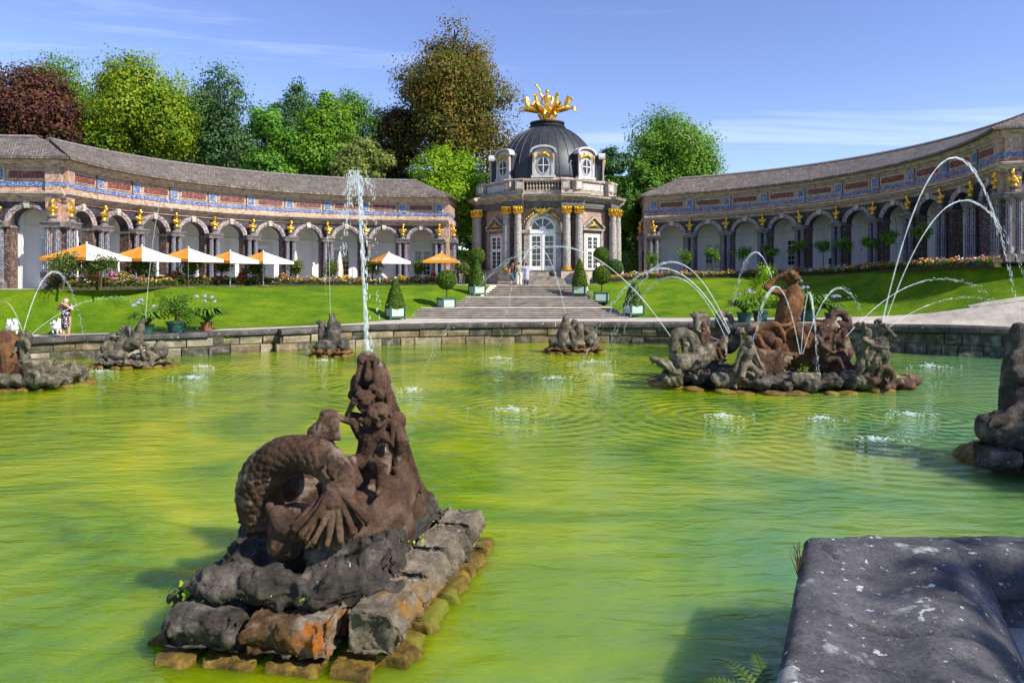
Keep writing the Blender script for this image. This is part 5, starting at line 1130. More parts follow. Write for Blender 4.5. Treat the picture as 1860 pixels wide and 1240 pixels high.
L([(1422, 612, 24.5), (1424, 585, 24.5), (1432, 555, 24.5), (1440, 530, 24.5)], [.36, .33, .36, .30]); S.ell(g(1437, 537, 24.5), (.42, .26, .20)); L([(1438, 525, 24.5), (1438, 512, 24.5)], [.15, .14]); hd = g(1437, 505, 24.5); S.ell(hd, (.24, .25, .27)); curls(S, hd, .25, 34, 9, .30)
L([(1424, 532, 24.5), (1404, 528, 24.4), (1392, 522, 24.35)], [.15, .125, .11]); L([(1392, 522, 24.35), (1406, 507, 24.4), (1424, 498, 24.4)], [.105, .085, .07]); S.ell(g(1426, 497, 24.4), .085)
L([(1452, 537, 24.5), (1452, 560, 24.4), (1446, 580, 24.25)], [.15, .13, .10]); L([(1446, 580, 24.25), (1432, 590, 24.0), (1422, 592, 23.9)], [.095, .075, .06]); S.ell(g(1418, 592, 23.9), .08)
L([(1432, 610, 24.4), (1452, 602, 24.0), (1462, 628, 23.9)], [.26, .22, .13]); L([(1415, 612, 24.4), (1408, 622, 24.0), (1412, 650, 23.9)], [.26, .22, .13])
for q in range(4): S.limb([g(1424 - q*1.0, 589 + q*2.6, 23.88), g(1412 - q*.6, 588 + q*3.0, 23.84)], [.022, .016], 6)
group(t, 'river_god', S, MT['rust_stone'], .03)
# left part: spouting beasts and children
S = MB(); scaled = [g(1262, 640, 23.8), g(1255, 615, 23.8), g(1238, 605, 23.8), g(1225, 612, 23.7), g(1222, 650, 23.7)]
S.limb(bez(scaled, 16), taper(17, .26, .15), 10); S.limb(bez([g(1225, 612, 23.7), g(1228, 604, 23.7), g(1240, 615, 23.7), g(1244, 640, 23.7)], 12), [.11]*13, 8); S.limb([g(1238, 660, 23.6), g(1262, 655, 23.8), g(1282, 640, 24)], [.30, .36, .34]); group(t, 'spouting_beast', S, MT['grey_stone'])
S = MB(); figure(S, g(1240, 682, 23.1), 1.25, R(-80), R(60), dict(kl=(.06, -.05, .3), kr=(-.06, .03, .3)), True); curls(S, g(1245, 628, 23.4), .13, 14, 4); S.ell(g(1212, 662, 23.2), (.2, .2, .16)); group(t, 'reclining_child', S, MT['grey_stone'])
S = MB(); sea_horse_stone(S, g(1285, 645, 25.4), R(200), 1.5); S.limb(bez([g(1310, 600, 25.4), g(1305, 580, 25.4), g(1312, 570, 25.4), g(1324, 572, 25.4), g(1330, 586, 25.4)], 14), taper(15, .16, .08), 8); S.limb([g(1308, 640, 25.3), g(1312, 610, 25.4), g(1310, 595, 25.4)], [.26, .22, .17]); curls(S, g(1276, 578, 25.4), .2, 16, 2); S.ell(g(1277, 582, 25.4), (.27, .25, .32)); S.limb([g(1277, 600, 25.4), g(1282, 640, 25.4)], [.26, .34]); group(t, 'bearded_triton', S, MT['grey_stone'])
S = MB(); figure(S, g(1292, 668, 24.2), 1.55, R(35), R(-14), dict(el=(.2, .05, .62), hl=(.16, -.12, .58), kl=(.1, -.2, .36), kr=(-.06, -.2, .36), fl=(.1, -.25, .12), fr=(-.06, -.25, .12)), True); curls(S, g(1272, 603, 24.1), .15, 14, 8); group(t, 'seated_triton', S, MT['brown_stone'])
S = MB(); figure(S, g(1348, 708, 22.7), 1.75, R(25), R(10), dict(el=(.17, -.1, .62), hl=(.2, -.25, .42), er=(-.2, -.02, .62), hr=(-.26, -.04, .42), kl=(.12, -.22, .38), kr=(-.14, -.1, .30), fl=(.12, -.14, .12), fr=(-.2, .05, .08)), True); curls(S, g(1346, 605, 22.7), .16, 18, 6); group(t, 'spouting_child', S, MT['grey_stone'])
S = MB(); wing_fan(S, g(1376, 640, 23.3), (.9, .1, -.05), (.55, 0, -.85), 1.25, 8, .10); S.limb([g(1360, 640, 23.6), g(1382, 668, 23.5), g(1372, 696, 23.4)], [.34, .34, .3]); boulder(S, g(1385, 610, 24.2), (.5, .4, .4), 12, 8); group(t, 'winged_fish', S, MT['brown_stone'])
# shells and seaweed frills along the front edge
for (px0, px1, py, d) in ((1296, 1385, 692, 22.75), (1440, 1492, 694, 22.6), (1530, 1600, 690, 22.8), (1205, 1240, 688, 23.2)):
    S = MB(); k = int((px1-px0)/9)
    for i in range(k):
        x = px0 + (px1-px0)*(i+.5)/k; S.limb(bez([g(x, py-14, d+.15), g(x-4, py-6, d-.12), g(x+3, py+6, d-.18), g(x+1, py+12, d-.05)], 9), [.09, .11, .12, .12, .11, .10, .09, .08, .06, .05][:10], 8)
    group(t, 'shell_frill', S, MT['grey_stone'], .035, ((.2, .05),))
# right part
S = MB(); S.limb(bez([g(1500, 700, 23.8), g(1492, 650, 23.9), g(1494, 605, 24.0), g(1506, 592, 24.0), g(1516, 604, 24.0), g(1510, 620, 23.9)], 24), taper(25, .42, .12), 10); S.limb([g(1500, 660, 23.9), g(1520, 650, 23.6), g(1530, 680, 23.4)], [.4, .42, .4]); group(t, 'coiled_beast', S, MT['brown_stone'])
S = MB(); S.limb(bez([g(1528, 622, 24.6), g(1508, 600, 24.6), g(1510, 574, 24.6), g(1526, 567, 24.6), g(1540, 580, 24.6), g(1536, 592, 24.6), g(1526, 588, 24.6)], 24), taper(25, .16, .14), 10); S.limb([g(1538, 584, 24.6), g(1545, 585, 24.6)], [.1, .03]); S.limb([g(1530, 600, 24.6), g(1534, 640, 24.6)], [.16, .3]); group(t, 'curled_tail', S, MT['brown_stone'])
S = MB(); figure(S, g(1522, 690, 23.2), 1.5, R(70), R(-24), dict(el=(.2, -.1, .62), hl=(.05, -.25, .6), er=(-.18, -.12, .6), hr=(-.02, -.26, .58), kl=(.1, -.22, .42), kr=(-.08, -.2, .42), fl=(.1, -.2, .2), fr=(-.08, -.18, .2)), True); curls(S, g(1524, 603, 23.4), .13, 14, 21); group(t, 'wrestling_child', S, MT['brown_stone'])
S = MB(); figure(S, g(1553, 690, 22.5), 1.68, R(60), R(12), dict(el=(.16, -.16, .74), hl=(.06, -.36, .74), er=(-.12, -.16, .72), hr=(-.02, -.36, .72), kl=(.13, -.13, .33), fl=(.12, .02, .07), kr=(-.05, -.05, .25)), True); curls(S, g(1563, 592, 22.3), .14, 18, 23); group(t, 'standing_child', S, MT['grey_stone'])
S = MB(); S.limb(bez([g(1575, 690, 22.9), g(1578, 650, 22.9), g(1592, 620, 22.8), g(1596, 598, 22.8)], 12), [.42, .40, .38, .36, .34, .31, .28, .26, .24, .21, .18, .15, .12], 12); S.limb([g(1596, 600, 22.8), g(1600, 590, 22.7)], [.14, .10]); wing_fan(S, g(1572, 675, 22.7), (.5, 0, -.4), (-.5, 0, -.4), .7, 6, .07); group(t, 'upright_fish', S, MT['grey_stone'])
S = MB(); figure(S, g(1602, 690, 22.6), 1.72, R(-30), R(-4), dict(el=(.2, -.02, .82), hl=(.1, -.06, .92), kr=(-.1, -.16, .3), fr=(-.08, -.02, .08)), True); curls(S, g(1597, 588, 22.6), .15, 18, 27); group(t, 'reaching_child', S, MT['grey_stone'])
S = MB(); S.limb(bez([g(1590, 690, 22.6), g(1600, 670, 22.5), g(1616, 672, 22.4), g(1622, 690, 22.4), g(1610, 706, 22.3)], 16), taper(17, .16, .08), 8)
for i in range(7): boulder(S, g(1585 + 12*i, 690 + (i % 3)*5, 22.7 + .1*i), (.30, .3, .2), 70+i, 4)
S.limb([g(1650, 686, 23.2), g(1668, 690, 23.1)], [.16, .06]); group(t, 'shell_and_fish', S, MT['brown_stone'])

# left edge group, cut by the frame
t = island('left_fountain_group', 'stone group of children and sea creatures at the left edge of the pool', (-17.0, 24.2, 0), 2.5, 1.5, .72, MT['grey_stone'], 8, 22)
IO = Vector((-17.0, 24.2, 0))
S = MB(); S.limb(bez([g(-40, 690, 24), g(-20, 640, 24), g(10, 625, 23.6), (g(26, 650, 23.4)), g(15, 690, 23.3)], 20), taper(21, .55, .35), 12); group(t, 'beast_back', S, MT['rust_stone'], .04)
S = MB(); figure(S, g(45, 688, 23.2), 1.45, R(-20), 0, dict(el=(.2, -.05, .70), hl=(.14, -.1, .84), er=(-.2, -.04, .68), hr=(-.1, -.16, .62), kl=(.1, -.12, .27)), True); curls(S, g(46, 612, 23.2), .15, 16, 31); S.ell(g(46, 617, 23.2), .16); group(t, 'standing_child', S, MT['grey_stone'])
S = MB(); S.limb([g(44, 615, 23.8), g(25, 640, 23.8), g(30, 690, 23.8)], [.26, .36, .45]); S.ell(g(15, 612, 23.9), .2); curls(S, g(15, 610, 23.9), .17, 12, 5); S.limb([g(20, 620, 23.8), g(45, 605, 23.7)], [.14, .10]); S.limb(bez([g(28, 690, 23), g(42, 665, 23), g(50, 680, 22.9), g(44, 700, 22.9)], 12), taper(13, .2, .12), 8); group(t, 'spouting_fish', S, MT['brown_stone'])
S = MB(); S.lathe([(.42, .5), (.46, .7), (.52, .9), (.50, .95)], 20, c=tuple(g(68, 700, 23.3) - Vector((0, 0, P(68, 700, 23.3).z))), flute=.07); group(t, 'fluted_tub', S, MT['grey_stone'])
S = MB(); S.limb(bez([g(48, 690, 22.8), g(55, 676, 22.7), g(68, 680, 22.7), g(66, 696, 22.6)], 10), taper(11, .14, .07), 8)
for i in range(8): boulder(S, g(5 + 13*i, 688 + (i % 2)*4, 22.9 + (.15 if i > 5 else 0)), (.3, .25, .18), 90+i, 4)
group(t, 'shells', S, MT['grey_stone'])

# winged horse fountain
t = island('winged_horse_fountain', 'stone horse with raised muzzle on a rocky islet before the left potted plants', (-15.25, 28.9, 0), 1.5, .95, .40, MT['grey_stone'], 11, 16)
IO = Vector((-15.25, 28.9, 0)); S = MB(); sea_horse_stone(S, (-.05, -.1, .42), R(-12), 1.45); figure(S, (-.10, .1, .75), .95, R(-60), R(10), None, True); wing_fan(S, (-.1, .0, 1.05), (-.55, .2, .6), (-.9, 0, -.2), .8, 6, .07); S.box(-.42, -.22, .05, .30, 1.25, 1.62); S.ell((-1.0, 0, .70), (.36, .3, .32)); wing_fan(S, (-.45, -.25, .75), (.2, -.2, -.8), (-.8, -.1, -.3), .55, 6, .07); boulder(S, (1.05, 0, .62), (.30, .3, .42), 5, 8); boulder(S, (.6, -.2, .4), (.6, .3, .2), 6); boulder(S, (-.6, -.3, .45), (.6, .3, .2), 7)
group(t, 'winged_horse', S, MT['grey_stone'], .03)
# upright dolphin fountain
t = island('dolphin_fountain', 'small dark islet with an upright stone dolphin, left of the tall jet', (-8.2, 32.6, 0), .92, .7, .42, MT['rust_stone'], 13, 12)
S = MB(); S.limb([(.0, 0, .4), (.08, 0, .9), (.05, 0, 1.4), (.02, -.02, 1.78)], [.44, .38, .28, .14], 12); S.limb([(-.05, -.05, 1.7), (-.08, -.05, 1.92)], [.08, .05]); S.limb([(.08, -.05, 1.7), (.1, -.05, 1.9)], [.08, .04]); S.limb([(-.42, .1, .4), (-.45, .1, 1.0), (-.48, .05, 1.45)], [.26, .22, .16]); S.ell((-.55, .05, 1.52), (.2, .14, .10)); S.ell((.12, 0, 1.35), (.3, .2, .22)); boulder(S, (.5, -.1, .5), (.32, .3, .36), 4, 6); boulder(S, (-.3, -.25, .45), (.4, .3, .3), 8, 6)
for i in range(7): S.limb([(.02 + .05*math.sin(i), -.34 + .03*i, .55 + i*.14), (.12, -.42 + .03*i, .48 + i*.14)], [.06, .04], 6)
group(t, 'dolphin', S, MT['rock'], .03)
# pair of fish in front of the stairs
t = island('fish_fountain', 'small stone islet with a spouting upright fish below the garden steps', (2.95, 33.9, 0), 1.35, .8, .36, MT['rust_stone'], 17, 16)
S = MB(); S.limb(bez([(-.55, -.1, .4), (-.5, -.1, .9), (-.42, -.1, 1.35), (-.42, -.1, 1.72)], 12), taper(13, .44, .12), 12); S.limb([(-.32, -.1, 1.5), (-.26, -.1, 1.78)], [.10, .05]); S.limb(bez([(.15, -.25, .4), (.22, -.25, .85), (.25, -.2, 1.25)], 8), taper(9, .26, .18), 10); S.ell((.02, .1, 1.40), .17); curls(S, (.02, .1, 1.42), .14, 14, 3); S.limb([(0, .1, 1.2), (-.1, .1, .8)], [.22, .3]); S.limb([(-.2, -.2, 1.12), (.0, -.25, 1.0), (.2, -.1, 1.15)], [.08, .08, .07]); wing_fan(S, (-.2, -.3, 1.0), (.3, -.1, -.9), (.9, -.1, -.4), .65, 6, .07)
boulder(S, (.75, 0, .6), (.45, .35, .32), 3, 8); boulder(S, (.7, .05, 1.0), (.3, .25, .22), 6, 8); boulder(S, (0, -.35, .45), (.5, .3, .2), 7, 6); boulder(S, (-.9, -.1, .5), (.35, .3, .3), 9, 6)
group(t, 'spouting_fish', S, MT['grey_stone'], .03)
# right edge figure, cut by the frame
t = empty('right_edge_statue', (10.2, 14.0, 0)); tag(t, 'dark seated stone statue on a flat rock slab at the right edge of the pool', 'sculpture')
IO = Vector((10.2, 14.0, 0)); S = MB()
figure(S, (.35, .1, .42), 2.9, R(15), 0, dict(kl=(.16, -.28, .46), fl=(.2, -.3, .12), kr=(-.10, -.26, .46), fr=(-.26, -.34, .05), er=(-.17, -.1, .66), hr=(-.12, -.22, .52)), False)
S.limb([g(1845, 770, 13.8), g(1842, 720, 13.8), g(1846, 660, 13.8), g(1852, 600, 13.8)], [.30, .26, .24, .16], 12); S.limb([g(1856, 740, 13.4), g(1830, 758, 13.3), g(1806, 765, 13.2)], [.13, .11, .10]); boulder(S, g(1825, 785, 13.5), (.5, .45, .32), 3, 8)
for q in range(4): S.limb([g(1808, 760 + q*3, 13.15), g(1796, 768 + q*3.5, 13.1)], [.03, .022], 6)
S.ell(g(1850, 680, 13.7), (.3, .25, .25)); S.limb([g(1846, 640, 13.7), g(1838, 655, 13.6), g(1836, 668, 13.6)], [.1, .08, .06])
group(t, 'seated_figure', S, MT['rock'], .03)
for i, (a, b_) in enumerate((((8.72, 13.35), (9.25, 13.2)), ((9.28, 13.2), (11.2, 13.0)), ((11.2, 13.0), (12.6, 14.2)))): rock_block('slab', a, b_, 1.0, .12, .55, MT['rock'], t, 80+i, .03, .12, IO)
S = MB(); S.ell((.6, .3, 0.0), (1.9, 1.2, .45)); fuse(S, 'footing', MT['rock_wet'], t, voxel=.05, disp=[(.3, .1)])
# ---------------------------------------------------------------- trees, clipped shrubs, flowers, pots
def cloud(rng, n): v = rng.normal(size=(n, 3)); return v/np.linalg.norm(v, axis=1, keepdims=True)
def tree(name, label, px, py, d, rx, rz, cols, n=16000, lobes=14, leaf=0.34, ry=None, seed=1, gap=0.0, group='trees behind the wings', trunk_r=0.35, conic=0.0, base=2.4, spread=0.55, xyz=None, cluster=0.105, extra=()):
    """tapered trunk, limbs to every lobe, and leaves clustered on the lobes"""
    c = P(px, py, d) if xyz is None else Vector(xyz); ry = ry or rx*0.8; rng = np.random.default_rng(seed); rg = random.Random(seed)
    t = empty(name, (c.x, c.y, base)); tag(t, label, 'tree', group); cz = c.z - base
    # lobes: spread through the crown, biased to its outside
    L = []
    for i in range(lobes):
        v = cloud(rng, 1)[0]; r = rng.uniform(0.32, 0.68); z = v[2]*r
        sh = 1.0 - conic*max(0, (z + 0.6)/1.6)
        s_ = rng.uniform(0.27, 0.46)
        L.append((np.array([v[0]*r*rx*sh, v[1]*r*ry*sh, cz + z*rz]), s_*(1 - conic*0.35*(z > 0.2))))
    L.append((np.array([0, 0, cz + rz*0.62]), 0.34*(1-conic*.4)))
    for (a_, b_, c_, s_) in extra: L.append((np.array([a_*rx, b_*ry, cz + c_*rz]), s_))
    if conic: L.append((np.array([0, 0, cz + rz*0.86]), 0.16))
    b = MB(); top = np.array([0, 0, cz + rz*0.55]); kk = 7
    pts = [np.array([0.12*math.sin(i*1.7), 0.12*math.cos(i*1.3), -0.3 + (top[2]+0.3)*i/kk]) for i in range(kk+1)]
    b.tube(pts, [trunk_r*(1.15 - 0.95*i/kk) for i in range(kk+1)], 8)
    for (p, s_) in L:
        f = rg.uniform(0.35, 0.72); st_ = np.array([0, 0, (cz - rz*0.75) + (rz*1.25)*max(0, min(1, (p[2] - cz + rz)/(2*rz)))*f]); mid = (st_ + p)/2 + np.array([0, 0, -rz*0.05]) + rng.normal(size=3)*rx*0.03
        b.tube([st_, mid, p], [trunk_r*0.42, trunk_r*0.26, trunk_r*0.10], 6)
        for q in range(4):
            e = p + cloud(rng, 1)[0]*np.array([rx, ry, rz])*s_*0.8; b.tube([mid*0.3 + p*0.7, (p+e)/2, e], [trunk_r*0.12, trunk_r*0.08, trunk_r*0.03], 4)
    b.build('trunk', MT['bark'], t)
    n = int(n*1.9); leaf *= .78; tot = sum(s_**2 for _, s_ in L); C = []; NN = []; K = []; cols = np.array(cols, float)
    for (p, s_) in L:
        m = int(n*s_**2/tot); ncl = max(6, m//26); dirs = cloud(rng, ncl); dirs[:, 2] = dirs[:, 2]*0.85 + 0.12
        rad = rng.uniform(0.55, 1.08, size=(ncl, 1))*(1 + 0.20*np.sin(dirs[:, :1]*7 + seed)); cc = p + dirs*rad*np.array([rx, ry, rz])*s_
        per = m//ncl; ctint = rng.random(ncl)
        if gap: keep = rng.random(ncl) > gap; cc, dirs, ctint = cc[keep], dirs[keep], ctint[keep]
        off = np.clip(rng.normal(size=(len(cc), per, 3)), -1.45, 1.45)*np.array([1, 1, 0.62])*rx*cluster*rng.uniform(.6, 1.4, size=(len(cc), 1, 1))
        C.append((cc[:, None, :] + off).reshape(-1, 3)); od = dirs[:, None, :]*0.9 + off*0.25/(rx*cluster) + np.array([0, 0, 0.35]); NN.append(od.reshape(-1, 3))
        tt = np.clip(ctint[:, None] + rng.normal(size=(len(cc), per))*0.10, 0, 1).reshape(-1); x = tt*(len(cols)-1); i0 = np.minimum(x.astype(int), len(cols)-2); fr = (x - i0)[:, None]
        K.append((cols[i0]*(1-fr) + cols[i0+1]*fr)*rng.uniform(0.88, 1.12, size=(len(x), 1)))
    C = np.concatenate(C); NN = np.concatenate(NN); K = np.concatenate(K)
    leaves('crown', MT['leaf'], t, C, rng.uniform(0.7, 1.35, len(C))*leaf, K, NN, seed, 0.62, 0.5)
    return t
GRN = [(0.049,0.123,0.017), (0.110,0.246,0.029), (0.210,0.407,0.045)]
DGR = [(0.027,0.066,0.016), (0.058,0.129,0.027), (0.117,0.215,0.039)]
LIM = [(0.144,0.273,0.015), (0.245,0.416,0.017), (0.389,0.575,0.025)]
YEL = [(0.085,0.175,0.010), (0.165,0.285,0.014), (0.275,0.390,0.018), (0.400,0.430,0.025)]
OLV = [(0.108,0.151,0.035), (0.238,0.292,0.065), (0.389,0.410,0.108)]
COP = [(0.043,0.019,0.019), (0.108,0.039,0.035), (0.225,0.078,0.055), (0.098,0.098,0.023)]
BRZ = [(0.060,0.075,0.016), (0.120,0.135,0.024), (0.210,0.165,0.028), (0.330,0.160,0.028), (0.170,0.205,0.032), (0.100,0.150,0.025)]
BLG = [(0.042,0.105,0.048), (0.091,0.210,0.078), (0.171,0.315,0.111)]
BGR = [(0.064,0.155,0.018), (0.137,0.319,0.033), (0.237,0.473,0.055)]
tree('copper_beech', 'dark red copper beech rising behind the left end of the left wing', 45, 225, 62, 5.4, 5.4, COP, 15000, 18, seed=2)
tree('broadleaf_tree', 'mid green broad tree behind the copper beech at the far left', 112, 196, 78, 6.6, 6.2, GRN + [(0.16,0.23,0.015)], 12000, 16, seed=3)
tree('dark_conifer', 'dark conifer tip at the extreme left edge behind the copper beech', -10, 190, 80, 2.6, 5.0, BLG, 4000, 9, conic=.7, seed=33)
tree('maple_tree', 'yellow-green rounded maple behind the left wing, tallest of the left trees', 250, 232, 66, 6.2, 6.9, YEL, 24000, 24, seed=4)
tree('oak_tree', 'open dark green oak with visible limbs, right of the yellow maple', 398, 222, 72, 5.4, 6.4, OLV[:1] + BLG + [(0.10,0.13,0.05)], 13500, 22, seed=5, gap=0.12, trunk_r=.5, leaf=.36)
tree('young_tree', 'fresh green young tree low behind the roof, right of the oak', 478, 275, 66, 3.8, 4.4, BGR, 8000, 10, seed=6)
tree('spire_tree', 'dark pointed conifer rising above the middle of the left wing', 540, 235, 76, 3.6, 5.2, BLG, 10000, 14, conic=.62, seed=7)
tree('small_conifer', 'small blue-green conifer tip left of the pointed conifer', 500, 235, 84, 1.9, 3.4, BLG, 4000, 8, conic=.6, seed=77)
tree('lime_tree', 'light green tree beside the pointed conifer', 592, 258, 68, 3.8, 4.7, LIM[:2] + BGR, 11000, 14, seed=8, conic=.3)
tree('ash_tree', 'feathery green tree between the light green tree and the bronze beech', 640, 240, 82, 5.2, 5.0, GRN, 10000, 14, seed=9, gap=.1)
tree('willow_tree', 'olive grey rounded tree low behind the roof beside the bronze beech', 655, 300, 64, 2.9, 2.6, OLV, 8000, 12, seed=10)
tree('bronze_beech', 'very tall bronze and green beech, the highest tree left of the dome', 822, 200, 84, 8.0, 9.2, BRZ, 36000, 30, seed=11, gap=.08, trunk_r=.6, leaf=.40, extra=((.82, 0, -.42, .30), (.60, -.2, -.72, .34), (.95, 0, -.66, .22), (-.72, 0, -.30, .30), (-.85, .1, -.62, .26), (.28, 0, .74, .20), (-.20, 0, .80, .22), (-.62, 0, .38, .24), (.74, 0, .18, .22), (.05, -.3, .95, .13)))
tree('purple_beech', 'dark purple-brown lower tree at the left foot of the tall bronze beech', 715, 262, 86, 4.6, 4.6, COP + BRZ[:1], 11000, 14, seed=12)
tree('bright_tree', 'bright yellow-green tree between the left wing and the pavilion', 806, 358, 65, 4.4, 5.4, LIM, 22000, 20, seed=13, leaf=.30)
tree('plane_tree', 'large green tree behind the pavilion end of the right wing', 1214, 312, 72, 5.4, 6.6, GRN[1:] + [(0.13,0.22,0.02)], 22000, 22, seed=14)
tree('side_tree', 'darker green tree right behind the pavilion', 1158, 375, 68, 2.6, 5.0, GRN, 10000, 12, seed=15)
tree('far_tree', 'distant dark tree just right of the dome', 1108, 300, 92, 2.4, 2.6, BLG, 5000, 8, seed=16)
for i, (px, py, d, rx, rz, cc) in enumerate(((430, 315, 80, 6, 4, DGR), (560, 310, 84, 6, 4.2, DGR), (700, 325, 88, 6, 4.5, DGR), (330, 290, 84, 6, 5, DGR), (180, 290, 84, 7, 5, DGR), (870, 400, 80, 4, 6, DGR))):
    tree('understorey_tree', 'dark undergrowth tree deep behind the left wing, %s from the left' % ORD[(4, 5, 2, 1, 0, 3)[i]] if i < 5 else 'dark undergrowth tree in the gap left of the pavilion', px, py, d, rx, rz, cc, 5500, 10, seed=40+i, leaf=.5, group='undergrowth trees')
# shade trees standing off the right edge of the view; their shade lies on the near corner of the pool
tree('shade_tree', 'tall green tree off to the right of the near pool corner', 0, 0, 1, 5.0, 4.0, GRN, 9000, 16, seed=51, xyz=(19.6, -2.4, 10.6), base=.5, leaf=.7, group='shade trees beside the near path')
tree('shade_tree', 'tall green tree farther along the near path, off to the right', 0, 0, 1, 4.4, 4.0, GRN, 8000, 16, seed=52, xyz=(24.4, 5.7, 10.6), base=.5, leaf=.7, group='shade trees beside the near path')

for i, (x_, y_, z_, cc) in enumerate(((-47, 66, 12, GRN), (-58, 60, 11, DGR), (-66, 50, 11, GRN))):
    tree('woodland_tree', 'green woodland tree beyond the left end of the left wing, %s outwards' % ORD[i], 0, 0, 1, 7.5, 8.0, cc, 7000, 16, seed=61+i, xyz=(x_, y_, z_), leaf=.55, group='woodland trees beyond the left wing')

def shrub_pts(rng, fn, n):
    """n points and normals on a parametric clipped surface fn(u, v) -> (p, normal)"""
    return zip(*[fn(rng.random(), rng.random()) for _ in range(n)])
def clipped(parent, shape, r, h, z0, n, leaf, cols, seed):
    rng = np.random.default_rng(seed); u = rng.random(n); a = rng.random(n)*2*PI
    if shape == 'ball':
        zz = 2*u - 1; q = np.sqrt(1 - zz*zz); nr = np.stack([q*np.cos(a), q*np.sin(a), zz], 1); p = nr*r + np.array([0, 0, z0 + r])
        MB().ell((0, 0, z0 + r), r*.95, k=20, h=14).build('crown_core', MT['core'], parent, 'all')
    else:
        f = 1 - np.sqrt(1 - u*.995); prof = lambda f: r*(0.92 + 0.30*f - 1.18*f**1.25) ; rr = np.maximum(.05, prof(f)); p = np.stack([rr*np.cos(a), rr*np.sin(a), z0 + h*f], 1); nr = np.stack([np.cos(a), np.sin(a), np.full(n, r/h)], 1)
        MB().lathe([(max(.02, prof(i/10)*.94), z0 + h*i/10*.98) for i in range(11)], 18).build('crown_core', MT['core'], parent, 'all')
    p = p + nr*rng.normal(size=(n, 1))*r*.035; cols = np.array(cols); t = np.clip(rng.normal(.5, .28, n), 0, .999)*(len(cols)-1); i0 = t.astype(int); k = cols[i0]*(1-(t-i0))[:, None] + cols[i0+1]*(t-i0)[:, None]
    leaves('crown', MT['leaf_dense'], parent, p, rng.uniform(.7, 1.4, n)*leaf, k, nr*1.2, seed, .7, .9)
BOX = [(0.018,0.045,0.004), (0.045,0.095,0.006), (0.095,0.165,0.010), (0.15,0.22,0.014)]
def planter(loc, w, h, label, rz=R(28)):
    t = empty('planter_box', loc, rz); tag(t, label, 'planter', 'square green planters beside the steps'); b = MB(); l = .07
    for sx in (-1, 1):
        for sy in (-1, 1): MB().box(sx*(w/2-l/2)-l/2, sx*(w/2-l/2)+l/2, sy*(w/2-l/2)-l/2, sy*(w/2-l/2)+l/2, 0, h+.03).build('corner_post', MT['planter'], t)
    MB().box(-w/2+.02, w/2-.02, -w/2+.02, w/2-.02, h-.08, h).build('rim', MT['planter'], t); MB().box(-w/2+.02, w/2-.02, -w/2+.02, w/2-.02, .10, .18).build('base_rail', MT['planter'], t)
    MB().box(-w/2+.05, w/2-.05, -w/2+.05, w/2-.05, .12, h-.02).build('lining', MT['planter'], t)
    for (x0, x1, y0, y1) in ((-w/2+.12, w/2-.12, -w/2+.025, -w/2+.06), (-w/2+.12, w/2-.12, w/2-.06, w/2-.025), (-w/2+.025, -w/2+.06, -w/2+.12, w/2-.12), (w/2-.06, w/2-.025, -w/2+.12, w/2-.12)): MB().box(x0, x1, y0, y1, .22, h-.12).build('panel', MT['planter_panel'], t)
    return t
def topiary(shape, loc, r, h, z0, label, seed, group):
    t = empty('topiary_' + ('ball' if shape == 'ball' else 'cone'), loc); tag(t, label, 'topiary', group)
    if shape == 'ball': MB().tube([(0, 0, -.1), (.02, 0, z0*.5), (0, 0, z0 + .2)], [.045, .04, .035], 7).build('trunk', MT['bark'], t)
    clipped(t, shape, r, h, z0, 5200, .075, BOX, seed); return t
tops = [('cone', (-6.75, 41.4, 1.07), .58, 1.75, 'lower left, nearest the path'), ('cone', (7.35, 43.2, 1.14), .56, 1.75, 'lower right, nearest the path'),
        ('ball', (-4.15, 45.3, 1.42), .60, 0, 'on the left of the middle flight'), ('ball', (5.95, 47.6, 1.72), .58, 0, 'on the right of the middle flight'),
        ('cone', (-2.45, 50.1, 2.165), .56, 1.95, 'at the top of the steps on the left'), ('cone', (4.72, 49.9, 2.165), .58, 2.0, 'at the top of the steps on the right'),
        ('ball', (-2.6, 53.6, 2.9), .58, 0, 'on the terrace behind the upper left cone'), ('ball', (6.75, 54.2, 3.0), .58, 0, 'on the terrace behind the upper right cone')]
for i, (s_, l, r, h, w) in enumerate(tops):
    planter(l, .95, .78, 'green wooden planter with pale panels ' + w, R(28) if l[0] < 0 else R(-12 if i in (3, 5) else 20))
    topiary(s_, (l[0], l[1], l[2] + .70), r, h, 0.0 if s_ == 'cone' else .62 + (.25 if i > 5 else 0), ('clipped green cone topiary ' if s_ == 'cone' else 'clipped green ball on a stem ') + w, 70+i, 'clipped topiary beside the steps')
t = empty('round_bush', (8.1, 56.2, 3.0)); tag(t, 'low dark round bush beside the right corner of the pavilion', 'bush'); clipped(t, 'ball', .62, 0, 0.6, 3000, .09, DGR, 90); MB().tube([(0, 0, -.1), (0, 0, 1)], .06, 6).build('trunk', MT['bark'], t)
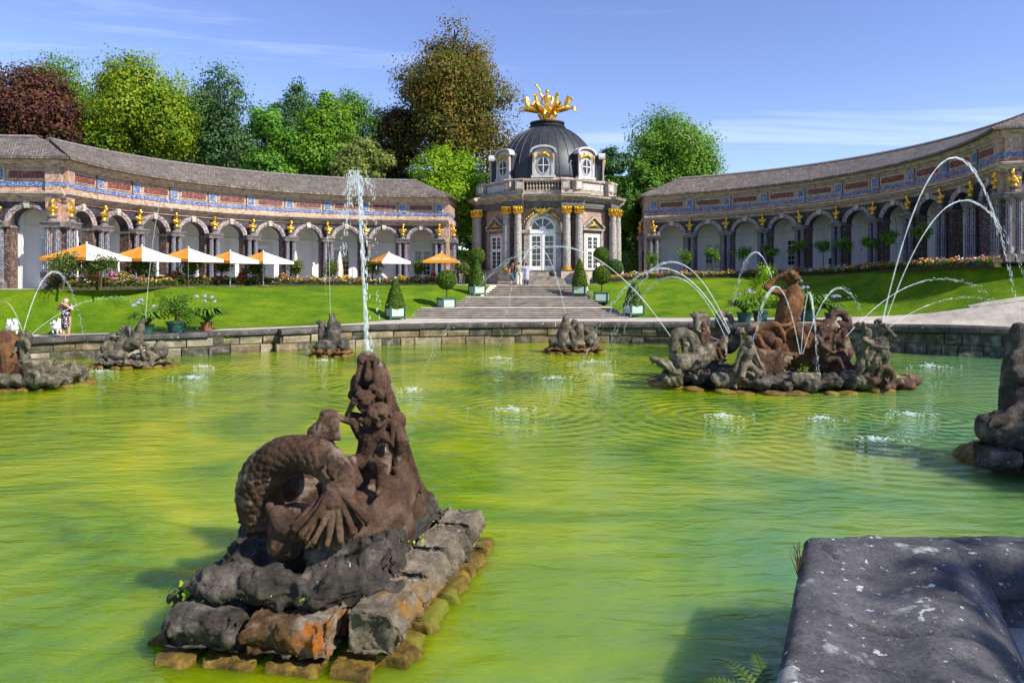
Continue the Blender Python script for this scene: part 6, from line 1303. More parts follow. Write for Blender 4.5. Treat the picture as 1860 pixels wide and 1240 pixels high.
def hedge(label, x0, x1, y0, y1, z0, z1, cols, seed, n=7000, leaf=.13):
    t = empty('hedge', ((x0+x1)/2, (y0+y1)/2, z0)); tag(t, label, 'hedge', 'clipped hedges behind the terrace'); rng = np.random.default_rng(seed); w, dd, h = x1-x0, y1-y0, z1-z0
    MB().box(-w/2+.08, w/2-.08, -dd/2+.08, dd/2-.08, 0, h-.08).build('hedge_core', MT['core'], t)
    k = rng.integers(0, 3, n); p = np.stack([rng.uniform(-w/2, w/2, n), rng.uniform(-dd/2, dd/2, n), rng.uniform(0, h, n)], 1); p[k == 0, 1] = -dd/2; p[k == 1, 2] = h; p[k == 2, 0] = np.where(rng.random((k == 2).sum()) < .5, -w/2, w/2)
    nr = np.zeros((n, 3)); nr[k == 0, 1] = -1; nr[k == 1, 2] = 1; nr[k == 2, 0] = np.sign(p[k == 2, 0]); p += nr*rng.normal(size=(n, 1))*.06; cols = np.array(cols); leaves('foliage', MT['leaf_dense'], t, p, rng.uniform(.7, 1.4, n)*leaf, cols[rng.integers(0, len(cols), n)]*rng.uniform(.8, 1.2, (n, 1)), nr, seed, .7, .8)
hedge('tall clipped hedge behind the right side of the pavilion', 8.8, 15.5, 70, 71.5, 2.6, 13.2, BGR, 95, 9000, .2)
hedge('low dark hedge between the pavilion and the right wing', 8.6, 11.8, 62, 63.2, 3.0, 5.6, DGR, 96)
hedge('low dark hedge between the left wing and the pavilion', -4.7, -2.9, 60.5, 61.8, 2.8, 5.6, BGR, 97)

# standard trees along the terraces
def standard(name, label, loc, h, r, cols, seed, group, n=1500, leaf=.13, pot=True, flat=.85, open_=False):
    t = empty(name, loc); tag(t, label, 'tree', group); rng = np.random.default_rng(seed); b = MB(); zc = h - r*flat
    b.tube([(0, 0, 0), (.02, .01, zc*.5), (0, 0, zc - r*.3)], [.06, .05, .045] if not open_ else [.035, .03, .03], 6)
    for i in range(6):
        a = i*1.05 + rng.random(); b.tube([(0, 0, zc - r*.55), (r*.35*math.cos(a), r*.35*math.sin(a), zc - r*.15), (r*.6*math.cos(a), r*.6*math.sin(a), zc + r*.25)], [.035, .025, .01], 5)
    b.build('trunk', MT['bark'], t); lob = rng.normal(size=(9, 3))*r*.42*np.array([1, 1, flat*.8]); C = lob[rng.integers(0, 9, n)] + rng.normal(size=(n, 3))*r*(.30 if not open_ else .24); C[:, 2] += zc
    cols = np.array(cols); leaves('crown', MT['leaf'], t, C, rng.uniform(.7, 1.4, n)*leaf, cols[rng.integers(0, len(cols), n)]*rng.uniform(.75, 1.25, (n, 1)), (C - np.array([0, 0, zc]))/r + np.array([0, 0, .3]), seed, .55, 1.0); return t
CIT = [(0.038,0.072,0.019), (0.076,0.133,0.027), (0.142,0.218,0.038), (0.228,0.247,0.057)]
LEM = [(0.065,0.156,0.016), (0.117,0.260,0.026), (0.182,0.351,0.039)]
for i, (px, py, d) in enumerate(((115, 478, 35.3), (183, 482, 37.5), (250, 482, 39.2), (345, 480, 43.2), (402, 484, 45.4), (464, 486, 47.6), (537, 484, 50.0), (601, 485, 51.6), (676, 486, 52.6), (760, 486, 53.2), (842, 487, 53.6))):
    u_ = (px-930)/FPX; dd = [x_/10 for x_ in range(345, 560) if abs(math.hypot(u_*x_/10 - CLX, x_/10 - CLY) - 14.3) < .25]
    if i > 1 and dd: d = max(dd)
    else: d = (34.4, 35.6)[min(i, 1)]
    c = P(px, py, d); r = .62 if i == 0 else .58; r = r*(1.0 if i != 3 else 1.15)
    standard('citrus_tree', 'dark green round-headed citrus tree, %s from the left along the left flower bed' % ORD[i], (c.x, c.y, 2.9), c.z - 2.9 + r*.85, r, CIT, 100+i, 'citrus trees along the left terrace', 1700, .12)
for i, (px, py, d) in enumerate(((1187, 470, 56.5), (1241, 466, 56.8), (1293, 461, 56.6), (1348, 461, 55.8), (1400, 456, 54.6), (1449, 450, 53.2), (1495, 446, 51.6), (1535, 443, 49.8), (1579, 440, 47.6), (1613, 430, 45.8), (1680, 424, 42.8))):
    c = P(px, py, d); zt = 3.3 + .75*max(0, (px-1400)/400)
    standard('lemon_tree', 'thin-stemmed light green standard tree, %s from the pavilion along the right flower bed' % ORD[i], (c.x, c.y, zt), c.z - zt + .5, .55, LEM, 130+i, 'light green standard trees along the right terrace', 700, .15, open_=True)

# flower beds: foliage mounds thick with blossoms
def bed(name, label, pts, width, n, seed, hmax=.62):
    """pts: front line (x, y, z); the bed lies behind it"""
    rng = np.random.default_rng(seed); ln = Line([tuple(p) for p in pts], sharp=True); cx, cy = np.mean([p[0] for p in pts]), np.mean([p[1] for p in pts])
    tt = empty(name, (0, 0, 0)); tag(tt, label, kind='stuff')
    a = rng.random(n)*ln.len; q = np.stack([np.interp(a, ln.L, ln.p[:, k]) for k in range(3)], 1); e = .3
    t = np.stack([np.interp(np.minimum(a+e, ln.len), ln.L, ln.p[:, k]) - np.interp(np.maximum(a-e, 0), ln.L, ln.p[:, k]) for k in (0, 1)], 1); t /= np.linalg.norm(t, axis=1, keepdims=True); nr = np.stack([-t[:, 1], t[:, 0]], 1)
    v = rng.random(n); hh = np.array([.55 + .45*mnoise.noise(Vector((x*1.1, seed, 0))) + .25*mnoise.noise(Vector((x*3.7, seed, 5))) for x in a]); hh = np.clip(hh, .5, 1.1)*hmax*.85
    z = rng.random(n)**.6*hh*(0.75 + .25*np.sin(PI*v)); p = np.stack([q[:, 0] + nr[:, 0]*v*width, q[:, 1] + nr[:, 1]*v*width, q[:, 2] + z], 1)
    up = z > hh*.50
    sp = np.array([int(7*(0.5 + 0.5*math.sin(1.9*x + 3*mnoise.noise(Vector((x*.6, seed, 9)))))) for x in a])
    fl = np.array([(0.80,0.26,0.015), (0.80,0.79,0.74), (0.80,0.45,0.02), (0.50,0.20,0.34), (0.78,0.16,0.02), (0.30,0.20,0.46), (0.80,0.50,0.04), (0.80,0.79,0.75)])
    gr = np.array([(0.03,0.075,0.008), (0.07,0.15,0.014), (0.13,0.22,0.02), (0.10,0.12,0.03)])
    isf = up & (rng.random(n) < .34); mixr = rng.random(n) < .45; sp = np.where(mixr, rng.integers(0, 8, n), sp)
    g_ = ~isf; nn = np.tile(np.array([0, -.4, 1.0]), (n, 1))
    leaves('foliage', MT['leaf'], tt, p[g_], rng.uniform(.08, .18, g_.sum()), gr[rng.integers(0, 4, g_.sum())]*rng.uniform(.7, 1.25, (g_.sum(), 1)), nn[g_], seed, .45, 1.2).__setitem__('kind', 'stuff')
    leaves('blossoms', MT['petal'], tt, p[isf] + np.array([0, 0, .03]), rng.uniform(.06, .14, isf.sum()), fl[sp[isf]]*rng.uniform(.85, 1.1, (isf.sum(), 1)), nn[isf], seed+1, .95, .8).__setitem__('kind', 'stuff')
    b = MB(); pr = [(0, -.05), (.05, .10), (width*.5, .18), (width, .10), (width, -.05)]
    def bm_(s, nq, z): q_, t_ = ln.at(s); return (q_[0] - t_[1]*nq, q_[1] + t_[0]*nq, q_[2] + z)
    b.sweep(bm_, pr, list(np.linspace(0, ln.len, 60))); b.build('soil', MT['soil'], tt)
lp = smooth_line(L_UP); lp = lp[(lp[:, 0] > -22.7)]; lp = lp[:-13]; bed('flower_bed', 'mixed border of orange, white and pink flowers along the left terrace', lp, 1.2, 30000, 5, 1.3)
rp = smooth_line(R_UP); rp = rp[10:]; rp = rp[(rp[:, 1] > 35.0)]; bed('flower_bed', 'mixed border of white, orange and purple flowers along the right terrace', rp, 1.2, 26000, 6, 1.15)

# pots and strap-leaved plants on the path
def strap(t, r, h, n, cols, seed, droop=.55, w=.05):
    rng = random.Random(seed); b = MB()
    for i in range(n):
        a = rng.uniform(0, 2*PI); L_ = r*rng.uniform(.6, 1.1); H_ = h*rng.uniform(.6, 1.05); ca, sa = math.cos(a), math.sin(a); pts = [(ca*L_*f, sa*L_*f, H_*(1.9*f - (1.0 + droop)*f*f*.95)) for f in (0.02, .25, .5, .75, 1.0)]
        vs = []
        for j, p in enumerate(pts): ww = w*(1, 1.1, 1.0, .75, .08)[j]; vs += [(p[0] - sa*ww, p[1] + ca*ww, p[2]), (p[0] + sa*ww, p[1] - ca*ww, p[2])]
        b.add(vs, [(2*j, 2*j+1, 2*j+3, 2*j+2) for j in range(4)])
    me = b.mesh('leaf_clump', MT['strap']); return link('leaf_clump', me, t, (0, 0, 0))
MT['strap'] = noisy('strap_leaf', [(0.3, (0.03,0.085,0.008)), (0.7, (0.14,0.26,0.02))], 9, 0.45)
def pot_plant(kind, loc, label, seed, h=.9, r=.6, pr=.3, ph=.42, potm='pot'):
    pt = empty('plant_pot', loc); tag(pt, 'pot under the ' + label, 'pot', 'plant pots by the pool'); MB().lathe([(pr*.72, 0), (pr*.95, ph*.85), (pr*1.05, ph*.86), (pr*1.05, ph), (pr*.9, ph), (pr*.88, ph*.9)], 18).build('body', MT[potm], pt, True); MB().lathe([(.01, ph*.88), (pr*.9, ph*.89)], 14).build('soil', MT['soil'], pt)
    t = empty('potted_plant', (loc[0], loc[1], loc[2] + ph*.9)); tag(t, label, 'plant', 'potted plants by the pool')
    if kind == 'strap':
        strap(t, r*1.25, h*1.2, 300, None, seed, w=.06); rg = random.Random(seed+5)
        for i in range(5):
            a = rg.uniform(0, 6.28); e = Vector((math.cos(a)*r*rg.uniform(.1, .9), math.sin(a)*r*.6, h*rg.uniform(.95, 1.35))); MB().tube([(0, 0, 0), e*.55 + Vector((0, 0, .1)), e], [.012, .01, .008], 5).build('stem', MT['strap'], t)
            rn = np.random.default_rng(seed*9+i); d_ = cloud(rn, 46); d_[:, 2] = np.abs(d_[:, 2]); leaves('flower_head', MT['petal'], t, d_*.10 + np.array(e), np.full(46, .075), np.tile([.52, .50, .74], (46, 1))*rn.uniform(.8, 1.2, (46, 1)), d_, seed+i, .5, .4)
    else:
        rn = np.random.default_rng(seed); n = 2200; lob = rn.normal(size=(10, 3))*np.array([r*.42, r*.42, h*.20]) + np.array([0, 0, h*.58]); C = lob[rn.integers(0, 10, n)] + rn.normal(size=(n, 3))*r*.22; cl = np.array(LIM if kind == 'lime' else GRN + [(.12, .17, .02)]); leaves('crown', MT['leaf'], t, C, rn.uniform(.08, .16, n), cl[rn.integers(0, len(cl), n)], C - np.array([0, 0, h*.4]), seed, .45, 1.0)
        b = MB()
        for i in range(5): b.tube([(0, 0, 0), (rn.normal()*.1, rn.normal()*.1, h*.35), tuple(lob[i])], [.04, .03, .01], 5)
        b.build('trunk', MT['bark'], t)
for i, (k, px, d, z, lb, h, r, pr, ph, pm) in enumerate((
    ('strap', 266, 32.2, 1.02, 'strap-leaved lily with pale blue flowers behind the winged stone horse', .85, .75, .32, .42, 'pot'),
    ('bush', 321, 32.9, 1.04, 'bushy evergreen in the middle of the three left pots', 1.25, .85, .46, .50, 'pot'),
    ('strap', 376, 33.7, 1.05, 'strap-leaved lily on the right of the three left pots', .95, .80, .30, .40, 'terracotta'),
    ('strap', 1352, 36.9, 1.24, 'strap-leaved lily with pale flowers left of the stone figure', .95, .80, .40, .50, 'pot'),
    ('lime', 1381, 37.3, 1.26, 'yellow-green bushy shrub behind the stone figure', 2.0, .95, .42, .55, 'pot'),
    ('strap', 1468, 36.7, 1.30, 'strap-leaved lily with pale flowers right of the stone figure', 1.15, .95, .48, .60, 'pot'),
    ('strap', 1510, 36.4, 1.33, 'low strap-leaved lily at the right end of the pots', .7, .6, .34, .40, 'pot'))):
    q = G(px, d, z); pot_plant(k, tuple(q), lb, 200+i, h, r, pr, ph, pm)

# small wild plants on the stones
def weed(name, label, loc, kind, s, seed):
    t = empty(name, loc); tag(t, label, 'plant'); rg = random.Random(seed); rn = np.random.default_rng(seed)
    if kind == 'fern':
        for i in range(9):
            a = rg.uniform(PI*.55, PI*1.35) if i < 7 else rg.uniform(0, 6.28); L_ = s*rg.uniform(.7, 1.1); b = MB(); ca, sa = math.cos(a), math.sin(a); n = 16; q = [Vector((ca*L_*f, sa*L_*f, L_*(.95*f - .75*f*f))) for f in np.linspace(0, 1, n)]
            b.tube(q, [.004]*n, 4)
            for j in range(2, n): 
                w = s*.17*math.sin(PI*(j/n)**.7); sd = Vector((-sa, ca, 0)); fw = (q[j]-q[j-1]).normalized()
                for sg in (-1, 1): b.add([q[j-1], q[j-1] + sd*sg*w + fw*w*.5, q[j] + sd*sg*w*.15], [(0, 1, 2)])
            b.build('frond', MT['fern'], t)
    elif kind == 'dry':
        b = MB()
        for i in range(16): d_ = Vector((rg.uniform(-.35, .15), rg.uniform(-.3, .3), rg.uniform(.5, 1)))*s; b.tube([(0, 0, 0), d_*.5 + Vector((rg.uniform(-.04, .04), 0, 0)), d_], [.006, .005, .002], 4)
        b.build('twigs', MT['twig'], t)
    else:
        n = int(160*s*3); C = rn.normal(size=(n, 3))*np.array([s, s, s*.45]); C[:, 2] = np.abs(C[:, 2]); leaves('leaf_cushion', MT['leaf'], t, C, rn.uniform(.03, .07, n), np.array(LIM)[rn.integers(0, 3, n)], np.tile([0, 0, 1.], (n, 1)), seed, .7, 1.0).__setitem__('kind', 'stuff')
        b = MB(); [b.tube([(0, 0, 0), tuple(C[i])], .004, 4) for i in range(6)]; b.build('stem', MT['strap'], t)
MT['fern'] = noisy('fern_green', [(0.3, (0.02,0.05,0.006)), (0.7, (0.07,0.12,0.015))], 9, 0.6)
MT['twig'] = noisy('dry_twig', [(0.3, (0.05,0.03,0.018)), (0.7, (0.12,0.08,0.05))], 9, 0.9)
weed('fern', 'dark green fern growing from the near pool wall at the bottom edge', (1.78, 4.95, .70), 'fern', .52, 1)
weed('fern', 'smaller fern leaning over the water below the near coping', (1.60, 4.65, .72), 'fern', .40, 2)
weed('dry_weed', 'dry brown weed sticking out of the near pool wall', (2.72, 6.75, .80), 'dry', .42, 3)
for i, (px, py, d, s, lb) in enumerate(((730, 975, 8.7, .14, 'bright green cushion plant beside the webbed foot of the sea horse'), (770, 945, 9.3, .08, 'small green tuft at the back of the foreground plinth'), (690, 1030, 7.9, .09, 'green tuft behind the right-hand plinth blocks'), (435, 1080, 7.1, .06, 'tiny green weed on the front plinth blocks'), (340, 1075, 7.3, .10, 'leggy weed at the left corner of the foreground plinth'), (560, 1085, 6.95, .05, 'tiny green sprout above the mossy plinth block'), (1456, 672, 23.2, .16, 'bright yellow-green plant on the centre island'), (413, 618, 33.4, .25, 'hanging weeds at the corner of the far pool wall'), (455, 622, 33.4, .2, 'brownish weeds on the recessed far pool wall'))):
    weed('wall_weed', lb, tuple(P(px, py, d)), 'cushion', s, 20+i)
# ---------------------------------------------------------------- parasols, people, dogs, cafe furniture
def parasol(px, py_edge, d, w, apex_rise, label, rz, z0=2.9, letters=False):
    """square parasol: two orange and two white panels, valance, pole, base"""
    c = P(px, py_edge, d); zt = c.z - z0; t = empty('parasol', (c.x, c.y, z0), rz); tag(t, label, 'parasol', 'open cafe parasols'); a = w/2
    cor = [(-a, -a), (a, -a), (a, a), (-a, a)]; top = zt + apex_rise
    for i in range(4):
        p, q = cor[i], cor[(i+1) % 4]; vs = []; fs = []; n = 7
        for r_ in range(n):
            f = r_/(n-1)
            for k in range(n):
                g_ = k/(n-1); x = (p[0] + (q[0]-p[0])*g_)*f; y = (p[1] + (q[1]-p[1])*g_)*f; vs.append((x, y, top - apex_rise*f - .07*math.sin(PI*f)*(.3 + math.sin(PI*g_))))
        for r_ in range(n-1):
            for k in range(n-1): fs.append((r_*n+k, (r_+1)*n+k, (r_+1)*n+k+1, r_*n+k+1))
        b = MB(); b.add(vs, fs); o = b.mesh('canopy_panel', MT['cloth_orange'] if i % 2 else MT['cloth_white'], 'all'); link('canopy_panel', o, t)
        e = Vector((p[0]+q[0], p[1]+q[1], 0)).normalized()*.012; MB().add([(p[0], p[1], zt), (q[0], q[1], zt), (q[0]+e.x, q[1]+e.y, zt-.17), (p[0]+e.x, p[1]+e.y, zt-.17)], [(0, 1, 2, 3)]).build('valance', MT['cloth_orange'] if i % 2 else MT['cloth_white'], t)
        if i % 2 and letters:   # pale illegible lettering along the orange panel, as far as the photograph shows it
            mid = Vector(((p[0]+q[0])/2, (p[1]+q[1])/2, 0)); dr = Vector((q[0]-p[0], q[1]-p[1], 0)).normalized(); sl = math.atan2(apex_rise, a)
            for j in range(10):
                if j == 5: continue
                cc = mid*.78 + dr*(j-4.5)*.13; zz = top - apex_rise*.78 - .07*math.sin(PI*.78)*1.3; nrm = mid.normalized()*math.sin(sl) + Vector((0, 0, math.cos(sl))); dn = mid.normalized()*math.cos(sl) - Vector((0, 0, math.sin(sl)))
                o_ = Vector((cc.x, cc.y, zz)) + nrm*.05; hh = .09 if j % 3 else .12; MB().add([o_ - dr*.045 - dn*hh, o_ + dr*.045 - dn*hh, o_ + dr*.045, o_ - dr*.045], [(0, 1, 2, 3)]).build('lettering', MT['cloth_white'], t)
    MB().tube([(0, 0, 0), (0, 0, top + .02)], .03, 8).build('pole', MT['alu'], t); MB().lathe([(.32, 0), (.32, .05), (.06, .09), (.05, .22)], 14).build('base', MT['impost'], t, True); MB().ell((0, 0, top + .05), .06, k=8, h=6).build('finial', MT['alu'], t)
    for x, y in cor: MB().tube([(0, 0, top - .35), (x*.98, y*.98, zt - .01)], .012, 5).build('rib', MT['alu'], t)
for i, (px, py, d, w, ar, lb) in enumerate(((157, 468, 36.4, 2.85, .72, 'nearest open parasol of orange and white panels on the left terrace'), (258, 470, 39.6, 2.75, .70, 'second open parasol from the left on the terrace'), (342, 471, 42.6, 2.75, .68, 'third open parasol from the left on the terrace'), (418, 474, 45.2, 2.6, .62, 'fourth open parasol from the left on the terrace'), (478, 475, 47.4, 2.75, .66, 'fifth open parasol from the left on the terrace'))):
    parasol(px, py, d, w, ar, lb, R(45) + math.atan((930-px)/FPX), letters=(i == 0))
parasol(706, 475, 53.0, 2.35, .68, 'open parasol showing a white front, nearer the tall jet', R(38)); parasol(802, 474, 53.4, 2.6, .62, 'open parasol showing an orange front, nearest the pavilion', R(93), letters=True)
for i, (px, lb) in enumerate(((537, 'furled white and orange parasol behind the seventh citrus tree'), (617, 'furled white and orange parasol between two citrus trees'))):
    c = P(px, 457, 52 if i else 50.6); t = empty('furled_parasol', (c.x, c.y, 2.9)); tag(t, lb, 'parasol', 'furled parasols'); h = c.z - 2.9
    for j in range(8):
        a = j*PI/4; ca, sa = math.cos(a), math.sin(a); MB().tube([(ca*.02, sa*.02, h), (ca*.10, sa*.10, h*.75), (ca*.17, sa*.17, h*.45), (ca*.20, sa*.20, h*.22)], [.02, .075, .10, .07], 7).build('cloth_fold', MT['cloth_white'] if j % 4 else MT['cloth_orange'], t)
    MB().tube([(0, 0, 0), (0, 0, h + .04)], .03, 8).build('pole', MT['alu'], t)

SKIN = MT['skin']
def person(loc, h, yaw, label, pose=None, hair=(.10, .06, .04), cloths=(), hair_len=.0, voxel=None, group=None, lean=0, shoes=(.05, .04, .04)):
    """body is one continuous mesh; clothes and hair are its children. cloths: list of (name, material, [(joints, radii)])"""
    v = voxel or h*.011; t = empty('person', loc, 0); tag(t, label, 'person', group); S = MB(); T = figure(S, (0, 0, 0), h, yaw, lean, pose); b = fuse(S, 'body', SKIN, t, voxel=v, smooth=2)
    for (nm, mt, parts) in cloths:
        C = MB()
        for js, rs in parts: C.limb([T[j] if isinstance(j, str) else (Matrix.Rotation(yaw, 3, 'Z') @ Vector(j))*h for j in js], [r*h for r in rs], 12)
        fuse(C, nm, mt, t, voxel=v*1.15, smooth=3)
    H = MB(); hr = .066*h; fw = Matrix.Rotation(yaw, 3, 'Z') @ Vector((0, -1, 0)); H.ell(T['hea'] - fw*hr*.22 + Vector((0, 0, hr*.35)), (hr*1.0, hr*1.0, hr*.98))
    if hair_len: H.limb([T['hea'] - fw*hr*.6, T['hea'] - fw*hr*.8 - Vector((0, 0, hair_len*h))], [hr*.75, hr*.55])
    fuse(H, 'hair', plain('hair', hair, .7), t, voxel=v*1.2, smooth=2)
    Sh = MB()
    for s_ in 'lr': Sh.limb([T['f'+s_], T['f'+s_] + fw*.11*h - Vector((0, 0, .01*h))], [.034*h, .028*h], 8)
    fuse(Sh, 'shoes', plain('shoe', shoes, .6), t, voxel=v*1.1, smooth=1); return t
def cl(name, c): return plain(name, c, .85)
w = P(120, 606, 31.2)
t = person((w.x, w.y, 1.0), 1.66, R(8), 'woman in a dark dotted dress photographing with a phone beside the pool', dict(el=(.19, -.06, .70), er=(-.19, -.06, .70), hl=(.045, -.20, .845), hr=(-.045, -.20, .845)), (.42, .36, .33),
    [('dress', MT['dress'], [(['sl', 'che', 'sr'], [.062, .105, .062]), (['che', 'bel', 'pel', (0, 0, .30)], [.108, .108, .115, .118]), (['sl', (.16, -.03, .74)], [.062, .052]), (['sr', (-.16, -.03, .74)], [.062, .052])])], shoes=(.25, .18, .13))
ph = link('phone', MB().box(-.075, .075, -.006, .006, -.04, .04).mesh('phone', plain('phone_case', (.10, .14, .13), .3)), None, (w.x + .08, w.y - .38, 1.0 + 1.66*.905), (0, 0, R(8))); tag(ph, 'phone held up in both hands of the woman in the dotted dress', 'phone')
jn, wt = cl('teal_skirt', (.03, .12, .18)), cl('cream_trousers', (.70, .64, .55))
a = P(931, 517, 53.6); person((a.x, a.y, 2.885), 1.66, R(200), 'woman with red hair in a dark teal skirt, leftmost of three by the pavilion steps', None, (.30, .09, .03), [('top', cl('brown_top', (.10, .05, .04)), [(['sl', 'che', 'sr'], [.055, .10, .055]), (['che', 'bel', 'pel'], [.10, .09, .095])]), ('skirt', jn, [(['pel', (0, 0, .33)], [.10, .13])])], .10)
a = P(943, 517, 53.4); person((a.x, a.y, 2.885), 1.72, R(175), 'person in a grey-green top and cream trousers, middle of three by the steps', dict(er=(-.20, -.05, .66), hr=(-.24, -.16, .62)), (.05, .04, .035), [('top', cl('sage_top', (.30, .32, .24)), [(['sl', 'che', 'sr'], [.06, .105, .06]), (['che', 'bel', 'pel'], [.105, .10, .10]), (['sr', 'er'], [.055, .042])]), ('trousers', wt, [(['pl', 'pel', 'pr'], [.08, .09, .08]), (['pl', 'kl', (.065, 0, .06)], [.082, .066, .055]), (['pr', 'kr', (-.065, 0, .06)], [.082, .066, .055])])])
a = P(956, 517, 53.5); person((a.x, a.y, 2.885), 1.66, R(195), 'person in a loose pale blue patterned tunic, rightmost of three by the steps', dict(el=(.2, -.05, .68), hl=(.24, -.12, .74)), (.06, .03, .035), [('tunic', cl('blue_tunic', (.34, .38, .52)), [(['sl', 'che', 'sr'], [.062, .11, .062]), (['che', 'bel', 'pel', (0, 0, .30)], [.11, .11, .12, .13]), (['sl', 'el'], [.058, .05]), (['sr', 'er'], [.058, .05])]), ('trousers', cl('navy_trousers', (.03, .04, .09)), [(['pl', 'kl', (.065, 0, .06)], [.07, .06, .05]), (['pr', 'kr', (-.065, 0, .06)], [.07, .06, .05])])])
a = P(836, 478, 57.5); person((a.x, a.y, 2.88), 1.75, R(60), 'man in a blue shirt standing before the hedge left of the pavilion', None, (.45, .42, .40), [('shirt', cl('blue_shirt', (.04, .08, .28)), [(['sl', 'che', 'sr'], [.06, .105, .06]), (['che', 'bel', 'pel'], [.105, .10, .10])]), ('trousers', cl('grey_trousers', (.10, .10, .11)), [(['pl', 'kl', 'fl'], [.075, .06, .045]), (['pr', 'kr', 'fr'], [.075, .06, .045])])])
a = P(1262+250, 478, 52.3); person((a.x, a.y, 3.42), 1.70, R(10), 'dark-clothed person standing in the shade of the right arcade', None, (.04, .03, .03), [('coat', cl('dark_coat', (.035, .025, .04)), [(['sl', 'che', 'sr'], [.065, .11, .065]), (['che', 'bel', 'pel', (0, 0, .25)], [.11, .11, .11, .11]), (['sl', 'el'], [.05, .045]), (['sr', 'er'], [.05, .045])])])
# bag by the door
S = MB(); S.ell((0, 0, .2), (.26, .16, .2)); S.limb([(-.14, 0, .34), (0, 0, .5), (.14, 0, .34)], [.03, .03, .03]); q = P(1003, 500, 55.2); o = fuse(S, 'bag', plain('black_bag', (.02, .02, .022), .6), None, voxel=.03, loc=(q.x, q.y, 3.52)); tag(o, 'dark bag standing on the sill of the pavilion door', 'bag')

SIT = dict(kl=(.075, -.26, .52), kr=(-.075, -.26, .52), fl=(.075, -.27, .26), fr=(-.075, -.27, .26), hl=(.10, -.24, .56), hr=(-.10, -.24, .56), el=(.17, -.06, .62), er=(-.17, -.06, .62))
def chair(loc, rz, label):
    t = empty('cafe_chair', loc, rz); tag(t, label, 'chair', 'cafe chairs on the left terrace'); MB().box(-.21, .21, -.21, .21, .43, .46).build('seat', MT['alu'], t); MB().box(-.21, .21, .19, .215, .60, .88).build('backrest', MT['alu'], t)
    for sx in (-1, 1):
        for sy in (-1, 1): MB().tube([(sx*.19, sy*.19, 0), (sx*.19, sy*.19, .88 if sy > 0 else .44)], .014, 6).build('leg', MT['alu'], t)
def table(loc, label):
    t = empty('cafe_table', loc); tag(t, label, 'table', 'cafe tables on the left terrace'); MB().lathe([(.40, .70), (.42, .72), (.42, .735), (.40, .74)], 20).build('table_top', MT['white_paint'], t); MB().tube([(0, 0, 0), (0, 0, .71)], .03, 8).build('leg', MT['alu'], t); MB().lathe([(.24, 0), (.24, .03), (.05, .06)], 14).build('base', MT['impost'], t)
shirts = [(.55, .06, .03), (.60, .10, .28), (.05, .16, .24), (.30, .22, .18), (.45, .05, .06), (.12, .10, .12), (.50, .06, .05), (.42, .03, .14)]
for i, (px, d, rz, wd) in enumerate(((169, 37.4, 30, 'orange-red'), (204, 38.4, -60, 'pink'), (272, 40.8, 50, 'teal'), (231, 39.5, -70, 'tan'), (322, 43.3, 80, 'red'), (344, 44.2, -60, 'dark'), (441, 48.0, 60, 'bright red'), (787, 54.3, -70, 'crimson'))):
    c = P(px, 499, d); lo = (c.x, c.y, 2.9); sh = cl('shirt', shirts[i])
    person((lo[0], lo[1], lo[2] - .45 + .02), 1.66, R(rz), 'seated cafe guest in a %s top behind the left flower bed' % wd, SIT, random.choice([(.06, .04, .03), (.25, .15, .08), (.5, .45, .4)]), [('top', sh, [(['sl', 'che', 'sr'], [.06, .105, .06]), (['che', 'bel', 'pel'], [.105, .10, .10]), (['sl', 'el'], [.05, .042]), (['sr', 'er'], [.05, .042])]), ('trousers', cl('jeans', (.04, .05, .09)), [(['pl', 'kl', 'fl'], [.075, .06, .045]), (['pr', 'kr', 'fr'], [.075, .06, .045])])], voxel=.03, group='seated cafe guests')
    chair(lo, R(rz), 'pale metal cafe chair under the guest in the %s top' % wd)
    if i % 2 == 0: f_ = Matrix.Rotation(R(rz), 3, 'Z') @ Vector((0, -.85, 0)); table((lo[0] + f_.x, lo[1] + f_.y, 2.9), 'round white cafe table before the guest in the %s top' % wd)
c = P(84, 518, 36.2); chair((c.x, c.y, 2.93), R(70), 'empty pale cafe chair near the left corner of the arcade'); c = P(104, 518, 36.0); chair((c.x, c.y, 2.93), R(-60), 'empty pale cafe chair below the first citrus tree')

# two white dogs
def dog(loc, yaw, label, up):
    t = empty('dog', loc, yaw); tag(t, label, 'dog', 'white fluffy dogs'); S = MB(); L = lambda p, r: S.limb(p, r, 10)
    L([(-.20, 0, .33), (0, 0, .34), (.17, 0, .36)], [.15, .145, .165]); S.ell((.2, 0, .42), (.14, .14, .15)); S.ell((.26, 0, .56), (.10, .095, .09)); L([(.32, 0, .54), (.40, 0, .52)], [.045, .03])
    for sy in (-1, 1): L([(.25, sy*.05, .63), (.25, sy*.06, .70)], [.03, .012]); L([(.16, sy*.08, .28), (.17, sy*.08, .14), (.17, sy*.08, .03), (.20, sy*.08, .02)], [.07, .04, .033, .03]); L([(-.20, sy*.09, .28), (-.14, sy*.09, .19), (-.23, sy*.09, .12), (-.20, sy*.09, .02), (-.17, sy*.09, .02)], [.09, .055, .037, .033, .03])
    L([(-.30, 0, .42), (-.34, 0, .56), (-.22, 0, .64), (-.12, 0, .58)] if up else [(-.30, 0, .42), (-.36, 0, .50), (-.30, 0, .58)], [.06, .09, .09, .06] if up else [.06, .08, .05])
    rg = random.Random(4)
    for i in range(60): a, z = rg.uniform(0, 6.28), rg.uniform(.24, .5); S.ell((rg.uniform(-.3, .28), .15*math.cos(a), z), .035, k=6, h=4)
    fuse(S, 'coat', MT['fur'], t, voxel=.016, smooth=2, disp=[(.05, .03)]); MB().ell((.405, 0, .525), .018, k=8, h=6).build('nose', plain('dog_nose', (.015, .013, .013), .4), t)
    for sy in (-1, 1): MB().ell((.335, sy*.04, .58), .012, k=6, h=5).build('eye', plain('dog_eye', (.01, .008, .008), .2), t)
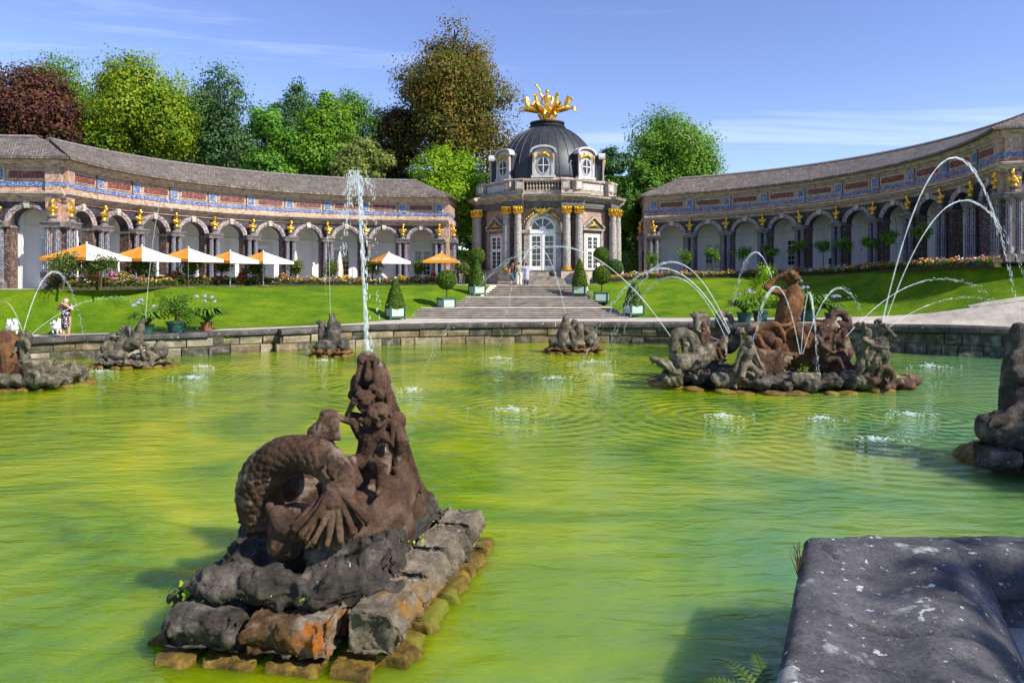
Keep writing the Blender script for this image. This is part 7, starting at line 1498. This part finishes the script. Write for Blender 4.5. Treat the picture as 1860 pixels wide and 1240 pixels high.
q = P(22, 606, 31.9); dog((q.x, q.y, 1.02), R(150), 'white fluffy dog standing at the far left on the path', True); q = P(104, 604, 32.3); dog((q.x, q.y, 1.03), R(100), 'white fluffy dog standing close behind the woman in the dotted dress', False)

# ---------------------------------------------------------------- water jets and splashes
def jet(label, s, a, e, r=.022, seed=0, solid=.35, drops=110, spread=.06, tail=1.0):
    solid *= .8; drops = int(drops*1.5)
    return jet_(label, s, a, e, r, seed, solid, drops, spread, tail)
def jet_(label, s, a, e, r, seed, solid, drops, spread, tail):
    """s, e: (px, py, depth) of nozzle and strike; a: (px, py) of the apex. A falling parabola in space."""
    p0, p1 = P(*s), P(*e); rg = random.Random(seed); best = .5
    for i in range(1, 200):
        t = i/200; q = p0.lerp(p1, t)
        if (q.x/q.y*FPX + 930 - a[0])*(p0.x/p0.y*FPX + 930 - a[0]) <= 0: best = t; break
    q = p0.lerp(p1, best); za = CZ + (HZ - a[1])/FPX*q.y
    A = np.array([[best**2, best], [1, 1]]); k = np.linalg.solve(A, np.array([za - p0.z, p1.z - p0.z]))
    f = lambda t: Vector((p0.x + (p1.x-p0.x)*t, p0.y + (p1.y-p0.y)*t, p0.z + k[0]*t*t + k[1]*t))
    jt = empty('water_jet', (0, 0, 0)); tag(jt, label, 'water jet', 'fountain jets')
    b = MB(); n = 60; m = int(n*solid); pts = [f(i/n) for i in range(m+1)]
    r *= .54; b.tube(pts, [r*(.7 + .6*rg.random())*(1 + .4*i/n) for i in range(m+1)], 7)
    b.build('stream', MT['jet'], jt); b = MB()
    for i in range(drops):     # the stream tears into threads and drops
        t = solid*.85 + (tail - solid*.85)*(i + rg.random())/drops; c = f(t); d = (f(min(1, t + .01)) - f(t)); L_ = d.length; d = d/L_ if L_ else Vector((0, 0, -1)); w = spread*(t - solid*.6)/(1 - solid*.6)
        c = c + Vector((rg.gauss(0, 1), rg.gauss(0, 1), rg.gauss(0, 1)))*w*.5; ln = rg.uniform(1.2, 12)*r*(1.6 - t); rr = r*rg.uniform(.3, 1.1)*(1.15 - .45*t)
        u = d.orthogonal().normalized(); v = d.cross(u); b.add([c - d*ln, c + u*rr, c + v*rr, c - u*rr, c - v*rr, c + d*ln], [(0, 2, 1), (0, 3, 2), (0, 4, 3), (0, 1, 4), (5, 1, 2), (5, 2, 3), (5, 3, 4), (5, 4, 1)])
    b.build('droplets', MT['jet'], jt)['kind'] = 'stuff'; return jt
# the tall jet of the foreground sea horse
b = MB(); rg = random.Random(5); p0 = P(668, 650, 8.86); p1 = P(650, 322, 8.7)
b.tube([p0.lerp(p1, i/30) + Vector((rg.gauss(0, .004), 0, 0)) for i in range(31)], [.024 - .0003*i + rg.uniform(-.006, .007) for i in range(31)], 8)
jt = empty('water_jet', (0, 0, 0)); tag(jt, 'tall vertical jet from the mouth of the foreground sea horse', 'water jet', 'fountain jets')
b.build('stream', MT['jet'], jt); b = MB()
for i in range(420):
    side = rg.choice([0, 0, 1, 1, 2]); t = rg.random()
    if side == 0: c = P(640 + rg.gauss(6, 9), 310 + abs(rg.gauss(0, 26)), 8.7)
    elif side == 1: c = P(650 - 26*t**.6 + rg.gauss(0, 4), 318 + 150*t*t, 8.7)
    else: c = P(662 + 28*t**.6 + rg.gauss(0, 5), 325 + 260*t*t, 8.75)
    d = Vector((rg.gauss(0, .15), 0, -1)).normalized(); ln = rg.uniform(.006, .035); rr = rg.uniform(.004, .011); u = d.orthogonal().normalized(); v = d.cross(u)
    b.add([c - d*ln, c + u*rr, c + v*rr, c - u*rr, c - v*rr, c + d*ln], [(0, 2, 1), (0, 3, 2), (0, 4, 3), (0, 1, 4), (5, 1, 2), (5, 2, 3), (5, 3, 4), (5, 4, 1)])
for i in range(130):
    t = rg.random(); c = p0.lerp(p1, t) + Vector((rg.gauss(0.03, .02), rg.gauss(0, .02), 0)); b.ell(c, (.007, .007, .03), k=5, h=4)
b.build('droplets', MT['jet'], jt)['kind'] = 'stuff'
jet('high arching jet over the right wing, the tallest on the right', (1600, 596, 22.8), (1746, 290), (1868, 660, 27), .035, 1, .62, 160, .10)
jet('lower arching jet leaving the frame on the right', (1604, 598, 22.8), (1752, 364), (1905, 640, 26), .028, 2, .5, 150, .10)
jet('jet from the upright fish below the steps, falling to the left', (1028, 572, 33.8), (977, 447), (903, 651, 31.4), .024, 3, .55, 120, .10)
jet('wide arching jet from the left beast of the island past the pavilion door', (1222, 617, 23.6), (1008, 447), (770, 676, 27), .028, 4, .5, 190, .12)
jet('thick jet from the island towards the upper left, highest of that fan', (1326, 604, 24.2), (1196, 483), (1085, 690, 25), .026, 5, .45, 130, .16)
jet('second jet of the fan from the island towards the left', (1324, 606, 24.2), (1180, 492), (1045, 690, 25), .030, 6, .5, 130, .14)
jet('lowest jet of the fan from the island towards the left', (1322, 622, 24.0), (1200, 508), (1100, 682, 25.5), .022, 7, .45, 110, .14)
jet('jet from the island arching over the potted plants to the left', (1420, 575, 24.4), (1356, 474), (1316, 640, 27), .022, 8, .5, 120, .14)
jet('small jet from the island basin curving left', (1453, 643, 23.4), (1398, 530), (1356, 700, 22.6), .026, 9, .6, 90, .10)
jet('narrow jet from the island basin rising straight and falling right', (1455, 643, 23.4), (1468, 534), (1488, 705, 22.5), .024, 10, .5, 110, .06)
jet('jet from the island basin leaning right', (1458, 643, 23.4), (1532, 524), (1590, 640, 26), .020, 11, .4, 80, .14, .8)
jet('thin flat jet from the island towards the right lawn', (1536, 612, 23.5), (1690, 508), (1860, 600, 29), .020, 12, .4, 90, .14, .75)
jet('low broken jet skimming towards the right bank', (1612, 596, 22.6), (1745, 540), (1900, 600, 27), .016, 13, .3, 80, .14, .8)
jet('short jet from the winged stone horse, rising in front of the arcade', (264, 580, 28.7), (320, 428), (345, 690, 26), .020, 14, .42, 60, .06, .62)
jet('jet from the left edge group arching over the lawn', (36, 628, 23.4), (112, 500), (160, 640, 27), .020, 15, .55, 100, .10)
jet('thin jet from the left edge group sloping up to the right', (22, 640, 23.4), (210, 540), (330, 600, 30), .014, 16, .45, 80, .16, .8)
jet('thin jet at the left frame edge curving to the left', (44, 612, 23.6), (20, 556), (-40, 640, 25), .013, 17, .4, 50, .1)
jet('thin upright jet from the small dolphin islet', (600, 577, 32.5), (603, 430), (590, 652, 31), .018, 18, .46, 50, .05)
def splash(i, px, py, s):
    d = CZ*FPX/(py - HZ); o = P(px, py, d); rg = random.Random(300+i); b = MB()
    ex, sk = rg.uniform(1.1, 2.0), rg.uniform(-.3, .3)
    for k in range(int(rg.uniform(90, 150)*s)):
        a, r_ = rg.uniform(0, 6.28), abs(rg.gauss(0, .24))*s; h = abs(rg.gauss(0, .045))*s*math.exp(-r_*2.5); q = rg.uniform(.006, .022)
        b.ell((r_*math.cos(a)*ex + sk*r_, r_*math.sin(a)*.9, h + .003), (q*rg.uniform(1.2, 2.6), q*1.3, q*.5), k=5, h=4)
    for k in range(rg.randint(2, 5)): a = rg.uniform(0, 6.28); b.limb([(0, 0, 0), (math.cos(a)*.16*s, math.sin(a)*.1, rg.uniform(.04, .15)*s)], [.022, .005], 5)
    x = empty('water_splash', (o.x, o.y, 0.0)); b.build('droplets', MT['jet'], x)['kind'] = 'stuff'; return x
names = ['in open water left of the island, the largest', 'in the middle distance below the steps', 'just left of the stone fish islet reflections', 'below the left potted plants, farther of a pair', 'below the left potted plants, nearer of a pair', 'in front of the island at its left', 'in front of the island at its middle', 'in front of the island at its right', 'nearest to the camera of those before the island', 'just right of the sea horse muzzle', 'where the jet of the fish islet comes down', 'between the fish islet and the island', 'close to the right-hand wall', 'at the foot of the winged horse islet', 'at the foot of the dolphin islet', 'between the left edge group and the winged horse islet']
for i, (px, py, s) in enumerate(((935, 745, 1.2), (1005, 687, 1.2), (1075, 658, 1.2), (365, 666, 1.0), (350, 686, 1.2), (1310, 757, .9), (1490, 761, .9), (1655, 753, .9), (1585, 799, 1.0), (750, 709, 1.2), (903, 651, 1.2), (1105, 681, .9), (1690, 666, 1.6), (180, 675, .9), (590, 655, 1.0), (130, 671, .8))):
    o = splash(i, px, py, s); tag(o, 'white splash ' + names[i], 'splash', 'splashes where jets strike the pool')
